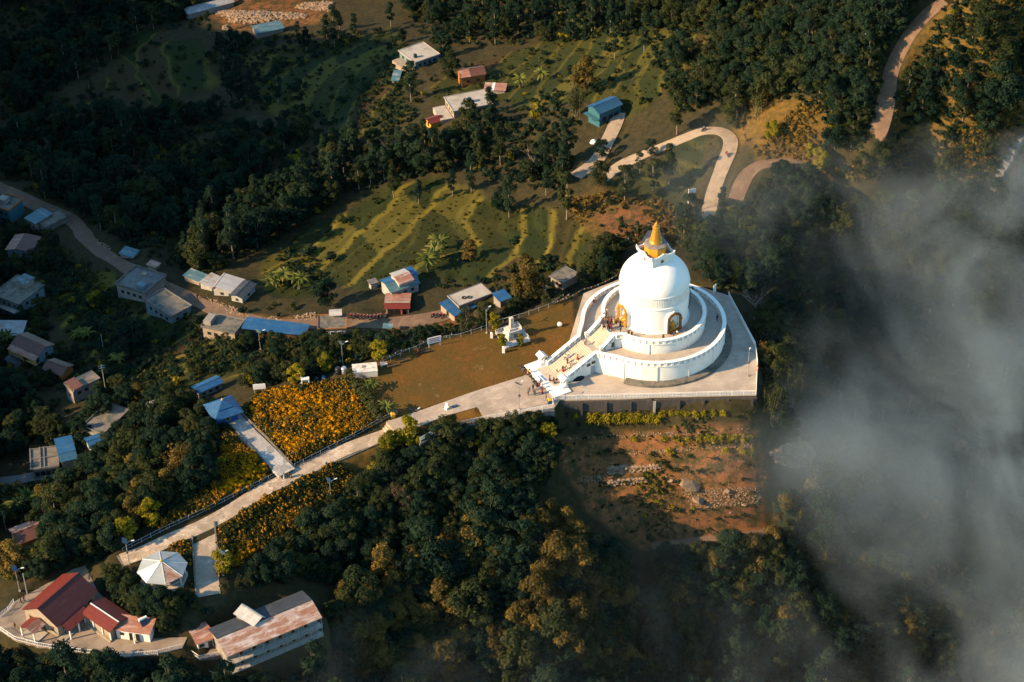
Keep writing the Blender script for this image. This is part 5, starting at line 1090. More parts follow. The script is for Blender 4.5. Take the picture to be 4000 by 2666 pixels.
for k, (fx, fy) in enumerate(((.30, .42), (.42, .32))):
    x, y, z = onroof(s, fx, fy, 3.9); v = []; f = []; NN = 18; K = 6
    for i in range(NN):
        for j in range(K): a, b = 2*math.pi*i/NN, 2*math.pi*j/K; v.append(((.48+.15*math.cos(b))*math.cos(a), (.48+.15*math.cos(b))*math.sin(a), .12+.13*math.sin(b)))
    f = [(i*K+j, ((i+1) % NN)*K+j, ((i+1) % NN)*K+(j+1) % K, i*K+(j+1) % K) for i in range(NN) for j in range(K)]
    o = MB().add(v, f).build('tyre', black_rubber, None, True); o.location = (x, y, z); tag(o, ('old tyre lying on the pale flat roof, the one nearer its left end', 'old tyre lying on the pale flat roof, the one nearer its middle')[k], 'tyre', 'tyres on the flat roof')
s = site(z8(1125, 655), z8(1300, 575), z8(1045, 545), 2.9); base(s, 'blue_lean_to', 'blue tin lean-to in front of the house with tyres on its roof', 'shed'); s['L'] = min(s['L'], 9); shed(s, 2.5, 3.1, t_blue, cream_wall); opening(s, 'W', .5, 1.2, .9, 1.9, wood, dark, 'door')
s = site(z8(1475, 545), z8(1570, 510), z8(1470, 500), 2.8); base(s, 'blue_shack', 'shack with blue roof glimpsed under the large olive tree', 'shack'); s['W'] = 4; shed(s, 2.5, 2.9, t_blue, plaster)
s = site(z8(1850, 355), z8(1960, 415), z8(1885, 292), 3.2); base(s, 'stupa_side_house', 'house with cracked grey slab roof just left of the stupa'); s['W'] = max(s['W'], 6); walls(s, 3.2, cream_wall); flat_roof(s, 3.2, old_concrete, par=True, pm=dark_concrete, ph=.12); rowof(s, 'S', 3, 1.7, 1, 1.1, wood, glass)
s = site(z8(1770, 475), z8(1845, 470), z8(1730, 430), 2.6); base(s, 'orange_awning_stall', 'stall with orange and white awning behind the fence', 'stall'); s['W'] = 2.6; shed(s, 2.2, 2.7, t_rust2); posts(s, [(.1, .1), (s['L']-.1, .1), (.1, 2.4), (s['L']-.1, 2.4)], -1, 2.2, .12, wood)
s = site(z8(482, 418), z8(548, 400), z8(482, 375), 2.6); base(s, 'concrete_hut', 'small pale concrete hut with flat dark roof left of the blue gable house', 'hut'); walls(s, 2.5, house_white); flat_roof(s, 2.5, dark_concrete, .15)
s = site(z8(575, 750), z8(655, 752), z8(590, 712), 2.2); base(s, 'teal_awning', 'flat teal awning over the road below the red roofed shop', 'awning'); shed(s, 2.1, 2.3, t_teal); posts(s, [(.1, .1), (s['L']-.1, .1), (.1, s['W']-.1), (s['L']-.1, s['W']-.1)], -1.5, 2.1, .1, wood)
s = site(z1(1105, 285), z1(1140, 292), z1(1160, 185), 3.4); base(s, 'yellow_eave_house', 'dark roofed building with yellow eave behind the gold spire'); s['L'] = 4.5; gable(s, 3.2, 1.0, t_black, t_black, yellow_paint, axis='y'); rowof(s, 'W', 3, 1.7, 1.1, 1.2, yellow_paint, glass)
# ---- quarry and top edge
s = site(zg(1330, 100), zg(1660, 12), zg(1290, 78), 3.0); base(s, 'long_grey_shed', 'long pale grey roofed shed at the edge of the quarry', 'shed'); s['W'] = max(s['W'], 5); gable(s, 2.8, .7, t_grey, t_grey, plaster)
s = site(zg(1810, 240), zg(2010, 200), zg(1800, 190), 2.6); base(s, 'teal_quarry_shed', 'shed with pale teal roof beside the quarry stones', 'shed'); s['W'] = max(s['W'], 6); gable(s, 2.6, .7, t_teal, t_teal, plaster)
s = site(zh(1400, 105), zh(1480, 150), zh(1420, 70), 3.0)
for o in ():
    pass
# long stepped way climbing out of the mist at the right edge
p0, p1 = g1(z6(1960, 1255)), g1(z6(2200, 1040)); d = p1-p0; d2 = d[:2]/np.linalg.norm(d[:2]); Lw = np.linalg.norm(d[:2])*1.4; ang = math.atan2(d[1], d[0]); n_ = int(Lw/1.1)
t = thing('stone_stairway', 'long stepped stone walkway rising out of the mist at the right edge', 'stairway', tuple(p0)); zs = [max(float(H(p0[0]+d2[0]*Lw*k/n_, p0[1]+d2[1]*Lw*k/n_)) for k in (i, i+1))+1.0 for i in range(n_)]
m = MB()
for i in range(n_): m.box((d2[0]*Lw*(i+.5)/n_, d2[1]*Lw*(i+.5)/n_, zs[i]-p0[2]-.9), (Lw/n_*(.62 if i % 2 else 1.02), 3.0, 1.9), ang)
lpart('step', m, dark_concrete, t)['kind'] = 'stuff'
for sy in (-1.6, 1.6): lpart('handrail', MB().tube([(d2[0]*Lw*i/(n_-1)-d2[1]*sy, d2[1]*Lw*i/(n_-1)+d2[0]*sy, zs[i]-p0[2]+1.0) for i in range(n_)], .07, 5), dark_concrete, t)
# ------------------------------------------------------------------ plant kinds that are not crowns of clumps
def banana_mesh(seed):
    rg = random.Random(seed); lf = MB(); tint = []
    for st in range(3):
        bx, by = rg.uniform(-.9, .9)*(st > 0), rg.uniform(-.9, .9)*(st > 0); hh = rg.uniform(1.6, 2.6)
        for k in range(8):
            a = k*.785+rg.uniform(-.3, .3)+st; L = rg.uniform(1.9, 2.8); el = rg.uniform(.35, 1.25); wd = rg.uniform(.26, .36); pts = []
            for i in range(7):
                t = i/6; r = L*t*math.cos(el*(1-.55*t)); z = hh+L*(math.sin(el)*t-.62*t*t); pts.append((r, z, wd*math.sin(math.pi*min(1, .12+t*.88))**.7))
            ca, sa = math.cos(a), math.sin(a); A = [(bx+r*ca-w_*sa, by+r*sa+w_*ca, z-.1) for r, z, w_ in pts]; Cn = [(bx+r*ca, by+r*sa, z+.04) for r, z, w_ in pts]; B = [(bx+r*ca+w_*sa, by+r*sa-w_*ca, z-.1) for r, z, w_ in pts]
            lf.strip(A, Cn); lf.strip(Cn, B); tint += [rg.uniform(.15, .95)]*12
    st_ = MB()
    for q in range(3): st_.tube([(rg.uniform(-.5, .5)*(q > 0), rg.uniform(-.5, .5)*(q > 0), -.6), (rg.uniform(-.4, .4)*(q > 0), rg.uniform(-.4, .4)*(q > 0), 2.2)], [.17, .1], 6)
    me = lf.mesh('leaf_crown', leaf_banana); at = me.attributes.new('tint', 'FLOAT', 'FACE'); at.data.foreach_set('value', np.array(tint, np.float32))
    return me, st_.mesh('stem', flat('banana_stem_%d' % seed, (.12, .13, .05), (.08, .07, .035), 3, .8))
def bare_mesh(seed, h, dense=3, mat=None):
    rg = random.Random(seed); tr = MB(); br = MB()
    tr.tube([(0, 0, -1), (0, 0, h*.2), (rg.uniform(-.2, .2), rg.uniform(-.2, .2), h*.45)], [.16, .13, .09], 6)
    def grow(p, d, L, r, lev):
        q = p+d*L; mid = p.lerp(q, .5)+Vector((rg.uniform(-.1, .1), rg.uniform(-.1, .1), rg.uniform(0, .15)))*L*.5; br.tube([p, mid, q], [r, r*.8, r*.5], 4, False)
        if lev == 0: return
        for _ in range(dense):
            n = (d+Vector((rg.uniform(-.8, .8), rg.uniform(-.8, .8), rg.uniform(-.15, .6)))).normalized(); grow(p.lerp(q, rg.uniform(.4, 1)), n, L*rg.uniform(.5, .75), r*.52, lev-1)
    for k in range(5): grow(Vector((0, 0, h*rg.uniform(.2, .45))), Vector((math.cos(k*1.3), math.sin(k*1.3), rg.uniform(.6, 1.6))).normalized(), h*rg.uniform(.25, .38), .07, 3)
    return tr.mesh('trunk', mat or pale_bark, True), br.mesh('branches', mat or pale_bark, True)
def bamboo_mesh(seed):
    rg = np.random.default_rng(seed); P = []; cul = MB()
    for k in range(26):
        a = rg.random()*6.28; lean = rg.random()*2.6; h = 7+4*rg.random(); b = np.array([rg.normal()*.7, rg.normal()*.7, 0]); tip = b+np.array([math.cos(a)*lean, math.sin(a)*lean, h])
        m_ = b*.5+tip*.5+np.array([0, 0, h*.1]); cul.tube([b-np.array([0, 0, .6]), m_, tip], [.05, .04, .015], 4, False)
        for _ in range(44): t = .3+.75*rg.random(); p = (1-t)**2*b+2*t*(1-t)*m_+t*t*tip+rg.normal(size=3)*.42; p[2] -= .25*max(0, t-.7); P.append(p)
    P = np.array(P); N = unit(len(P), rg)*.7+np.array([0, 0, .7]); N /= np.linalg.norm(N, axis=1)[:, None]
    return quads_mesh('leaf_plumes', leaf_quads(P, N, .42*(.6+.8*rg.random(len(P))), rg, .3), rg.random(len(P)), [leaf_dry if seed % 2 else leaf_olive]), cul.mesh('culms', flat('culm_%d' % seed, (.20, .17, .08), (.13, .11, .05), 3, .8), True)
def maize_mesh(seed):
    rg = random.Random(seed); lf = MB(); ti = []
    for s in range(6):
        bx, by = rg.uniform(-.55, .55), rg.uniform(-.55, .55)
        for k in range(9):
            a = rg.uniform(0, 6.28); L = rg.uniform(.9, 1.5); z0 = rg.uniform(.3, 1.7); ca, sa = math.cos(a), math.sin(a); pts = [(L*t*.8, z0+L*(1.0*t-1.05*t*t), .11*math.sin(math.pi*(.15+.84*t))) for t in (0, .25, .5, .75, 1)]
            lf.strip([(bx+r*ca-w_*sa, by+r*sa+w_*ca, z) for r, z, w_ in pts], [(bx+r*ca+w_*sa, by+r*sa-w_*ca, z) for r, z, w_ in pts]); ti += [rg.uniform(.3, 1)]*4
    me = lf.mesh('leaves', leaf_yellow); at = me.attributes.new('tint', 'FLOAT', 'FACE'); at.data.foreach_set('value', np.array(ti, np.float32)); return me
# ------------------------------------------------------------------ where the woods stand
FOREST = [
 ('W', [(0,-30),(430,-20),(480,60),(330,75),(240,160),(130,210),(0,230)], 30, {'broad': 5, 'sparse': 2, 'olive': 2, 'tall': 2}, 1.0),
 ('W', [(0,190),(130,235),(240,215),(330,265),(470,260),(560,300),(600,320),(620,420),(720,440),(800,450),(720,500),(640,560),(560,590),(470,640),(330,590),(230,530),(160,480),(60,440),(0,410)], 31, {'broad': 6, 'sparse': 2, 'olive': 2, 'tall': 3}, 1.05),
 ('N', [(480,80),(600,90),(760,70),(930,90),(940,140),(880,170),(900,60),(700,150),(620,160),(640,260),(530,250),(500,170)], 36, {'tall': 5, 'broad': 1}, .85),
 ('M', [(600,300),(680,240),(780,290),(840,330),(960,310),(1010,330),(1110,280),(1260,220),(1330,270),(1310,380),(1290,430),(1180,440),(1100,400),(1000,400),(900,420),(860,440),(720,450),(640,400)], 33, {'broad': 4, 'tall': 5, 'olive': 3, 'tallolive': 2}, 1.0),
 ('N', [(820,200),(910,150),(960,170),(980,230),(940,290),(860,330),(830,300)], 34, {'tall': 2, 'broad': 2, 'olive': 2}, .9),
 ('N', [(930,-20),(1520,-20),(1560,60),(1500,80),(1300,100),(1180,105),(1010,110),(940,60)], 31, {'tall': 4, 'broad': 5, 'olive': 3}, .9),
 ('E', [(1490,-20),(2120,-20),(2080,50),(2030,130),(2010,200),(2010,310),(1990,350),(1880,350),(1800,330),(1760,260),(1690,270),(1640,235),(1580,260),(1540,230),(1490,140)], 30, {'broad': 6, 'sparse': 2, 'olive': 4, 'tall': 1}, 1.0),
 ('E', [(2190,-20),(2370,-20),(2370,330),(2290,420),(2210,430),(2120,410),(1960,420),(1890,400),(2010,360),(2050,310),(2070,180),(2130,90)], 82, {'broad': 5, 'sparse': 2, 'olive': 4}, 1.0),
 ('C', [(1560,560),(1560,520),(1640,515),(1660,430),(1720,470),(1790,420),(1880,470),(1910,560),(1880,660),(1720,680),(1640,660),(1590,620)], 30, {'broad': 6, 'sparse': 2, 'olive': 5}, 1.0),
 ('C', [(1345,590),(1440,550),(1470,580),(1430,640),(1390,655),(1345,660)], 30, {'broad': 3, 'sparse': 2, 'olive': 4}, .85),
 ('L', [(560,870),(640,820),(720,790),(800,800),(900,770),(990,760),(1060,745),(1130,730),(1230,690),(1310,660),(1325,680),(1210,718),(1110,755),(1000,790),(880,818),(795,842),(700,875),(560,900)], 25, {'broad': 4, 'sparse': 2, 'olive': 5, 'yellow': 1}, .68),
 ('V', [(190,1010),(240,960),(330,930),(430,890),(520,970),(545,1000),(590,1070),(440,1160),(290,1245),(200,1310),(130,1330),(0,1340),(0,1290),(110,1230),(0,1200),(30,1130),(110,1090),(180,1070)], 31, {'broad': 5, 'sparse': 2, 'olive': 5, 'golden': 1}, .88),
 ('S', [(510,1360),(560,1320),(640,1260),(700,1190),(790,1120),(880,1060),(930,1030),(1000,1040),(1100,1000),(1270,970),(1290,1010),(1270,1090),(1225,1160),(1100,1200),(1000,1290),(880,1320),(760,1340),(700,1330),(640,1345)], 27, {'broad': 5, 'sparse': 2, 'olive': 4, 'yellow': 1}, .72),
 ('S', [(1000,1290),(1110,1190),(1210,1185),(1300,1225),(1385,1300),(1450,1370),(1460,1590),(760,1590),(760,1420),(830,1350),(900,1350)], 34, {'golden': 6, 'broad': 4, 'olive': 3}, 1.12),
 ('F', [(1470,1590),(1480,1460),(1520,1330),(1570,1260),(1700,1240),(1790,1220),(1840,1150),(1880,1110),(2380,1000),(2380,1590)], 36, {'broad': 5, 'sparse': 2, 'olive': 4, 'golden': 1}, 1.15),
 ('F', [(1745,760),(1790,700),(1900,680),(2000,650),(2380,560),(2380,1010),(1900,1100),(1880,1030),(1800,1010),(1760,960),(1750,860)], 36, {'broad': 5, 'sparse': 2, 'olive': 5}, 1.05),
 ('F', [(1790,430),(1900,470),(2050,500),(2200,470),(2300,440),(2380,480),(2380,570),(2000,640),(1920,620)], 38, {'broad': 5, 'sparse': 2, 'olive': 3}, 1.0),
 ('Y', [(225,1330),(290,1330),(330,1390),(430,1380),(490,1400),(470,1470),(430,1490),(350,1480),(330,1430),(250,1370)], 24, {'broad': 4, 'sparse': 2, 'olive': 5}, .66),
 ('Y', [(-20,1530),(120,1555),(300,1562),(430,1560),(460,1600),(-20,1600)], 24, {'broad': 6, 'sparse': 2, 'olive': 2}, .8),
 ('Y', [(520,1575),(640,1545),(740,1500),(770,1590),(520,1590)], 28, {'broad': 6, 'sparse': 2, 'olive': 2}, .9),
 ('Q', [(640,590),(720,570),(740,640),(640,660)], 30, {'broad': 3, 'sparse': 2, 'olive': 2}, .8),
 ('Q', [(90,560),(160,600),(240,650),(330,760),(420,800),(330,830),(220,760),(130,700),(90,640)], 32, {'broad': 3, 'sparse': 2, 'olive': 3}, .6),
 ('Q', [(180,740),(300,760),(420,850),(420,900),(330,920),(240,1000),(190,980),(230,900)], 32, {'broad': 3, 'sparse': 2, 'olive': 3}, .65),
 ('Q', [(0,900),(80,900),(110,960),(200,1000),(180,1060),(90,1030),(0,1060)], 34, {'broad': 3, 'sparse': 2, 'olive': 3}, .7),
 ('Q', [(0,520),(100,520),(160,600),(120,720),(120,800),(210,840),(200,900),(100,900),(0,880)], 30, {'broad': 3, 'sparse': 2, 'olive': 3}, .55),
 ('Q', [(430,720),(560,760),(720,780),(740,800),(600,830),(480,860),(420,800)], 34, {'broad': 3, 'sparse': 2, 'olive': 3}, .55),
 ('Q', [(1120,640),(1280,590),(1330,650),(1230,680),(1130,700)], 30, {'broad': 2, 'sparse': 2, 'olive': 4}, .75),
]
SPEC = [  # solitary trees (photo foot, kind, scale)
 (z8(1695, 560), 'golden', 1.25), ((1302, 505), 'layered', 1.15), ((1347, 218), 'golden', 1.1), ((1436, 465), 'layered', .95), ((1500, 440), 'layered', .8), ((1537, 425), 'tallolive', .9), ((1470, 400), 'tallolive', .6),
 ((1412, 135), 'tall', .7), ((1480, 120), 'tall', .75), ((1560, 150), 'broad', .8), ((1170, 500), 'tall', .75), ((1155, 490), 'broad', .7), ((1083, 445), 'tall', .7), ((1040, 452), 'tall', .6), ((962, 470), 'tall', .6), ((905, 455), 'tallolive', .8), ((1255, 450), 'tall', .6), ((945, 235), 'tall', .95), ((1020, 130), 'broad', .7), ((1035, 185), 'olive', .85),
 (z1(970, 232), 'tall', .42), (z1(1085, 240), 'tallolive', .45), ((750, 705), 'broad', .8), ((1080, 600), 'golden', .6), ((1555, 310), 'tallolive', .95), ((1495, 360), 'broad', .45), ((1376, 425), 'olive', .7), ((1382, 365), 'broad', .5), ((1600, 250), 'broad', .8), ((1690, 300), 'olive', .9),
 ((1150, 380), 'tallolive', 1.0), ((690, 250), 'tall', .8), ((640, 240), 'tall', .8), ((180, 180), 'tall', .9), ((555, 240), 'tall', .8), ((310, 800), 'broad', .75), ((285, 830), 'broad', .6), ((225, 710), 'olive', .5), ((450, 865), 'olive', .5), ((1075, 275), 'olive', .65), ((1125, 260), 'tall', .6), ((880, 1350), 'golden', 1.1), ((1010, 1420), 'golden', 1.1), ((1330, 1275), 'golden', 1.0), ((1250, 1250), 'golden', 1.0), ((1080, 1310), 'golden', 1.2), ((1240, 1420), 'golden', 1.2), ((840, 1530), 'golden', 1.1), ((1330, 1470), 'golden', 1.15), 
 ((1720, 640), 'yellow', 1.1), ((1690, 655), 'yellow', 1.2), (z5(1210, 930), 'yellow', 1.15), (z5(1075, 985), 'yellow', .9), (z5(660, 440), 'yellow', 1.0), (z5(440, 520), 'yellow', 1.0), (z5(1800, 150), 'yellow', .8), (z8(1490, 890), 'yellow', .7), (z8(1635, 880), 'yellow', .55), (z8(560, 990), 'yellow', .9), (z3(830, 370), 'yellow', 1.1), (z3(990, 250), 'yellow', 1.0), (z3(1480, 560), 'yellow', 1.0), (z5(2160, 920), 'yellow', .9), (z2(670, 880), 'yellow', 1.0), (z6(640, 850), 'yellow', 1.0), (z6(950, 1040), 'yellow', 1.0), (z6(880, 960), 'yellow', .7),
]
_rg = np.random.default_rng(5)
cand = []                                # (P, kind, scale, region, forced)
for (q, kd, s) in SPEC: cand.append((g1(q), kd, s, 'X', 1))
_taken = np.array([c[0][:2] for c in cand])
for reg, poly, sp, mix, s in FOREST:
    q = scatter(poly, sp*.82, _rg, .45); P = G(q); ok = clear(P, 1.2 if reg not in 'LYQ' else .8)
    P = P[ok & (np.abs(H(P[:, 0], P[:, 1])-P[:, 2]) < 1.5)]; ks = list(mix); pr = np.array([mix[k] for k in ks], float); pr /= pr.sum()
    if reg in 'WM': P = P[vnoise(P[:, 0], P[:, 1], 16, 131) > -.17]
    for p in P:
        if len(_taken) and np.min(np.sum((_taken-p[:2])**2, 1)) < 5.5: continue
        cand.append((p, ks[_rg.choice(len(ks), p=pr)], s*.77*(.50+.62*_rg.random()+(.5*_rg.random() if _rg.random() < .16 else 0)), reg, 0))
# what the woods must leave in view: roads, paths, houses, fields (a coarse raster of the photo)
MR = 3.0; MX, MY = np.meshgrid(np.arange(-10, 2363, MR), np.arange(-10, 1578, MR), indexing='ij'); KEEP = np.zeros(MX.shape, np.float32)
def keep(poly, wgt=1.0):
    p = np.asarray(poly, float); lo = ((p.min(0)+10)/MR-1).astype(int); hi = ((p.max(0)+10)/MR+2).astype(int); lo = np.maximum(lo, 0); hi = np.minimum(hi, MX.shape)
    if (hi <= lo).any(): return
    s_ = np.s_[lo[0]:hi[0], lo[1]:hi[1]]; KEEP[s_] = np.maximum(KEEP[s_], wgt*(psd(MX[s_], MY[s_], p) < 2))
def hull(p):
    p = sorted(map(tuple, p)); out = []
    for seq in (p, p[::-1]):
        h_ = []
        for q in seq:
            while len(h_) > 1 and (h_[-1][0]-h_[-2][0])*(q[1]-h_[-2][1])-(h_[-1][1]-h_[-2][1])*(q[0]-h_[-2][0]) <= 0: h_.pop()
            h_.append(q)
        out += h_[:-1]
    return out
for poly, g_, h_ in SITES:
    c_ = proj([(*np.mean(poly, axis=0), g_)])[0]; keep(hull(proj([(x, y, z) for x, y in poly for z in (g_+h_*.8, g_+h_+.6)])), .62 if c_[0] < 760 and c_[1] < 1120 else 1.0)
for l, hw in ROADC:
    t_ = np.gradient(l[:, :2], axis=0); t_ /= np.linalg.norm(t_, axis=1)[:, None]+1e-9; n_ = np.c_[-t_[:, 1], t_[:, 0], np.zeros(len(l))]*hw
    for i in range(0, len(l)-3, 3): keep(proj([l[i]-n_[i], l[i]+n_[i], l[i+3]+n_[i+3], l[i+3]-n_[i+3]]))
for p in (PLAT, PAVE, LAWN): keep(proj(np.c_[p, np.zeros(len(p))]))
keep(proj(np.c_[YARDW, np.full(len(YARDW), -7.0)])); keep([z7(*q) for q in ((1480, 330), (1590, 250), (1680, 310), (1670, 380), (1570, 430))]); keep([z3(*q) for q in ((910, 540), (1060, 418), (1217, 492), (1180, 620), (960, 620))]); keep([(1425, 770), (1425, 600), (1500, 500), (1585, 640), (1740, 900), (1740, 935), (1280, 935)]); keep([z3(*q) for q in ((1190, 1060), (1440, 1270), (2112, 1000), (2112, 860), (2035, 760), (1600, 750), (1225, 930))])
keep([z5(*q) for q in ((60, 720), (200, 590), (330, 550), (700, 500), (960, 760), (1080, 740), (430, 1090))]); keep([z7(*q) for q in ((1590, 500), (1700, 500), (1965, 830), (1120, 1225), (1180, 1130), (1330, 1010), (1540, 880))], .9); keep([z3(*q) for q in ((1410, 240), (2200, -160), (2330, -60), (2000, 200), (1750, 400), (1470, 640))], .8)
keep([ze(*q) for q in ((240, 240), (1930, 200), (1980, 560), (1990, 1000), (1780, 1230), (1300, 1330), (800, 1380), (430, 1060), (250, 620))]); keep(ZZ(zh, (520, 1150), (800, 1080), (850, 1230), (700, 1280)))
for p in FIELDQ[:2]+FIELDQ[3:5]: keep(p, .6)
keep(FIELDQ[6], .35); keep(FIELDQ[2], .3)
keep(ZZ(z6, (480, 640), (700, 600), (960, 680), (980, 880), (860, 990), (600, 940)), .8); keep(ZZ(z6, (420, 620), (700, 560), (1000, 640), (1010, 900), (870, 1020), (560, 960), (420, 760)), .5); keep(ZZ(z6, (2040, 800), (2195, 780), (2195, 1050), (2060, 1060)), .9)
keep([(1370, 480), (1470, 470), (1545, 500), (1540, 545), (1400, 540)], .9); keep(ZZ(zg, (1480, 60), (1700, 0), (2353, 0), (2353, 120), (2100, 170), (1780, 260), (1560, 170)), .9)
def masked(c):
    P_, kd, s = c[0], c[1], c[2]; h = PROTO[kd][0][2]*s; r = PROTO[kd][0][3]*s*.8; pts = [P_+np.array([dx*r, 0, h*k]) for k in (.3, .6, .92) for dx in (-1, 0, 1)]
    q = proj(np.array(pts)); i = ((q+10)/MR).round().astype(int); ok = (i >= 0).all(1) & (i < MX.shape).all(1)
    v = np.where(ok, KEEP[np.clip(i[:, 0], 0, MX.shape[0]-1), np.clip(i[:, 1], 0, MX.shape[1]-1)], 0); return float(v.sum()/9)
cand = [c for c in cand if c[4] or masked(c) < (.02 if c[3] == 'Y' else .08 + .10*_rg.random())]
LAND = [('the white stupa', (1510, 700)), ('the stained retaining wall', (1500, 935)), ('the bare terraced slope', (1500, 1080)), ('the octagonal pavilion', (372, 1300)), ('the maroon roofed hall', (150, 1380)), ('the rusty roofed lodge', (620, 1440)), ('the orange flower field', (720, 970)), ('the blue pavilion', (515, 930)), ('the unfinished house', (110, 1050)), ('the brown roofed cottage', (68, 1240)), ('the bare concrete slab roof', (265, 965)), ('the yellow balcony house', (70, 800)), ('the bare grey concrete house', (185, 875)), ('the two storey house', (40, 670)), ('the railed dark roof', (310, 640)), ('the mottled slab house', (385, 690)), ('the blue tarpaulin roof', (630, 755)), ('the red roofed shop', (910, 690)), ('the blue gabled house', (930, 650)), ('the house with tyres', (1080, 690)), ('the stone obelisk', (1175, 775)), ('the blue roofed hill shed', (1385, 240)), ('the hairpin road bend', (1680, 330)), ('the brown earth clearing', (1430, 510)), ('the orange clay house', (1085, 175)), ('the square white roof', (967, 122)), ('the long white slab roof', (1065, 230)), ('the stone quarry', (720, 20)), ('the terraced rice field', (900, 530)), ('the hillside dirt road', (2040, 200)), ('the misty stairway', (2310, 430)), ('the dirt loop road', (1780, 365)), ('the pale rubble heap', (1820, 1040)), ('the white house', (55, 565)), ('the roadside tin sheds', (470, 640)), ('the grey slab house', (100, 490)), ('the white concrete block', (835, 848))]
KN = {'sparse': 'thin crowned olive tree', 'broad': 'dark round crowned tree', 'olive': 'olive green leafy tree', 'tall': 'tall narrow dark tree', 'tallolive': 'tall slim olive tree', 'golden': 'tree with golden tipped crown', 'yellow': 'bright yellow green bushy tree', 'layered': 'slim tree with tiered branches'}
ORD = ['', 'second ', 'third ', 'fourth ', 'fifth ', 'sixth ', 'seventh ', 'eighth ', 'ninth ', 'tenth ', 'eleventh ', 'twelfth ', 'thirteenth ', 'fourteenth ', 'fifteenth ', 'sixteenth ', 'seventeenth ', 'eighteenth ', 'nineteenth ', 'twentieth ', 'twenty first ', 'twenty second ', 'twenty third ', 'twenty fourth ', 'twenty fifth ']
_lq = np.array([l[1] for l in LAND], float)
def place_words(q):
    d = _lq-q; k = int(np.argmin((d**2).sum(1))); dx, dy = q[0]-_lq[k][0], q[1]-_lq[k][1]
    rel = ('right of' if dx > 0 else 'left of') if abs(dx) > abs(dy)*1.2 else ('below' if dy > 0 else 'above')
    return rel, LAND[k][0], float(np.hypot(dx, dy))
def number(items, noun):
    """items: list of (object, photo position, noun) -> unique labels counted outwards from the nearest landmark"""
    groups = {}
    for o, q, nn in items:
        rel, lm, d = place_words(q); groups.setdefault((nn, rel, lm), []).append((d, o))
    for (nn, rel, lm), L in groups.items():
        L.sort(key=lambda a: a[0])
        for i, (d, o) in enumerate(L):
            o['label'] = f"{ORD[i] if i < len(ORD) else 'far off '}{nn} {rel} {lm}" if i else f"{'nearest ' if len(L) > 1 else ''}{nn} {rel} {lm}"
# the trees that show largest stand as objects of their own
pq = proj(np.array([c[0] for c in cand])); D = np.linalg.norm(np.array([c[0] for c in cand])-CAM, axis=1)
size = np.array([PROTO[c[1]][0][2]*c[2] for c in cand])/D*1000
infr = (pq[:, 0] > -25) & (pq[:, 0] < 2378) & (pq[:, 1] > 5) & (pq[:, 1] < 1585)
score = size*1.0 + np.array([99*c[4]-(7 if c[3] == 'F' else 0)+(5 if c[3] in 'CL' else 0) for c in cand]) - 999*(~infr)
order = np.argsort(-score); N_IND = 270
chosen = set(order[:N_IND].tolist()); lab = []; crown_src = {}
for n_, i in enumerate(order[:N_IND]):
    p, kd, s, reg, fz = cand[i]; v = _rg.integers(len(PROTO[kd])); cm, tm_, h, r_ = PROTO[kd][v]
    t = bpy.data.objects.new('tree', None); COL.objects.link(t); t.location = (p[0], p[1], p[2]-.1); t.rotation_euler = (0, 0, _rg.random()*6.28); sx = s*(.92+.16*_rg.random()); t.scale = (sx, sx, s)
    for me in (cm, tm_):
        o = bpy.data.objects.new('crown' if me is cm else 'trunk', me); COL.objects.link(o); o.parent = t; crown_src.setdefault(me.name, o)
    t['category'] = 'tree'; t['group'] = 'trees on the hillside'; lab.append((t, pq[i], KN[kd]))
number(lab, 'tree')
# ------------------------------------------------------------------ the woods beyond counting: one object of instances
def point_cloud(name, pts, rot, scl, var, sources, kind='stuff', tilt=None):
    """one object whose geometry nodes put copies of the source plants on its points"""
    me = bpy.data.meshes.new(name); me.vertices.add(len(pts)); me.vertices.foreach_set('co', np.asarray(pts, np.float32).ravel())
    for nm, tp, a in (('rot', 'FLOAT', rot), ('scl', 'FLOAT', scl), ('var', 'INT', var)):
        at = me.attributes.new(nm, tp, 'POINT'); at.data.foreach_set('value', np.asarray(a, np.int32 if tp == 'INT' else np.float32))
    o = bpy.data.objects.new(name, me); COL.objects.link(o); tag(o, kind=kind)
    ng = bpy.data.node_groups.new(name, 'GeometryNodeTree'); ng.interface.new_socket('Geometry', in_out='INPUT', socket_type='NodeSocketGeometry'); ng.interface.new_socket('Geometry', in_out='OUTPUT', socket_type='NodeSocketGeometry')
    N = ng.nodes; L = ng.links; gi = N.new('NodeGroupInput'); go = N.new('NodeGroupOutput'); jn = N.new('GeometryNodeJoinGeometry')
    def at_(nm, tp): a = N.new('GeometryNodeInputNamedAttribute'); a.data_type = tp; a.inputs[0].default_value = nm; return a.outputs[0]
    rv = N.new('ShaderNodeCombineXYZ'); L.new(at_('rot', 'FLOAT'), rv.inputs[2]); sc_ = at_('scl', 'FLOAT'); va = at_('var', 'INT')
    for k, objs in enumerate(sources):
        cmp = N.new('FunctionNodeCompare'); cmp.data_type = 'INT'; cmp.operation = 'EQUAL'; L.new(va, cmp.inputs[2]); cmp.inputs[3].default_value = k
        for ob in objs:
            oi = N.new('GeometryNodeObjectInfo'); oi.transform_space = 'ORIGINAL'; oi.inputs[0].default_value = ob; oi.inputs[1].default_value = True
            ip = N.new('GeometryNodeInstanceOnPoints'); L.new(gi.outputs[0], ip.inputs['Points']); L.new(cmp.outputs[0], ip.inputs['Selection']); L.new(oi.outputs['Geometry'], ip.inputs['Instance'])
            L.new(rv.outputs[0], ip.inputs['Rotation']); L.new(sc_, ip.inputs['Scale']); L.new(ip.outputs[0], jn.inputs[0])
    L.new(jn.outputs[0], go.inputs[0]); md = o.modifiers.new('instances', 'NODES'); md.node_group = ng; return o
rest = [i for i in range(len(cand)) if i not in chosen]
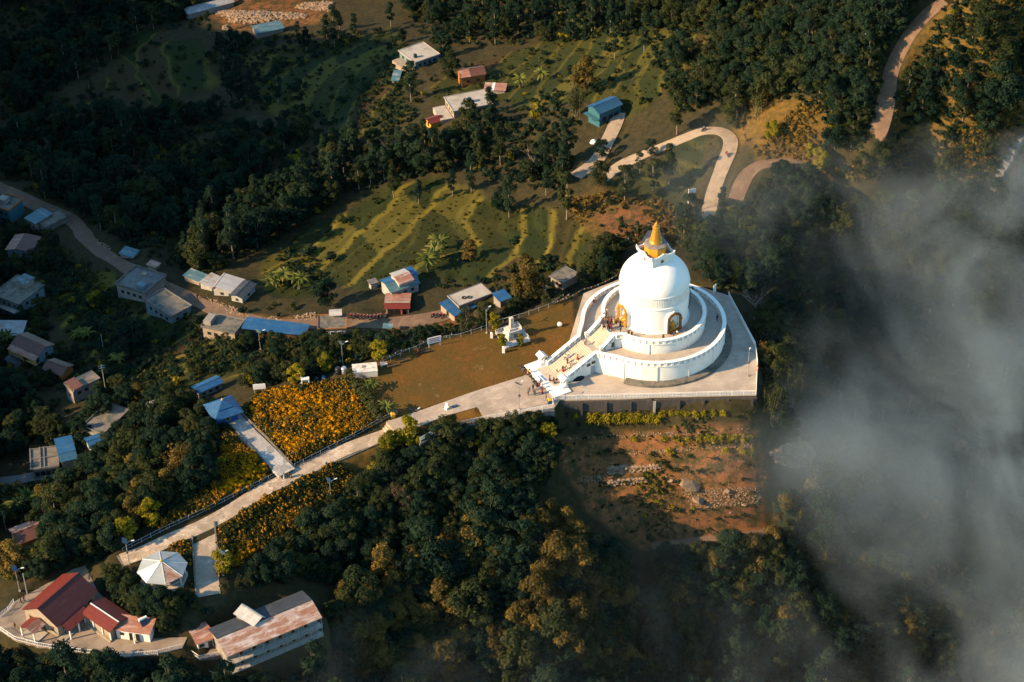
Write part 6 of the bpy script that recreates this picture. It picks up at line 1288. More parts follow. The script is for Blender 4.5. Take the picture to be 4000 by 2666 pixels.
# the woods go on outside the picture
for poly in ([(-420, -250), (-25, -250), (-25, 1290), (-420, 1290)], [(-420, 1620), (2800, 1620), (2800, 1950), (-420, 1950)], [(2385, -250), (2800, -250), (2800, 1620), (2385, 1620)], [(-25, -240), (2385, -240), (2385, -28), (-25, -28)]):
    for p in G(scatter(poly, 42, _rg, .5)):
        if abs(float(H(p[0], p[1]))-p[2]) < 1.5: cand.append((p, ('broad', 'olive', 'broad', 'tall')[int(_rg.integers(4))], .65+.6*_rg.random(), 'O', 0)); rest.append(len(cand)-1)
srcs = []; vidx = {}
for kd in PROTO:
    for v, (cm, tm_, h, r_) in enumerate(PROTO[kd]):
        if cm.name in crown_src and tm_.name in crown_src: vidx.setdefault(kd, []).append(len(srcs)); srcs.append((crown_src[cm.name], crown_src[tm_.name]))
point_cloud('forest', [cand[i][0]-np.array([0, 0, .1]) for i in rest], [_rg.random()*6.28 for i in rest], [cand[i][2] for i in rest], [int(_rg.choice(vidx.get(cand[i][1]) or vidx['broad'])) for i in rest], srcs)
print('TREES', len(cand), 'rest', len(rest))
# ------------------------------------------------------------------ bushes, flowers, undergrowth
def shrub_thing(me, q, s, label, name='shrub', cat='shrub', group=None, p=None):
    p = g1(q) if p is None else p
    t = bpy.data.objects.new(name, me); COL.objects.link(t); t.location = (p[0], p[1], p[2]-.05); t.rotation_euler = (0, 0, _rg.random()*6.28); t.scale = (s, s, s); tag(t, label, cat, group); return t
bush = [shrub_mesh('bush', 40+i, 1.5, 2.0, 210, .30, [leaf_dark]) for i in range(3)] + [shrub_mesh('bush', 50+i, 1.5, 1.9, 210, .30, [leaf_olive]) for i in range(3)] + [shrub_mesh('bush', 60, 1.4, 1.8, 190, .30, [leaf_yellow])]
flower = [shrub_mesh('flower_bush', 70+i, 1.0, 1.25, 170, .20, [leaf_olive, leaf_flower], mx_) for i, mx_ in enumerate((.16, .40, .62))]
gold_tuft = [shrub_mesh('dry_tuft', 80+i, .8, .7, 90, .24, [leaf_dry if i else leaf_gold]) for i in range(2)]
BSRC = []
for k, (me, q, lb) in enumerate(zip(bush, [(640, 640), (1180, 560), (560, 720), (700, 900), (1600, 470), (870, 470), (1700, 620)], ['dark round bush at the left end of the rice terraces', 'dark bush in the middle of the rice terraces', 'dark bush beside the village road stones', 'olive bush behind the orange flower field', 'olive bush beside the hairpin road', 'olive bush on the upper rice terrace', 'yellow green bush behind the stupa'])):
    BSRC.append(shrub_thing(me, q, 1.0, lb))
FSRC = [shrub_thing(me, q, 1.0, lb, 'flower_bush', 'flowering bush') for me, q, lb in zip(flower, [z5(260, 620), z5(560, 780), z5(820, 830)], ['mostly green flower bush at the upper left of the orange field', 'orange flower bush in the middle of the flower field', 'dense orange flower bush near the path railing'])]
GSRC = [shrub_thing(me, q, 1.0, lb, 'grass_tuft', 'grass tuft') for me, q, lb in zip(gold_tuft, [z6(1700, 300), z6(800, 860)], ['golden grass tuft on the upper right slope', 'dry grass tuft above the dirt loop road'])]
def fill(polys, sp, rg, jit=.6, margin=.3, road=True):
    out = []
    for p in polys:
        q = scatter(p, sp, rg, jit); P = G(q)
        if road and len(P): P = P[clear(P, margin)]
        out.append(P)
    return np.concatenate(out)
UP = [f[1] for f in FOREST]; sps = []
P = fill(UP, 16, _rg, .6, .5); qq = ((proj(P+np.array([0, 0, .8]))+10)/MR).round().astype(int); P = P[KEEP[np.clip(qq[:, 0], 0, MX.shape[0]-1), np.clip(qq[:, 1], 0, MX.shape[1]-1)] < .7]; P2 = fill([FIELDQ[1], FIELDQ[2], FIELDQ[3], FIELDQ[5], FIELDQ[6]], 27, _rg, .45, .5); k2 = len(P2); P = np.concatenate([P, P2]); k = len(P)
point_cloud('undergrowth', P, _rg.random(k)*6.28, np.r_[.45+.6*_rg.random(k-k2), .25+.6*_rg.random(k2)**2], _rg.choice(7, k, p=[.2, .2, .17, .14, .13, .13, .03]), [(o,) for o in BSRC])
print('UNDER', k)
FLOWERQ = [ZZ(z5, (90, 700), (190, 600), (330, 560), (700, 500), (800, 500), (900, 640), (960, 780), (950, 820), (470, 1050), (430, 1060), (250, 870))]
P = fill(FLOWERQ, 6.4, _rg, .7, .2); k = len(P); nz_ = vnoise(P[:, 0], P[:, 1], 5, 91)+.5; pv = np.where(nz_ < .46, 0, np.where(nz_ < .66, 1, 2))
pv = np.where(_rg.random(k) < .2, _rg.integers(0, 3, k), pv); edge = psd(proj(P)[:, 0], proj(P)[:, 1], FLOWERQ[0]); pv = np.where((edge > -12) & (_rg.random(k) < .6), 0, pv)
point_cloud('flower_field', P, _rg.random(k)*6.28, .35+.6*_rg.random(k)+.35*(vnoise(P[:, 0], P[:, 1], 4, 95)+.5), pv, [(o,) for o in FSRC])
FL2 = [ZZ(z7, (1600, 500), (1700, 540), (1960, 840), (1700, 960), (1260, 1150), (1120, 1215), (1180, 1130), (1330, 1010), (1540, 880)), ZZ(z3, (1410, 240), (1560, 190), (1830, 40), (2100, -110), (2200, -160), (2330, -60), (2000, 200), (1750, 400), (1520, 560), (1430, 600)), ZZ(z3, (900, 480), (1080, 360), (1255, 325), (1285, 480), (1270, 560), (1225, 500), (1150, 420), (1050, 405), (940, 460)), ZZ(z3, (980, 640), (1200, 620), (1280, 560), (1270, 660), (1050, 720))]
P = fill(FL2, 8.0, _rg, .6, .35); k = len(P); nz_ = vnoise(P[:, 0], P[:, 1], 6, 92)+.5
point_cloud('flowering_bank', P, _rg.random(k)*6.28, .5+.7*_rg.random(k), np.where(nz_ < .5, 0, np.where(nz_ < .70, 1, 2)), [(o,) for o in FSRC])
P = fill(GOLDQ+[FOREST[7][1]], 9, _rg, .7, .3); k = len(P); P = P[vnoise(P[:, 0], P[:, 1], 7, 55)+.5 > .35+.3*_rg.random(k)]; k = len(P); point_cloud('dry_grass', P, _rg.random(k)*6.28, .5+.8*_rg.random(k), _rg.integers(0, 2, k), [(o,) for o in GSRC])
P = fill([FIELDQ[0], FIELDQ[1], FIELDQ[3], FIELDQ[4], FIELDQ[6], FIELDQ[7]], 17, _rg, .7, .3); k = len(P); tm_ = shrub_mesh('grass_tuft', 90, .9, .38, 70, .19, [grass_m]); TS = shrub_thing(tm_, (1000, 520), 1.0, 'grass tuft in the middle of the rice terraces', 'grass_tuft', 'grass tuft')
point_cloud('field_grass', P, _rg.random(k)*6.28, .3+.5*_rg.random(k)**2, np.zeros(k, int), [(TS,)])
# bushes scattered along field edges and the village: counted one by one where they stand alone
P = fill([[(560,120),(900,80),(960,150),(900,250),(760,280),(600,250)], [(280,80),(470,110),(500,190),(330,250),(230,200)], [(620,600),(860,450),(900,440),(760,640)], [(1000,640),(1330,600),(1330,640),(1100,665)], [(1000,150),(1480,70),(1500,240),(1180,230)]], 62, _rg, .5, .6)
lab = []
for p in P:
    v = int(_rg.integers(0, 6)); o = shrub_thing(bush[v], None, .4+1.0*_rg.random()**1.5, None, 'shrub', 'shrub', 'shrubs along the field terraces', p); lab.append((o, proj(p)[0], 'small dark rounded shrub' if v < 3 else 'small olive rounded shrub'))
P = fill([[(90,600),(260,620),(420,740),(540,800),(560,860),(430,900),(300,900),(180,830)], [(600,690),(720,700),(740,730),(600,735)], [(0,930),(90,880),(200,990),(100,1010)], [(1330,440),(1560,470),(1560,560),(1400,560)], [(640,800),(720,770),(830,760),(850,780),(720,800)], [(1000,620),(1100,640),(1110,680),(1010,680)]], 34, _rg, .5, .5)
for p in P:
    v = int(_rg.integers(0, 6)); o = shrub_thing(bush[v], None, .4+.5*_rg.random(), None, 'shrub', 'shrub', 'shrubs between the village houses', p); lab.append((o, proj(p)[0], 'low dark village shrub' if v < 3 else 'low olive village shrub'))
number(lab, 'shrub')
# low plants in bands along the stepped slope
P = fill([ZZ(ze, (220, 250), (1920, 210), (1990, 600), (2000, 1000), (1750, 1260), (900, 1400), (430, 1080), (250, 640))], 8, _rg, .7, .1); fz = (P[:, 2]/2.5) % 1.0; P = P[((fz > .30) & (fz < .62) & (_rg.random(len(P)) < .55)) | (vnoise(P[:, 0], P[:, 1], 9, 141) > .24)]; k = len(P)
point_cloud('slope_plants', P, _rg.random(k)*6.28, .16+.38*_rg.random(k)**2, _rg.choice(5, k, p=[.28, .22, .20, .2, .1]), [(BSRC[3],), (BSRC[4],), (GSRC[0],), (GSRC[1],), (BSRC[6],)])
# bananas, bare trees, bamboo, the maize-like canes under the wall
BAN = [banana_mesh(i) for i in (1, 2)]; lab = []
for q, s in [(z2(1950, 720), 1.5), (z2(2040, 745), 1.3), (z2(1880, 735), 1.2), (z8(930, 310), 1.5), (z8(1010, 150), 1.4), (z8(960, 230), 1.5), (z8(500, 1235), .9), (z8(625, 1410), 1.0), (z2(560, 1090), 1.2), (z2(810, 1265), 1.1), (z2(40, 1125), 1.1), (z7(150, 1110), 1.5), (z7(230, 1070), 1.5), (z7(70, 1130), 1.4), (z4(1480, 390), 1.2), (z4(1330, 440), 1.2)]:
    p = g1(q); v = _rg.integers(2); t = bpy.data.objects.new('banana_plant', None); COL.objects.link(t); t.location = p; t.rotation_euler = (0, 0, _rg.random()*6.28); t.scale = (s, s, s)
    for nm, me in zip(('leaf_crown', 'stem'), BAN[v]): o = bpy.data.objects.new(nm, me); COL.objects.link(o); o.parent = t
    t['category'] = 'banana plant'; t['group'] = 'banana plants around the village'; lab.append((t, np.array(q), 'banana plant with broad drooping leaves'))
number(lab, 'banana')
BARE = [bare_mesh(i, 8) for i in (3, 4, 5)]; red_bark = flat('reddish_twigs', (.22, .11, .07), (.15, .075, .05), 3, .9); BARE.append(bare_mesh(9, 7, 4, red_bark))
for q, s, v, lb in [(zg(330, 1150), 1.1, 0, 'bare pale tree among the dark western woods'), (z4(1405, 1050), 1.1, 1, 'bare twisted pale tree below the middle woods'), (z4(400, 960), 1.0, 2, 'leafless grey tree between dark crowns left of the rice terraces'), (zf(590, 140), 1.2, 3, 'reddish leafless shrub tree on the wooded slope below the path'), (zh(530, 440), .9, 3, 'reddish bare tree beside the platform railing'), (zh(430, 260), 1.2, 2, 'grey leafless tree outside the far platform railing'), (zh(920, 560), 1.1, 0, 'pale bare tree standing in thin mist'), (zh(1230, 1300), 1.0, 1, 'single pale trunk deep in the mist'), (zf(560, 560), .9, 3, 'dry upright reddish shrub in the lower mist'), (z5(1185, 1470), .9, 3, 'thin reddish dead sapling on the dark slope')]:
    p = g1(q); t = bpy.data.objects.new('bare_tree', None); COL.objects.link(t); t.location = p; t.rotation_euler = (0, 0, _rg.random()*6.28); t.scale = (s, s, s); tag(t, lb, 'tree')
    for nm, me in zip(('trunk', 'branches'), BARE[v]): o = bpy.data.objects.new(nm, me); COL.objects.link(o); o.parent = t
BAM = [bamboo_mesh(1), bamboo_mesh(2)]
for q, s, v, lb in [(zh(660, 860), 1.15, 1, 'large olive bamboo clump rising beside the platform corner'), (zh(760, 800), .9, 1, 'smaller bamboo clump in the mist right of the platform corner'), (z7(1270, 880), .95, 0, 'brown dry bamboo clump in the wood left of the path'), (z6(560, 700), 1.0, 1, 'bamboo clump above the hairpin road'), (z6(200, 620), 1.1, 1, 'bamboo clump left of the hairpin road'), (z4(1720, 640), .8, 1, 'bamboo clump left of the blue hill shed'), (zh(480, 560), .55, 0, 'small brown bamboo tuft at the platform railing'), (zh(560, 960), 1.0, 1, 'bamboo clump at the foot of the platform corner')]:
    p = g1(q); t = bpy.data.objects.new('bamboo', None); COL.objects.link(t); t.location = p; t.rotation_euler = (0, 0, _rg.random()*6.28); t.scale = (s, s, s); tag(t, lb, 'bamboo')
    for nm, me in zip(('leaf_plumes', 'culms'), BAM[v]): o = bpy.data.objects.new(nm, me); COL.objects.link(o); o.parent = t
MZ = [maize_mesh(i) for i in range(3)]; lab = []
row = [(ze(460+i*48, 335+(-1)**i*8), 1.25) for i in range(13)] + [(ze(x, 285), .8) for x in (1090, 1165, 1230, 1275, 1310, 1385, 1455, 1540, 1630)] + [(ze(x, 490+(x % 7)*4), .95) for x in (1420, 1480, 1545, 1600, 1690, 1730, 1790, 1850)] + [(ze(x, 620), 1.0) for x in (1650, 1780, 1860, 1160)] + [(ze(70, 480), 1.4), (ze(110, 500), 1.5), (ze(330, 300), .7)] + [(ze(x, 510), .8) for x in (1110, 1220, 1320, 840)]
for i, (q, s) in enumerate(row):
    p = g1(q); o = bpy.data.objects.new('cane_plant', MZ[i % 3]); COL.objects.link(o); o.location = p; o.rotation_euler = (0, 0, _rg.random()*6.28); o.scale = (s, s, s); o['category'] = 'plant'
    rw = 0 if i < 13 else 1 if i < 22 else 2 if i < 30 else 3; o['group'] = 'yellow canes below the retaining wall'; xi = i-(0, 13, 22, 30)[rw]
    o['label'] = f"{(ORD[xi].strip() or 'first')} cane from the left, {('dense yellow row under the stained wall', 'sparse yellow row under the stained wall', 'middle terrace row', 'scattered lower terrace canes')[rw]}"
# clipped hedge beside the flower field
h0 = ZZ(z5, (800, 480), (900, 590), (980, 690), (1020, 750)); hp_ = [g1(q) for q in h0]; V_ = []; T_ = []
rgh = np.random.default_rng(8); n_ = 1500; tt = rgh.random(n_)*(len(hp_)-1); i_ = tt.astype(int); f_ = tt-i_; b_ = np.array(hp_); base_ = b_[i_]*(1-f_)[:, None]+b_[np.minimum(i_+1, len(hp_)-1)]*f_[:, None]
d_ = unit(n_, rgh); d_[:, 2] = np.abs(d_[:, 2]); P_ = base_+d_*np.array([1.8, 1.8, 2.4])*(1+.12*np.sin(tt*9))[:, None]*(.85+.2*rgh.random(n_))[:, None]; N_ = d_+unit(n_, rgh)*.45; N_ /= np.linalg.norm(N_, axis=1)[:, None]
o = bpy.data.objects.new('hedge', quads_mesh('hedge', leaf_quads(P_, N_, .30*(.6+.7*rgh.random(n_)), rgh), np.clip(rgh.normal(.6, .2, n_), 0, 1), [leaf_olive])); COL.objects.link(o); tag(o, 'clipped olive green hedge between the lawn and the flower field', 'hedge')
# ------------------------------------------------------------------ walls, railings, fences
_k0 = np.array(z1(475, 1408)); FRONT = [W(z1(*q)) for q in ((478, 1409), (1200, 1392), (1942, 1372))]
def wall_run(name, label, pts, z0, z1_, th, mat, cat='wall', cap=None):
    t = thing(name, label, cat, tuple(pts[0])); m = MB(); c = MB()
    for a, b in zip(pts[:-1], pts[1:]):
        d = np.array(b)-np.array(a); L = np.linalg.norm(d[:2]); an = math.atan2(d[1], d[0]); mid = (np.array(a)+np.array(b))/2-np.array(pts[0])
        m.box((mid[0], mid[1], (z0+z1_)/2), (L+th*.8, th, z1_-z0), an)
        if cap: c.box((mid[0], mid[1], z1_+.06), (L+th, th+.14, .12), an)
    lpart('wall', m, mat, t)
    if cap: lpart('coping', c, cap, t)
    return t
off = np.array([0, -.28, 0])
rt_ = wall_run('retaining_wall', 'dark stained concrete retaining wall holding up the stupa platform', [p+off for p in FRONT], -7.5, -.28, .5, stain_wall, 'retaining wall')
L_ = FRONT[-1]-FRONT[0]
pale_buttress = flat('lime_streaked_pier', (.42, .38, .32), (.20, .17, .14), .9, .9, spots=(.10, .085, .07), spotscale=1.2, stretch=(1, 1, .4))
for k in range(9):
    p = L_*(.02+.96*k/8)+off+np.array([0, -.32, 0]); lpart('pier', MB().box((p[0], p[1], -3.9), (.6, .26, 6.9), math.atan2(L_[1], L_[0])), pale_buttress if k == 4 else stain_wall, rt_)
sq_edge = [W(z5(*q)) for q in ((2190, 640), (2200, 692), (1735, 772), (1450, 832), (1292, 917))]
wall_run('retaining_wall', 'low concrete wall under the picket railing of the square', [p+np.array([0, -.3, 0]) for p in sq_edge[1:]], -3.5, -.2, .4, dark_concrete, 'retaining wall')
def railing(name, label, pts, h=1.15, gap=2.6, pick=.34, mat=None, cat='railing', rails=(.25, 1.0), pr=.035, group=None, pickmat=None, slope=True):
    mat = mat or metal_white; o0 = np.array(pts[0], float); P = [np.array(p, float)-o0 for p in pts]; t = thing(name, label, cat, tuple(o0), 0, group)
    seg = np.r_[0, np.cumsum([np.linalg.norm((P[i+1]-P[i])[:2]) for i in range(len(P)-1)])]
    def at(s): i = max(0, min(np.searchsorted(seg, s, side='right')-1, len(P)-2)); k = (s-seg[i])/(seg[i+1]-seg[i]+1e-9); return P[i]*(1-k)+P[i+1]*k
    for r_ in rails: lpart('rail', MB().tube([p+np.array([0, 0, r_*h]) for p in P], .045, 4), mat, t)
    n = max(1, min(90, int(seg[-1]/gap)))
    for i in range(n+1): p = at(seg[-1]*i/n); lpart('post', MB().box((p[0], p[1], p[2]+h*.5-.1), (.11, .11, h+.3)), mat, t)
    if pick:
        m = MB(); a0 = at(0)
        for i in range(int(seg[-1]/pick)): p = at(pick*(i+.5)); m.box((p[0], p[1], p[2]+h*.55), (pr*2, pr*2, h*.98))
        lpart('picket_row', m, pickmat or mat, t)['kind'] = 'stuff'
    return t
railing('railing', 'long white picket railing along the front of the stupa platform', [p+np.array([0, .25, 0]) for p in FRONT])
railing('railing', 'white picket railing along the lower edge of the paved square', [p+np.array([0, .15, 0]) for p in sq_edge])
railing('railing', 'white railing along the right hand edge of the stupa platform', [W(z1(*q)) for q in ((1942, 1368), (1952, 1150), (1935, 1018), (1745, 660))], pick=.28, pr=.06)
fence_grey = flat('grey_fence_post', (.34, .33, .31), (.26, .25, .23), 2, .7)
def gl(f, pts, n=4):
    q = []
    P = [np.array(f(*p)) for p in pts]
    for a, b in zip(P[:-1], P[1:]): q += [a*(1-k/n)+b*k/n for k in range(n)]
    return list(G(q+[P[-1]]))
railing('fence', 'white post fence behind the lawn below the trees', gl(z5, ((1025, 395), (1240, 300), (1420, 228), (1560, 208), (1720, 158), (1800, 120), (1990, 68), (2180, 0), (2265, -60))), 1.2, 2.6, None, fence_grey, 'fence', rails=(.9,))
railing('railing', 'dark steel railing along the flower field side of the main path', gl(z5, ((1090, 748), (990, 800), (850, 880), (650, 985), (440, 1092))), 1.1, 2.2, .5, metal_grey, pickmat=black_tin)
railing('railing', 'dark steel railing on the wooded side of the lower main path', gl(z7, ((1962, 828), (1700, 960), (1400, 1110), (1150, 1225), (870, 1370))), 1.1, 2.2, .5, metal_grey, pickmat=black_tin)
railing('railing', 'curved white railing round the front of the courtyard', [W(z3(*q), -7.0) for q in ((0, 945), (100, 1012), (250, 1052), (520, 1092), (820, 1122), (1030, 1105), (1195, 1062))], 1.15, 2.4, .4)
railing('railing', 'short white railing at the left corner of the courtyard', [W(z3(*q), -7.0) for q in ((0, 862), (60, 815), (92, 768))], 1.15, 2.0, .4)
railing('railing', 'white railing round the terrace in front of the small cabin', [W(z3(*q), -9.4) for q in ((1190, 1055), (1310, 1138), (1455, 1108))], 1.1, 1.6, .35)
railing('railing', 'white railing round the lowest terrace at the lodge', [W(z3(*q), -12.3) for q in ((1205, 1105), (1310, 1210), (1430, 1260), (1505, 1240))], 1.1, 1.8, .35)
def lowwall(label, pts, h, mat=white_wall, th=.3, cat='wall'):
    o0 = pts[0]; t = thing('low_wall', label, cat, tuple(o0)); m = MB(); P = [p-o0 for p in pts]
    for a, b in zip(P[:-1], P[1:]):
        d = b-a; n_ = np.array([-d[1], d[0], 0]); n_ = n_/np.linalg.norm(n_)*th/2; u = np.array([0, 0, h]); dn = np.array([0, 0, -.6]); e = d/np.linalg.norm(d)*th*.4
        a_, b_ = a-e, b+e; m.add([a_+n_+dn, a_-n_+dn, b_-n_+dn, b_+n_+dn, a_+n_+u, a_-n_+u, b_-n_+u, b_+n_+u], [(3, 2, 1, 0), (4, 5, 6, 7), (0, 1, 5, 4), (1, 2, 6, 5), (2, 3, 7, 6), (3, 0, 4, 7)])
    lpart('wall', m, mat, t); return t
lowwall('pale low wall between the side path and the big flower field', gl(z5, ((62, 715), (250, 895), (436, 1096))), .55, old_concrete)
lowwall('pale low wall on the left side of the side path', gl(z5, ((0, 808), (140, 960), (320, 1142))), .5, old_concrete)
lowwall('low kerb wall on the left of the paved spur', gl(z3, ((1262, 335), (1275, 540), (1290, 742))), .45, old_concrete)
lowwall('low kerb wall on the right of the paved spur', gl(z3, ((1408, 240), (1425, 400), (1437, 600))), .45, old_concrete)
lowwall('broken low kerb along the lower edge of the main path', gl(z5, ((1020, 930), (860, 1000), (640, 1095), (330, 1270))), .35, old_concrete)
# steps at the ends of the path
def steps(label, a, b, z0, z1_, w, n, mat):
    a = np.array(a[:2]); b = np.array(b[:2]); d = b-a; L = np.linalg.norm(d); an = math.atan2(d[1], d[0]); t = thing('path_steps', label, 'steps', (a[0], a[1], z0)); m = MB(); d = d/L
    for i in range(n): c = d*(L*(i+.5)/n); m.box((c[0], c[1], (z1_-z0)*(i+1)/n-.6), (L/n+.02*(i % 2), w+.02*(i % 3), 1.2), an)
    lpart('tread_stack', m, mat, t); return t
pa, pb = main_path[0]+np.array([0, 0, .05]), W(z5(1118, 798), 0); steps('short flight of paved steps where the main path meets the square', pa, pb, pa[2]+.02, -.03, 4.0, 4, pave_path)
pa, pb = W(z3(660, 600), -7.0), main_path[-1]; steps('flight of steps from the courtyard up to the main path', pa, pb, -7.0, pb[2], 3.8, 12, old_concrete)
# grass strip between path and square railing
# ------------------------------------------------------------------ prayer flags, lamps, poles
def flags(label, A, B, n, sag=.6):
    A = np.array(A, float); B = np.array(B, float); t = thing('prayer_flag_string', label, 'prayer flags', tuple(A)); pts = [(B-A)*k/n+np.array([0, 0, -sag*4*(k/n)*(1-k/n)]) for k in range(n+1)]
    lpart('cord', MB().tube(pts, .025, 4), wood, t); cols = [barrel_blue, white, flag_red, flag_green, bin_yellow]
    for k in range(n):
        c = (pts[k]+pts[k+1])/2; d = (B-A)[:2]; an = math.atan2(d[1], d[0]); lpart('flag', MB().box((c[0], c[1], c[2]-.22), (np.linalg.norm(d)/n*.72, .02, .40), an+.1*math.sin(k*2.1), .15*math.sin(k)), cols[k % 5], t)
flag_red = flat('red_cloth', (.40, .05, .03), (.34, .045, .03), 3, .8); flag_green = flat('green_cloth', (.06, .22, .07), (.05, .18, .06), 3, .8)
up_ = lambda f, x, y, z: g1(f(x, y))+np.array([0, 0, z])
flags('prayer flags strung along the fence at the left of the lawn', up_(z5, 1030, 375, 1.7), up_(z5, 1145, 332, 1.7), 14); flags('prayer flags strung to the left of the signboard', up_(z5, 1150, 330, 1.6), up_(z5, 1350, 250, 1.7), 20); flags('prayer flags strung to the right of the signboard', up_(z5, 1425, 232, 1.7), up_(z5, 1510, 215, 1.7), 12)
flags('prayer flags on the fence near the olive tree', up_(z8, 1865, 598, 1.9), up_(z8, 2010, 530, 1.9), 18); flags('prayer flags on the fence close behind the stupa terraces', up_(z1, 690, 655, 2.0), up_(z1, 950, 548, 2.2), 26); flags('prayer flags between the olive tree and the stupa terraces', up_(z1, 470, 745, 1.9), up_(z1, 690, 655, 2.0), 24)
def lamp(q, h, label, rz=.5, z=None, tilt=.0):
    p = g1(q) if z is None else W(q, z); t = thing('solar_street_lamp', label, 'street lamp', tuple(p), rz, 'solar lamps along the paths')
    lpart('pole', MB().tube([(0, 0, -.3), (0, 0, h*.5), (tilt, 0, h)], [.09, .075, .06], 8), metal_grey, t); lpart('base', MB().box((0, 0, .1), (.42, .42, .3)), concrete, t)
    lpart('solar_panel', MB().box((tilt-.15, 0, h+.22), (1.15, 1.75, .06), 0, 0, .55), panel_blue, t); lpart('panel_bracket', MB().tube([(tilt, 0, h-.1), (tilt-.1, 0, h+.2)], .04, 5), metal_grey, t)
    a = lpart('arm', MB().tube([(tilt*.9, 0, h-.8), (.7, .1, h-.25), (1.35, .2, h-.2)], .04, 6), metal_grey, t); lpart('lamp_head', MB().box((1.5, .22, h-.22), (.65, .26, .1)), metal_white, a); lpart('battery_box', MB().box((0, -.12, h*.56), (.42, .42, .46)), wood, t)
lamp((1193, 942), 7.4, 'solar lamp on the paved square near the stair landing', .9, 0); lamp((1718, 865), 7.2, 'solar lamp on the right side of the stupa platform', 1.2, 0); lamp(z5(1260, 862), 6.6, 'solar lamp on the grass strip beside the main path', .7, 0); lamp(z5(1745, 178), 7.2, 'solar lamp behind the fence near the obelisk', .8); lamp(z5(768, 408), 7.0, 'solar lamp behind the white concrete block', .5)
lamp(z5(688, 1330), 6.4, 'solar lamp rising from bushes on the slope below the path', .4); lamp(z3(850, 515), 6.6, 'solar lamp at the path corner left of the octagonal pavilion', .2); lamp(z3(130, 690), 6.4, 'solar lamp at the left edge beside the maroon hall', .2); lamp(z3(1070, 905), 5.2, 'short solar lamp by the trees right of the annex', .9, -7.0); lamp(z3(1468, 585), 6.2, 'leaning solar lamp among yellow bushes right of the spur', .6, None, .5); lamp(z5(205, 290), 5.5, 'small solar lamp among trees behind the white frame', .5)
def pole(q, h, label, arms=1, board=False):
    p = g1(q); t = thing('utility_pole', label, 'pole', tuple(p), .4); lpart('mast', MB().tube([(0, 0, -.4), (0, 0, h)], [.14, .09], 8), metal_white if board else metal_grey, t)
    for k in range(arms): lpart('cross_arm', MB().box((0, 0, h-.35-.6*k), (1.5, .1, .12)), metal_grey, t); [lpart('insulator', MB().lathe([(.06, h-.28-.6*k), (.09, h-.2-.6*k), (.04, h-.08-.6*k)], 8, (x, 0, 0)), dark, t) for x in (-.65, .65)]
    if board: f = lpart('sign_board', MB().box((1.2, -.05, h-1.0), (1.8, .08, 1.4)), white, t); lpart('red_line', MB().box((1.2, -.10, h-1.45), (1.4, .03, .12)), flag_red, f); lpart('emblem', MB().lathe([(.25, -.03), (.25, .03)], 14, (1.0, -.10, h-.8)), dark_concrete, f); lpart('cross_arm', MB().box((.6, 0, h-.25), (1.6, .08, .08)), metal_white, t)
pole(z2(726, 1475), 9.5, 'concrete utility pole with cross arms below the bare grey house', 2); pole((1580, 498), 8.5, 'white pole with small hanging signboard beside the road', 0, True); pole((1983, 144), 8.5, 'pale utility pole in the forest left of the hillside road', 1); pole(z2(705, 1165), 5.0, 'thin pole standing among village trees', 0); pole(z3(180, 710), 6.0, 'thin pale pole beside the maroon hall', 0); pole(z3(40, 290), 5.5, 'thin pole left of the brown roofed cottage', 0)
# ------------------------------------------------------------------ monument and other things on the lawn
EA, EB, EC, ED = [W(z8(*q)) for q in ((1440, 790), (1610, 722), (1708, 850), (1520, 908))]
t = thing('obelisk_monument', 'grey stone obelisk monument on a sloping plinth inside a white rail', 'monument', tuple((EA+EB+EC+ED)/4), .45)
lpart('floor', MB().prism([tuple((p-(EA+EB+EC+ED)/4)[:2] @ np.array([[math.cos(.45), -math.sin(.45)], [math.sin(.45), math.cos(.45)]])) for p in (EA, EB, EC, ED)], -.2, .12), monument_stone, t)
def fr(m, x, y, a0, z0, a1, z1_): v = [(x+sx*a0, y+sy*a0, z0) for sx, sy in ((-1, -1), (1, -1), (1, 1), (-1, 1))]+[(x+sx*a1, y+sy*a1, z1_) for sx, sy in ((-1, -1), (1, -1), (1, 1), (-1, 1))]; return m.add(v, [(3, 2, 1, 0), (4, 5, 6, 7)]+[(k, (k+1) % 4, 4+(k+1) % 4, 4+k) for k in range(4)])
lpart('plinth', fr(MB(), 0, .2, 1.7, .1, 1.25, 2.0), monument_stone, t); lpart('collar', fr(MB(), 0, .2, 1.45, 2.0, 1.4, 2.3), monument_stone, t); lpart('collar', fr(MB(), 0, .2, 1.0, 2.3, .9, 2.8), monument_stone, t); lpart('pillar', fr(MB(), 0, .2, .48, 2.8, .40, 5.6), monument_stone, t); lpart('plaque', MB().box((.3, -1.42, 1.2), (1.0, .10, .9), 0, -.23), dark_concrete, t)
railing('railing', 'white lattice railing enclosing the stone obelisk', [EA, EB, EC, ED, EA], .9, 1.6, .4, white)
def stone_marker(q, label, s=1.0): p = W(q); t = thing('marker_stone', label, 'stone', tuple(p)); lpart('block', fr(MB(), 0, 0, .32*s, -.1, .27*s, 1.35*s), white_wall, t); lpart('cap', fr(MB(), 0, 0, .27*s, 1.35*s, .10*s, 1.55*s), white_wall, t)
stone_marker(z8(1412, 822), 'white marker stone left of the obelisk enclosure'); stone_marker(z8(1503, 935), 'white marker stone in front of the obelisk enclosure', 1.1)
p = W(z8(1933, 735)); t = thing('stone_ball', 'round white stone ball lying on the lawn near the stupa', 'stone ball', tuple(p)); lpart('ball', MB().lathe([(.05, 0), (.36, .1), (.55, .35), (.6, .6), (.53, .85), (.35, 1.06), (.06, 1.16)], 20), white_wall, t, True); lpart('slot', MB().box((0, -.57, .55), (.22, .12, .22)), dark, t)
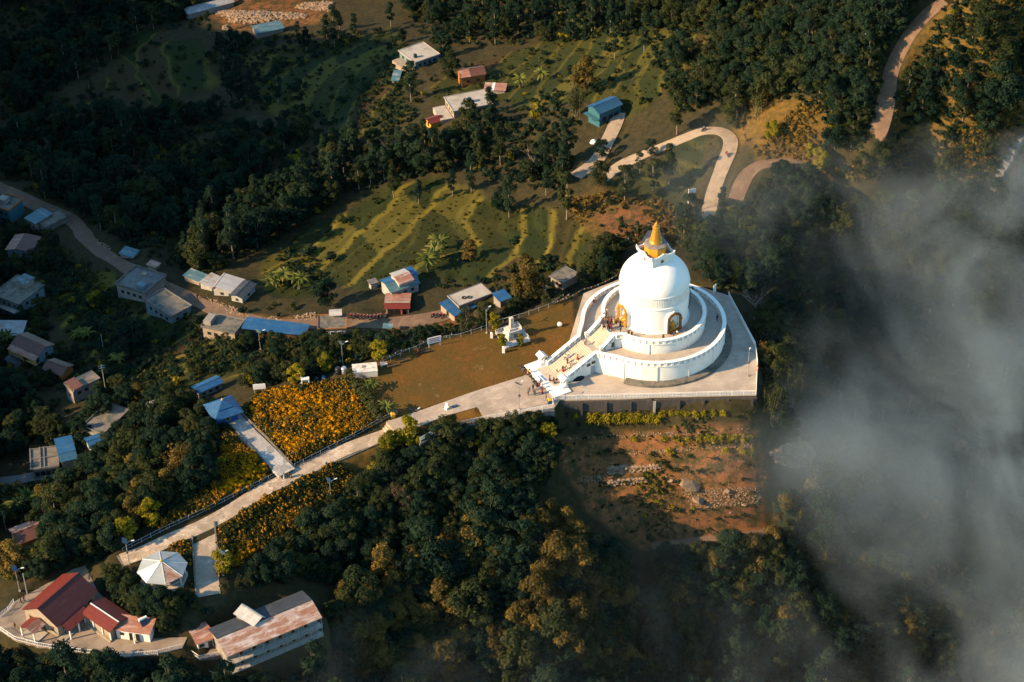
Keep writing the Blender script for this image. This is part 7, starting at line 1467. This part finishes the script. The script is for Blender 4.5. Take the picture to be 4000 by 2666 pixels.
s = site(z8(350, 1108), z8(541, 1090), z8(318, 1042), 1.5, 0.0); BLOCK.pop(); SITES.pop(); t = base(s, 'concrete_block', 'long white stained concrete tank at the corner of the lawn', 'water tank'); stained_white = flat('stained_white_concrete', (.62, .58, .50), (.48, .43, .36), .7, .85, spots=(.16, .13, .10), spotscale=.55, spot_lo=.50, spot_hi=.66)
t.scale = (1, 1, 1); lpart('body', MB().box((s['L']/2, s['W']/2, .6), (s['L']-.1, s['W']-.1, 1.9)), stained_white, t); lpart('slab', MB().box((s['L']/2, s['W']/2, 1.62), (s['L'], s['W'], .14)), stained_white, t); lpart('hatch', MB().box((s['L']*.45, s['W']*.6, 1.78), (.7, .7, .2)), plaster, t)
def board(q, w, h, zb_, label, rz, lines, mat=white, z=None, frame=None):
    p = g1(q) if z is None else W(q, z); t = thing('notice_board', label, 'sign', tuple(p), rz)
    for x in (-w*.42, w*.42): lpart('leg', MB().box((x, 0, zb_*.5), (.1, .1, zb_+.6)), metal_white, t)
    f = lpart('panel', MB().box((0, 0, zb_+h/2), (w, .1, h)), mat, t)
    m = MB(); rs = random.Random(len(label))
    for i, (zz_, ln, th_) in enumerate(lines):
        x = -w*.42
        while x < -w*.42+w*.84*ln: k = w*rs.uniform(.035, .07); m.box((x+k/2, -.065, zb_+h*zz_), (k*.75, .03, h*th_)); x += k
    if lines: lpart('lettering', m, flag_red, f)['kind'] = 'stuff'
    return t
board(z5(1390, 268), 3.3, 1.7, 1.1, 'white signboard with lines of red lettering at the lawn fence', .35, ((.78, 1, .16), (.5, .9, .14), (.24, 1, .12)), z=0.0); board(z5(200, 575), 2.9, 1.5, .7, 'plain white board standing behind the flower field', .1, ()); board(z1(1643, 640), 1.2, 2.2, .4, 'tall narrow white banner right behind the stupa', .9, ())
p = g1(z5(512, 535)); t = thing('shrine_frame', 'white framed little shrine between the white board and blue barrel', 'shrine', tuple(p), .1); lpart('base', MB().box((0, 0, .2), (2.2, 1.5, .5)), white_wall, t); lpart('back', MB().box((0, .45, 1.2), (1.7, .3, 1.6)), white_wall, t); [lpart('side', MB().box((x, 0, 1.2), (.28, .8, 1.6)), white_wall, t) for x in (-.8, .8)]; lpart('lintel', MB().box((0, 0, 2.1), (1.95, 1.0, .22)), white_wall, t)
def barrel(q, m_, label, s=1.0): p = g1(q); t = thing('barrel', label, 'barrel', tuple(p)); lpart('drum', MB().lathe([(.5*s, 0), (.55*s, .1), (.53*s, .6*s), (.56*s, .66*s), (.53*s, .72*s), (.54*s, 1.25*s), (.46*s, 1.35*s)], 16), m_, t, True); lpart('lid', MB().lathe([(.40*s, 1.34*s), (.40*s, 1.42*s), (.1, 1.46*s)], 16), m_, t, True)
barrel(z5(588, 512), tank_black, 'black barrel right of the little white shrine frame'); barrel(z5(636, 500), barrel_blue, 'bright blue barrel right of the little white shrine frame', .9); barrel(z5(735, 455), tank_black, 'dark water barrel left of the white concrete block', 1.3); barrel(z5(775, 450), metal_grey, 'grey metal drum touching the white concrete block', 1.2)
def bench(q, label, rz, L=2.6, m_=wood, z=0.0, h=.45): p = W(q, z); t = thing('bench', label, 'bench', tuple(p), rz); lpart('seat', MB().box((0, 0, h), (L, .5, .1)), m_, t); [lpart('leg', MB().box((x, 0, h/2), (.14, .42, h)), m_, t) for x in (-L*.42, L*.42)]; lpart('backrest', MB().box((0, .26, h+.35), (L, .06, .3)), m_, t)
bench(z5(1100, 408), 'dark wooden bench near the white concrete block', .4); bench(z5(1180, 372), 'dark wooden bench in the middle of the lawn fence row', .4); bench(z5(1325, 312), 'dark wooden bench below the signboard', .35); bench(z5(1046, 402), 'short pale bench beside the white concrete block', .3, 1.6, white_wall)
bench(zb(485, 800), 'upper of two small white benches on the marble landing', PS, 1.3, white, .32); bench(zb(522, 835), 'lower of two small white benches on the marble landing', PS, 1.3, white, .32)
def bin_(q, z, m1, m2, label): p = W(q, z) if z is not None else g1(q); t = thing('litter_bin', label, 'litter bin', tuple(p), .3); lpart('body', fr(MB(), 0, 0, .40, .12, .48, 1.0), m1, t); lpart('lid', fr(MB(), 0, 0, .50, 1.0, .25, 1.35), m2, t); [lpart('leg', MB().box((x, 0, .1), (.08, .7, .3)), dark, t) for x in (-.35, .35)]
bin_(zb(686, 1135), 0, barrel_blue, bin_yellow, 'blue litter bin with yellow lid at the corner of the railing'); bin_(z5(1108, 750), 0, bin_yellow, bin_yellow, 'yellow litter bin by the banana plant at the lawn corner'); bin_(z5(1122, 735), 0, plaster, dark_concrete, 'grey litter bin behind the yellow one at the lawn corner')
p = W(z5(1475, 690)); t = thing('folding_sign', 'small white folding A frame sign standing on the paving', 'sign', tuple(p), .9)
for sx in (-1, 1): lpart('leaf', MB().add([(sx*.55, -.4, 0), (sx*.55, .4, 0), (0, .28, 1.5), (0, -.28, 1.5), (sx*.62, -.4, 0), (sx*.62, .4, 0), (sx*.07, .28, 1.5), (sx*.07, -.28, 1.5)], [(0, 1, 2, 3), (7, 6, 5, 4), (0, 4, 5, 1), (1, 5, 6, 2), (2, 6, 7, 3), (3, 7, 4, 0)]), white, t)
p = W(z5(1530, 675)); tag(MB().box((p[0], p[1], .02), (1.3, 1.0, .05), .5).build('drain_cover', dark_concrete), 'dark square drain cover in the paved square', 'drain cover')
for q, lb in ((zb(487, 850), 'black doormat at the landing edge, the upper one'), (zb(520, 893), 'black doormat at the landing edge, the lower one')): p = W(q); tag(MB().box((p[0], p[1], .02), (1.3, .9, .04), PS).build('doormat', black_rubber), lb, 'doormat')
tag(MB().add([tuple(W(zb(1050+115*math.cos(a)*k, 770+72*math.sin(a)*k))+np.array([0, 0, (1-k)*1.5+.12*math.sin(7*a+9*k)*(k < 1)])) for k in (1, .8, .5, .2) for a in np.linspace(0, 6.283, 25)[:-1]], [(r_*24+i, r_*24+(i+1) % 24, (r_+1)*24+(i+1) % 24, (r_+1)*24+i) for r_ in range(3) for i in range(24)]+[tuple(range(72, 96))]).build('charcoal_heap', soil_black, None, True), 'black rounded heap beside the stair flank on the platform', 'heap')
# shoes left along the landing
rs = random.Random(12); sh = [MB(), MB(), MB()]
for i in range(110):
    k = rs.random(); q = zb(285+255*k+rs.gauss(0, 12), 615+265*k+rs.gauss(0, 12)+10); p = W(q); m = sh[rs.randrange(3)]; a = rs.random()*6.3
    for o_ in (-.07, .07): m.box((p[0]-math.sin(a)*o_, p[1]+math.cos(a)*o_, .05), (.27, .1, .1), a)
sh_r = None
for m, mt in zip(sh, (black_rubber, wood, dark_concrete)):
    if sh_r is None: sh_r = m.build('shoes', mt); tag(sh_r, kind='stuff')
    else: o = m.build('shoe_group', mt, None); o.parent = sh_r; o['kind'] = 'stuff'
# ------------------------------------------------------------------ stones
def rock_mesh(seed):
    rg = random.Random(seed); import bmesh
    bm = bmesh.new(); bmesh.ops.create_icosphere(bm, subdivisions=1, radius=.5)
    for v in bm.verts: v.co = Vector((v.co.x*rg.uniform(.8, 1.5), v.co.y*rg.uniform(.7, 1.1), v.co.z*rg.uniform(.5, .9)))
    me = bpy.data.meshes.new('rock'); bm.to_mesh(me); bm.free(); me.materials.append(rubble_m); return me
RK = [rock_mesh(i) for i in range(4)]; RS = []
for me, q, s, lb in zip(RK+RK+RK, [ze(1340, 880), ze(1405, 1010), ze(1168, 846), ze(1660, 940), ze(1805, 1055), ze(1130, 812), ze(1690, 1125), ze(1410, 1300), ze(250, 672), ze(1535, 515)], [5.2, 4.0, 1.7, 2.0, 1.5, .9, 1.0, 1.2, 1.0, .8], ['large pale flat boulder below the gabion rows', 'big brown boulder on the lower bare slope', 'small pale boulder left of the large flat boulder', 'pale boulder in the red earth at right of the slope', 'boulder low on the right side of the red slope', 'little rock above the small pale boulder', 'small rock at the misty foot of the slope', 'rock half sunk in the misty lower slope', 'small rock at the left edge of the bare slope', 'small rock on the middle terrace right of centre']):
    p = g1(q); o = bpy.data.objects.new('boulder', me); COL.objects.link(o); o.location = p; o.rotation_euler = (.2, .3, rs.random()*6); o.scale = (s, s, s*.7); tag(o, lb, 'boulder'); RS.append(o)
def stones(name, polys, sp, s0, s1, heap=0, jit=.7):
    P = np.concatenate([G(scatter(p, sp, _rg, jit)) for p in polys]); k = len(P)
    if heap:
        q = proj(P); dd = np.max([-psd(q[:, 0], q[:, 1], p) for p in polys], axis=0); P[:, 2] += np.clip(dd/12, 0, 1)*heap
    point_cloud(name, P, _rg.random(k)*6.28, s0+(s1-s0)*_rg.random(k)**2, _rg.integers(0, 4, k), [(o,) for o in RS[:4]])
RS = RS[:4]
rr_ = [o.scale.copy() for o in RS]
stones('gabion_rubble', [ZZ(ze, (610, 725), (760, 715), (900, 720), (1050, 705), (1080, 740), (900, 765), (700, 790), (615, 785)), ZZ(ze, (605, 880), (640, 845), (930, 820), (990, 850), (800, 880), (620, 895))], 3.0, .5, 1.1, 1.0)
stones('loose_stones', [ZZ(ze, (250, 470), (900, 430), (1500, 410), (1850, 385), (1850, 400), (1400, 440), (900, 465), (300, 490)), ZZ(ze, (780, 600), (1500, 530), (1900, 520), (1900, 545), (1200, 600), (800, 630)), ZZ(ze, (340, 800), (600, 800), (600, 860), (420, 870)), ZZ(ze, (1250, 940), (1700, 900), (1950, 900), (1950, 1050), (1350, 1100))], 4.2, .2, .55)
stones('rubble_heap', [ZZ(zh, (530, 1170), (640, 1110), (780, 1090), (850, 1180), (820, 1260), (690, 1275), (580, 1230))], 3.6, .55, 1.35, 1.2)
stones('scree', [DIRTQ[0], [(1380, 490), (1540, 500), (1520, 545), (1400, 540)]], 16, .12, .38)
stones('quarry_stones', [ZZ(zg, (1480, 90), (1580, 75), (1760, 80), (2000, 90), (2170, 105), (2160, 130), (2000, 140), (1800, 170), (1640, 165), (1570, 110)), ZZ(zg, (2080, 60), (2160, 20), (2353, 15), (2353, 80), (2200, 75)), ZZ(zg, (1570, 185), (1620, 180), (1610, 215), (1575, 215))], 3.0, .8, 1.9, .8)
stones('roadside_stones', [ZZ(z2, (1400, 800), (1560, 860), (1690, 900), (1700, 950), (1590, 930), (1450, 860)), ZZ(z2, (1810, 950), (1880, 930), (1910, 970), (1830, 980)), ZZ(z2, (2000, 930), (2150, 905), (2160, 960), (2020, 970)), ZZ(z2, (640, 400), (760, 470), (740, 490), (650, 430))], 3.6, .3, .9, .3)
# ------------------------------------------------------------------ people
skin_m = flat('skin', (.30, .17, .10), (.26, .145, .085), 3, .6, local=True); hair_m = flat('black_hair', (.012, .010, .010), (.008, .007, .007), 3, .5)
CL = {n: flat('cloth_'+n, c, tuple(v*.8 for v in c), 4, .85, local=True) for n, c in dict(black=(.014, .014, .016), navy=(.02, .03, .07), maroon=(.15, .02, .022), orange=(.50, .15, .02), red=(.35, .04, .03), white=(.62, .60, .56), yellow=(.55, .32, .03), grey=(.14, .14, .15), teal=(.04, .16, .18), brown=(.10, .06, .04), pale=(.40, .36, .30), blue=(.05, .10, .24)).items()}
def body_data(pose):
    w = {'stand': (.10, -.02, .04, -.04), 'walk': (.10, .30, -.30, .12), 'point': (.12, .02, .02, .0), 'bend': (.12, .1, -.1, .05)}[pose]
    bend = .55 if pose == 'bend' else .03
    hip = (0, 0, .93); ch = (0, -.42*bend*.9, 1.36-.22*bend); nk = (0, -.56*bend, 1.50-.32*bend); hd = (0, -.62*bend-.02, 1.63-.40*bend); top = (0, -.62*bend, 1.73-.42*bend)
    V = [hip, (0, -.18*bend, 1.12-.04*bend), ch, nk, hd, top]; E = [(0, 1), (1, 2), (2, 3), (3, 4), (4, 5)]; Rr = [(.15, .12), (.135, .105), (.165, .115), (.05, .05), (.095, .105), (.06, .07)]
    face = [(0, hd[1]-.105, hd[2]-.01), (-.075, hd[1], hd[2]), (.075, hd[1], hd[2])]
    for q, r in zip(face, (.016, .02, .02)): E.append((4, len(V))); V.append(q); Rr.append((r, r))
    arms = []
    for s in (-1, 1):
        sh = (s*.19, ch[1], ch[2]+.06); up = pose == 'point'
        if up: el = (s*.28, ch[1]-.18, ch[2]-.14); wr = (s*.10, ch[1]-.36, ch[2]+.14)
        else: k = w[1]*s*.5; el = (s*.25, ch[1]-k*.3-.02, ch[2]-.24); wr = (s*.25, ch[1]-k-.10-.35*(pose == 'bend'), ch[2]-.48)
        i0 = len(V); V += [sh, el, wr]; Rr += [(.062, .062), (.045, .045), (.032, .032)]; E += [(2, i0), (i0, i0+1), (i0+1, i0+2)]
        d = Vector(wr)-Vector(el); d.normalize(); sd = d.orthogonal().normalized(); pm = Vector(wr)+d*.07; ip = len(V); V.append(tuple(pm)); Rr.append((.038, .018)); E.append((i0+2, ip))
        for fi, (o_, L) in enumerate(((-.03, .07), (-.01, .085), (.01, .08), (.03, .06))): V.append(tuple(pm+sd*o_+d*L+Vector((0, -.02, 0)))); Rr.append((.009, .009)); E.append((ip, len(V)-1))
        V.append(tuple(Vector(wr)+d*.05+sd*.055)); Rr.append((.01, .01)); E.append((i0+2, len(V)-1)); arms.append((i0, i0+1, i0+2))
    legs = []
    for s in (-1, 1):
        f = w[1] if s < 0 else w[2]; b = .0 if pose != 'walk' else (.10 if s > 0 else -.04)
        i0 = len(V); V += [(s*.09, .0, .88), (s*.10, -f*.5-.03, .49), (s*.10, -f+b, .08), (s*.11, -f+b-.15, .03)]; Rr += [(.095, .095), (.062, .062), (.042, .042), (.036, .028)]; E += [(0, i0), (i0, i0+1), (i0+1, i0+2), (i0+2, i0+3)]; legs.append((i0, i0+1, i0+2))
    return V, E, Rr, arms, legs
BODY = {}
def make_body(pose, robe):
    V, E, Rr, arms, legs = body_data(pose); b = skin_mesh('body', V, E, Rr, 0, 1, skin_m)
    tv = [V[0], V[1], V[2]]; te = [(0, 1), (1, 2)]; tr = [(.175, .145), (.16, .13), (.185, .135)]
    for a in arms:
        k = len(tv); tv += [V[a[0]], V[a[1]], tuple(Vector(V[a[1]]).lerp(Vector(V[a[2]]), .8))]; te += [(2, k), (k, k+1), (k+1, k+2)]; tr += [(.078, .078), (.06, .06), (.046, .046)]
    top_ = skin_mesh('jacket', tv, te, tr, 0, 1, CL['black'])
    if robe: lo_ = MB().lathe([(.19, .98), (.20, .8), (.235, .5), (.26, .14), (.25, .1)], 14).build('skirt', CL['black'], None, True)
    else:
        lv = [(0, 0, .95)]; le = []; lr = [(.165, .135)]
        for l in legs: k = len(lv); lv += [V[l[0]], V[l[1]], V[l[2]]]; le += [(0, k), (k, k+1), (k+1, k+2)]; lr += [(.108, .108), (.078, .078), (.062, .062)]
        lo_ = skin_mesh('trousers', lv, le, lr, 0, 1, CL['black'])
    h = V[4]; hr = MB().lathe([(.112, -.02), (.122, .03), (.118, .09), (.085, .135), (.03, .15)] if not robe else [(.10, -.22), (.125, -.05), (.125, .05), (.10, .12), (.03, .15)], 12, (h[0], h[1]+.028, h[2]-.005)).build('hair', hair_m, None, True)
    out = [o.data for o in (b, top_, lo_, hr)]
    for o in (b, top_, lo_, hr): bpy.data.objects.remove(o)
    BODY[(pose, robe)] = out
for ps_ in ('stand', 'walk', 'point', 'bend'):
    for rb in (False, True): make_body(ps_, rb)
def person(p, rz, pose, robe, ctop, clow, label, sc_=1.0, group=None):
    b, t_, l_, h_ = BODY[(pose, robe)]; o = bpy.data.objects.new('person', b); COL.objects.link(o); o.location = tuple(map(float, p)); o.rotation_euler = (0, 0, rz); o.scale = (sc_,)*3; tag(o, label, 'person', group)
    for nm, me, c in (('jacket', t_, CL[ctop]), ('skirt' if robe else 'trousers', l_, CL[clow]), ('hair', h_, hair_m)):
        k = bpy.data.objects.new(nm, me); COL.objects.link(k); k.parent = o; k.material_slots[0].link = 'OBJECT'; k.material_slots[0].material = c
    return o
def stair_z(p):
    u = p[0]*SU[0]+p[1]*SU[1]
    if u > 27: return .335
    if u > 17.9: n = math.floor((26.9-u)/9.0*21)+1; return .32+(Z1-.32)*min(n, 21)/21
    if u > 16.4: return Z1
    n = math.floor((16.4-u)/4.1*12)+1; return Z1+(Z2-Z1)*min(max(n, 0), 12)/12
def on_stairs(q):
    z = 3.0
    for _ in range(60): p = W(q, z); z += (stair_z(p)-z)*.35
    p = W(q, stair_z(p)); p[2] = stair_z(p); return p
PEO = [  # photo foot, height (None: ground, 's': stairs), facing, pose, robe, top, lower, label
 (zb(900, 555), 's', 2.6, 'walk', 0, 'white', 'black', 'person in white shirt and dark trousers climbing the stairs, upper of the pair'), (zb(948, 510), 's', 2.4, 'walk', 0, 'white', 'grey', 'person in white shirt highest of the trio on the lower stairs'), (zb(928, 600), 's', 2.5, 'stand', 0, 'black', 'black', 'person all in black in the middle of the lower stairs'), (zb(1065, 545), 's', 2.2, 'stand', 1, 'orange', 'red', 'person in orange red robe at the right rail of the stairs'),
 (zb(970, 635), 's', 1.2, 'bend', 0, 'pale', 'brown', 'person in pale top bending near the right rail of the stairs'), (zb(866, 705), 's', .3, 'stand', 1, 'maroon', 'red', 'person in maroon dress low on the stairs'), (zb(895, 690), 's', 1.0, 'bend', 0, 'grey', 'black', 'stooping person in grey beside the maroon dress'), (zb(786, 712), 's', 2.8, 'stand', 0, 'brown', 'brown', 'small child in brown on the lowest steps', .65),
 (zb(688, 832), .335, 1.5, 'stand', 1, 'red', 'maroon', 'person in red sari on the marble landing'), (zb(742, 862), .335, 1.0, 'walk', 0, 'black', 'black', 'person in black at the foot of the stairs'), (zb(757, 868), .335, 1.0, 'bend', 1, 'orange', 'black', 'person bending in orange at the foot of the stairs'), (zb(785, 850), .335, 2.2, 'stand', 0, 'black', 'brown', 'child in dark clothes next to the lower shrine', .7),
 (zb(1168, 348), Z1, 2.0, 'bend', 0, 'grey', 'black', 'person crouching alone on the stair landing'),
 (zb(392, 735), 0, 1.3, 'bend', 1, 'orange', 'orange', 'person in orange bending over the shoes'), (zb(550, 905), 0, 2.4, 'bend', 1, 'red', 'maroon', 'person in red bending at the landing edge'), (zb(567, 950), 0, 2.2, 'bend', 0, 'white', 'blue', 'person in white top stooping at the landing edge'), (zb(583, 1000), 0, 2.6, 'stand', 1, 'maroon', 'red', 'person in maroon shawl at the landing edge'),
 (zb(460, 955), 0, .6, 'stand', 0, 'navy', 'black', 'person in dark suit standing on the square, farthest of four'), (zb(412, 975), 0, .9, 'stand', 0, 'brown', 'brown', 'child in brown standing among the four on the square', .72), (zb(393, 1030), 0, 1.4, 'stand', 0, 'navy', 'black', 'person in navy leftmost of the four on the square'), (zb(482, 1035), 0, 2.8, 'stand', 0, 'black', 'black', 'person in black nearest of the four on the square'), (zb(640, 1100), 0, 2.2, 'walk', 0, 'brown', 'teal', 'person in brown jacket striding by the blue litter bin'),
 (za(1285, 1418), Z2, 3.0, 'stand', 0, 'yellow', 'black', 'person in yellow jacket below the right niche'), (za(1375, 1440), Z2, 2.6, 'stand', 0, 'white', 'grey', 'person in white shirt right of the yellow jacket'), (za(1328, 1470), Z2, 2.9, 'point', 0, 'black', 'brown', 'person taking a picture in front of the yellow jacket'), (za(1187, 1500), Z2, 2.8, 'stand', 1, 'black', 'black', 'person in long black coat at the upper parapet'), (za(715, 1440), Z2, .4, 'stand', 0, 'black', 'grey', 'left person of the pair at the upper parapet'), (za(758, 1455), Z2, .2, 'stand', 1, 'maroon', 'black', 'right person of the pair at the upper parapet'), (za(605, 1390), Z2, 1.0, 'stand', 0, 'black', 'black', 'person half hidden where the upper parapet meets the stairs'),
 (za(245, 985), Z1, 2.0, 'walk', 1, 'white', 'red', 'person in white and red walking on the left lower terrace'), (za(1920, 1230), Z1, .5, 'walk', 0, 'black', 'black', 'person in black walking on the right lower terrace'), (za(1585, 840), Z1, 2.6, 'stand', 0, 'teal', 'navy', 'person in teal at the far right parapet of the lower terrace'),
 (za(425, 1140), Z2, 2.8, 'stand', 0, 'pale', 'pale', 'person in pale shirt standing behind the stair crowd'), (za(602, 1310), Z2, .5, 'stand', 1, 'black', 'black', 'person in black cloak under the gold niche'), (za(580, 1245), Z2, 2.4, 'bend', 1, 'maroon', 'red', 'person bowing before the gold niche'), (za(625, 1265), Z2, 1.4, 'stand', 0, 'white', 'black', 'person in white beside the gold niche'),
 (z5(1103, 850), None, 2.2, 'walk', 0, 'white', 'black', 'person in white walking at the paved steps of the path'), (z5(367, 1172), None, 1.6, 'walk', 1, 'pale', 'pale', 'person in pale dress where the side path meets the main path'), (z5(398, 1165), None, 1.6, 'walk', 0, 'brown', 'navy', 'person in brown at the path junction'), (z5(414, 1168), None, 1.5, 'walk', 1, 'orange', 'brown', 'child in orange at the path junction', .68), (z3(100, 935), -7.0, .6, 'walk', 0, 'orange', 'brown', 'person in orange alone in the courtyard'), (z3(325, 945), -7.0, 1.0, 'stand', 0, 'black', 'black', 'person in black at the hall entrance, left one'), (z3(345, 950), -7.0, 2.0, 'stand', 0, 'white', 'black', 'person in white and black at the hall entrance'), (z3(160, 755), -7.0, 1.5, 'walk', 0, 'black', 'navy', 'person in black behind the maroon hall, right one'), (z3(138, 768), -7.0, 1.5, 'walk', 0, 'grey', 'black', 'person in grey behind the maroon hall, left one'),
 (z5(1275, 325), 0, 2.8, 'bend', 1, 'red', 'maroon', 'person in red sitting by the wooden benches'), (z1(1952, 1200), 0, 2.0, 'stand', 1, 'orange', 'red', 'person in orange red leaning at the right platform rail'), (z1(1183, 165), None, 2.0, 'stand', 0, 'black', 'black', 'person in black on the earth clearing'), (z1(1042, 232), None, 1.0, 'stand', 0, 'navy', 'black', 'person in navy by the bushes below the clearing'), (z1(1022, 275), None, 2.0, 'stand', 0, 'blue', 'black', 'person in blue at the left of the group below the clearing'), (z1(1075, 245), None, 2.4, 'stand', 0, 'red', 'brown', 'person in red in the group below the clearing'), (z1(1092, 250), None, .4, 'stand', 0, 'brown', 'black', 'person in brown in the group below the clearing'), (z2(1345, 818), None, .5, 'walk', 0, 'black', 'black', 'person in black walking on the village road'), (z8(728, 645), None, .2, 'stand', 1, 'red', 'red', 'person in red before the red roofed shop')]
for r in PEO:
    q, z, rz, pose, robe, ct, cl, lb = r[:8]; p = on_stairs(q) if z == 's' else (g1(q) if z is None else W(q, z))
    if z is None: p[2] += .06
    person(p, rz, pose, bool(robe), ct, cl, lb, r[8] if len(r) > 8 else 1.0)
crowd = [((348, 1255), 'black', 'navy', 0), ((380, 1195), 'navy', 'black', 0), ((405, 1205), 'black', 'black', 0), ((372, 1290), 'navy', 'grey', 0), ((440, 1235), 'brown', 'black', 0), ((430, 1270), 'orange', 'black', 1), ((478, 1250), 'maroon', 'red', 1), ((520, 1265), 'orange', 'yellow', 1), ((545, 1285), 'black', 'black', 0), ((370, 1365), 'navy', 'black', 0), ((392, 1360), 'black', 'grey', 0), ((435, 1345), 'maroon', 'maroon', 1), ((462, 1335), 'red', 'black', 1), ((480, 1350), 'red', 'maroon', 1), ((445, 1380), 'teal', 'teal', 1), ((365, 1315), 'black', 'navy', 0)]
CW = ['farthest left', 'second', 'third', 'fourth', 'fifth', 'sixth', 'seventh', 'eighth', 'ninth', 'tenth', 'eleventh', 'twelfth', 'thirteenth', 'fourteenth', 'fifteenth', 'farthest right']
for k, ((x, y), ct, cl, rb) in enumerate(sorted(crowd)):
    person(W(za(x, y), Z2), (k*1.7) % 6.28, ('stand', 'stand', 'walk', 'point')[k % 4], bool(rb), ct, cl, f'{CW[k]} from the left in the stair head crowd, in {ct} and {cl}', 1.0 if k % 5 else .9, 'visitors crowding the stair head')
# ------------------------------------------------------------------ motorbikes
def bike(p, rz, label, group=None, rider=None):
    t = thing('motorbike', label, 'motorbike', tuple(p), rz, group)
    for x in (-.62, .62):
        w_ = lpart('wheel', MB().tube([(x, -.05, .3), (x, .05, .3)], .30, 14), black_rubber, t); lpart('rim', MB().tube([(x, -.06, .3), (x, .06, .3)], .17, 12), metal_grey, w_)
    lpart('frame', MB().tube([(-.62, 0, .3), (-.25, 0, .55), (.35, 0, .72), (.62, 0, .3)], .05, 6), black_tin, t); lpart('tank', MB().box((.18, 0, .80), (.5, .26, .2), 0, 0, -.1), flag_red, t); lpart('seat', MB().box((-.35, 0, .80), (.75, .26, .12)), black_rubber, t); lpart('engine', MB().box((.05, 0, .42), (.36, .24, .3)), metal_grey, t)
    lpart('handlebar', MB().tube([(.40, -.34, 1.0), (.46, 0, .93), (.40, .34, 1.0)], .025, 5), metal_grey, t); lpart('headlight', MB().box((.60, 0, .86), (.14, .18, .16)), glass, t); lpart('exhaust', MB().tube([(.1, -.16, .3), (-.75, -.18, .36)], .045, 6), metal_grey, t)
    return t
bl = []
for i, (x, y) in enumerate(((330, 668), (355, 672), (380, 668), (405, 674), (430, 676), (455, 676), (480, 680), (510, 676), (535, 672), (560, 668), (600, 664), (960, 660), (985, 664), (1010, 664), (1035, 668))):
    p = g1(z8(x, y)); t = bike(p+np.array([0, 0, .03]), 1.1+.3*math.sin(i*2.3), None, 'motorbikes parked along the village road'); k = i if i < 11 else i-11
    t['label'] = f"{(ORD[k].strip() or 'leftmost')} parked motorbike counted from the left, {'near the red roofed shop' if i < 11 else 'below the house with tyres'}"
for q, rz, lb, c in ((z6(235, 805), .6, 'motorbike with rider on the upper stretch of the hairpin road', 'grey'), (z6(374, 958), -1.2, 'motorbike with rider coming down the hairpin road', 'red')):
    p = g1(q)+np.array([0, 0, .06]); bike(p, rz, lb); c_, s_ = math.cos(rz), math.sin(rz); o = person((p[0]-.25*c_, p[1]-.25*s_, p[2]+.05), rz+math.pi/2, 'bend', False, c, 'black', 'rider in %s jacket on the hairpin road motorbike' % c)
# solar water heater and white heap
p = W(z3(940, 890), -4.2); t = thing('water_heater', 'white solar water heater drum on the annex roof', 'water heater', tuple(p), .6); lpart('drum', MB().tube([(-.9, 0, .9), (.9, 0, .9)], .32, 14), metal_white, t); lpart('collector', MB().box((0, -.7, .45), (1.7, 1.5, .08), 0, .6), panel_blue, t); [lpart('leg', MB().box((x, .1, .3), (.08, .08, 1.2)), metal_grey, t) for x in (-.7, .7)]
p = g1(z4(1845, 830)); rs = random.Random(2); tag(MB().add([(p[0]+math.cos(a)*r_*1.0, p[1]+math.sin(a)*r_*.8, p[2]+h_+rs.uniform(-.15, .15)) for r_, h_ in ((1.1, 0), (.9, .55), (.5, .9), (.1, 1.0)) for a in np.linspace(0, 6.283, 13)[:-1]], [(k*12+i, k*12+(i+1) % 12, (k+1)*12+(i+1) % 12, (k+1)*12+i) for k in range(3) for i in range(12)]+[tuple(range(36, 48))]).build('rubbish_heap', white), 'heap of white sacks beside the blue shed road', 'heap')
mist('mist', (-112, -170, -95), (370, 215, 18), .029, [(150, 56, -2, 168, 90, 34, 1.0), (86, -22, -14, 84, 76, 30, 1.0), (112, -92, -34, 122, 70, 34, .85), (46, -40, -12, 30, 40, 22, .7), (-56, -90, -20, 44, 36, 20, .40), (-4, -66, -20, 32, 30, 18, .28)], 0, 3.1, .034)
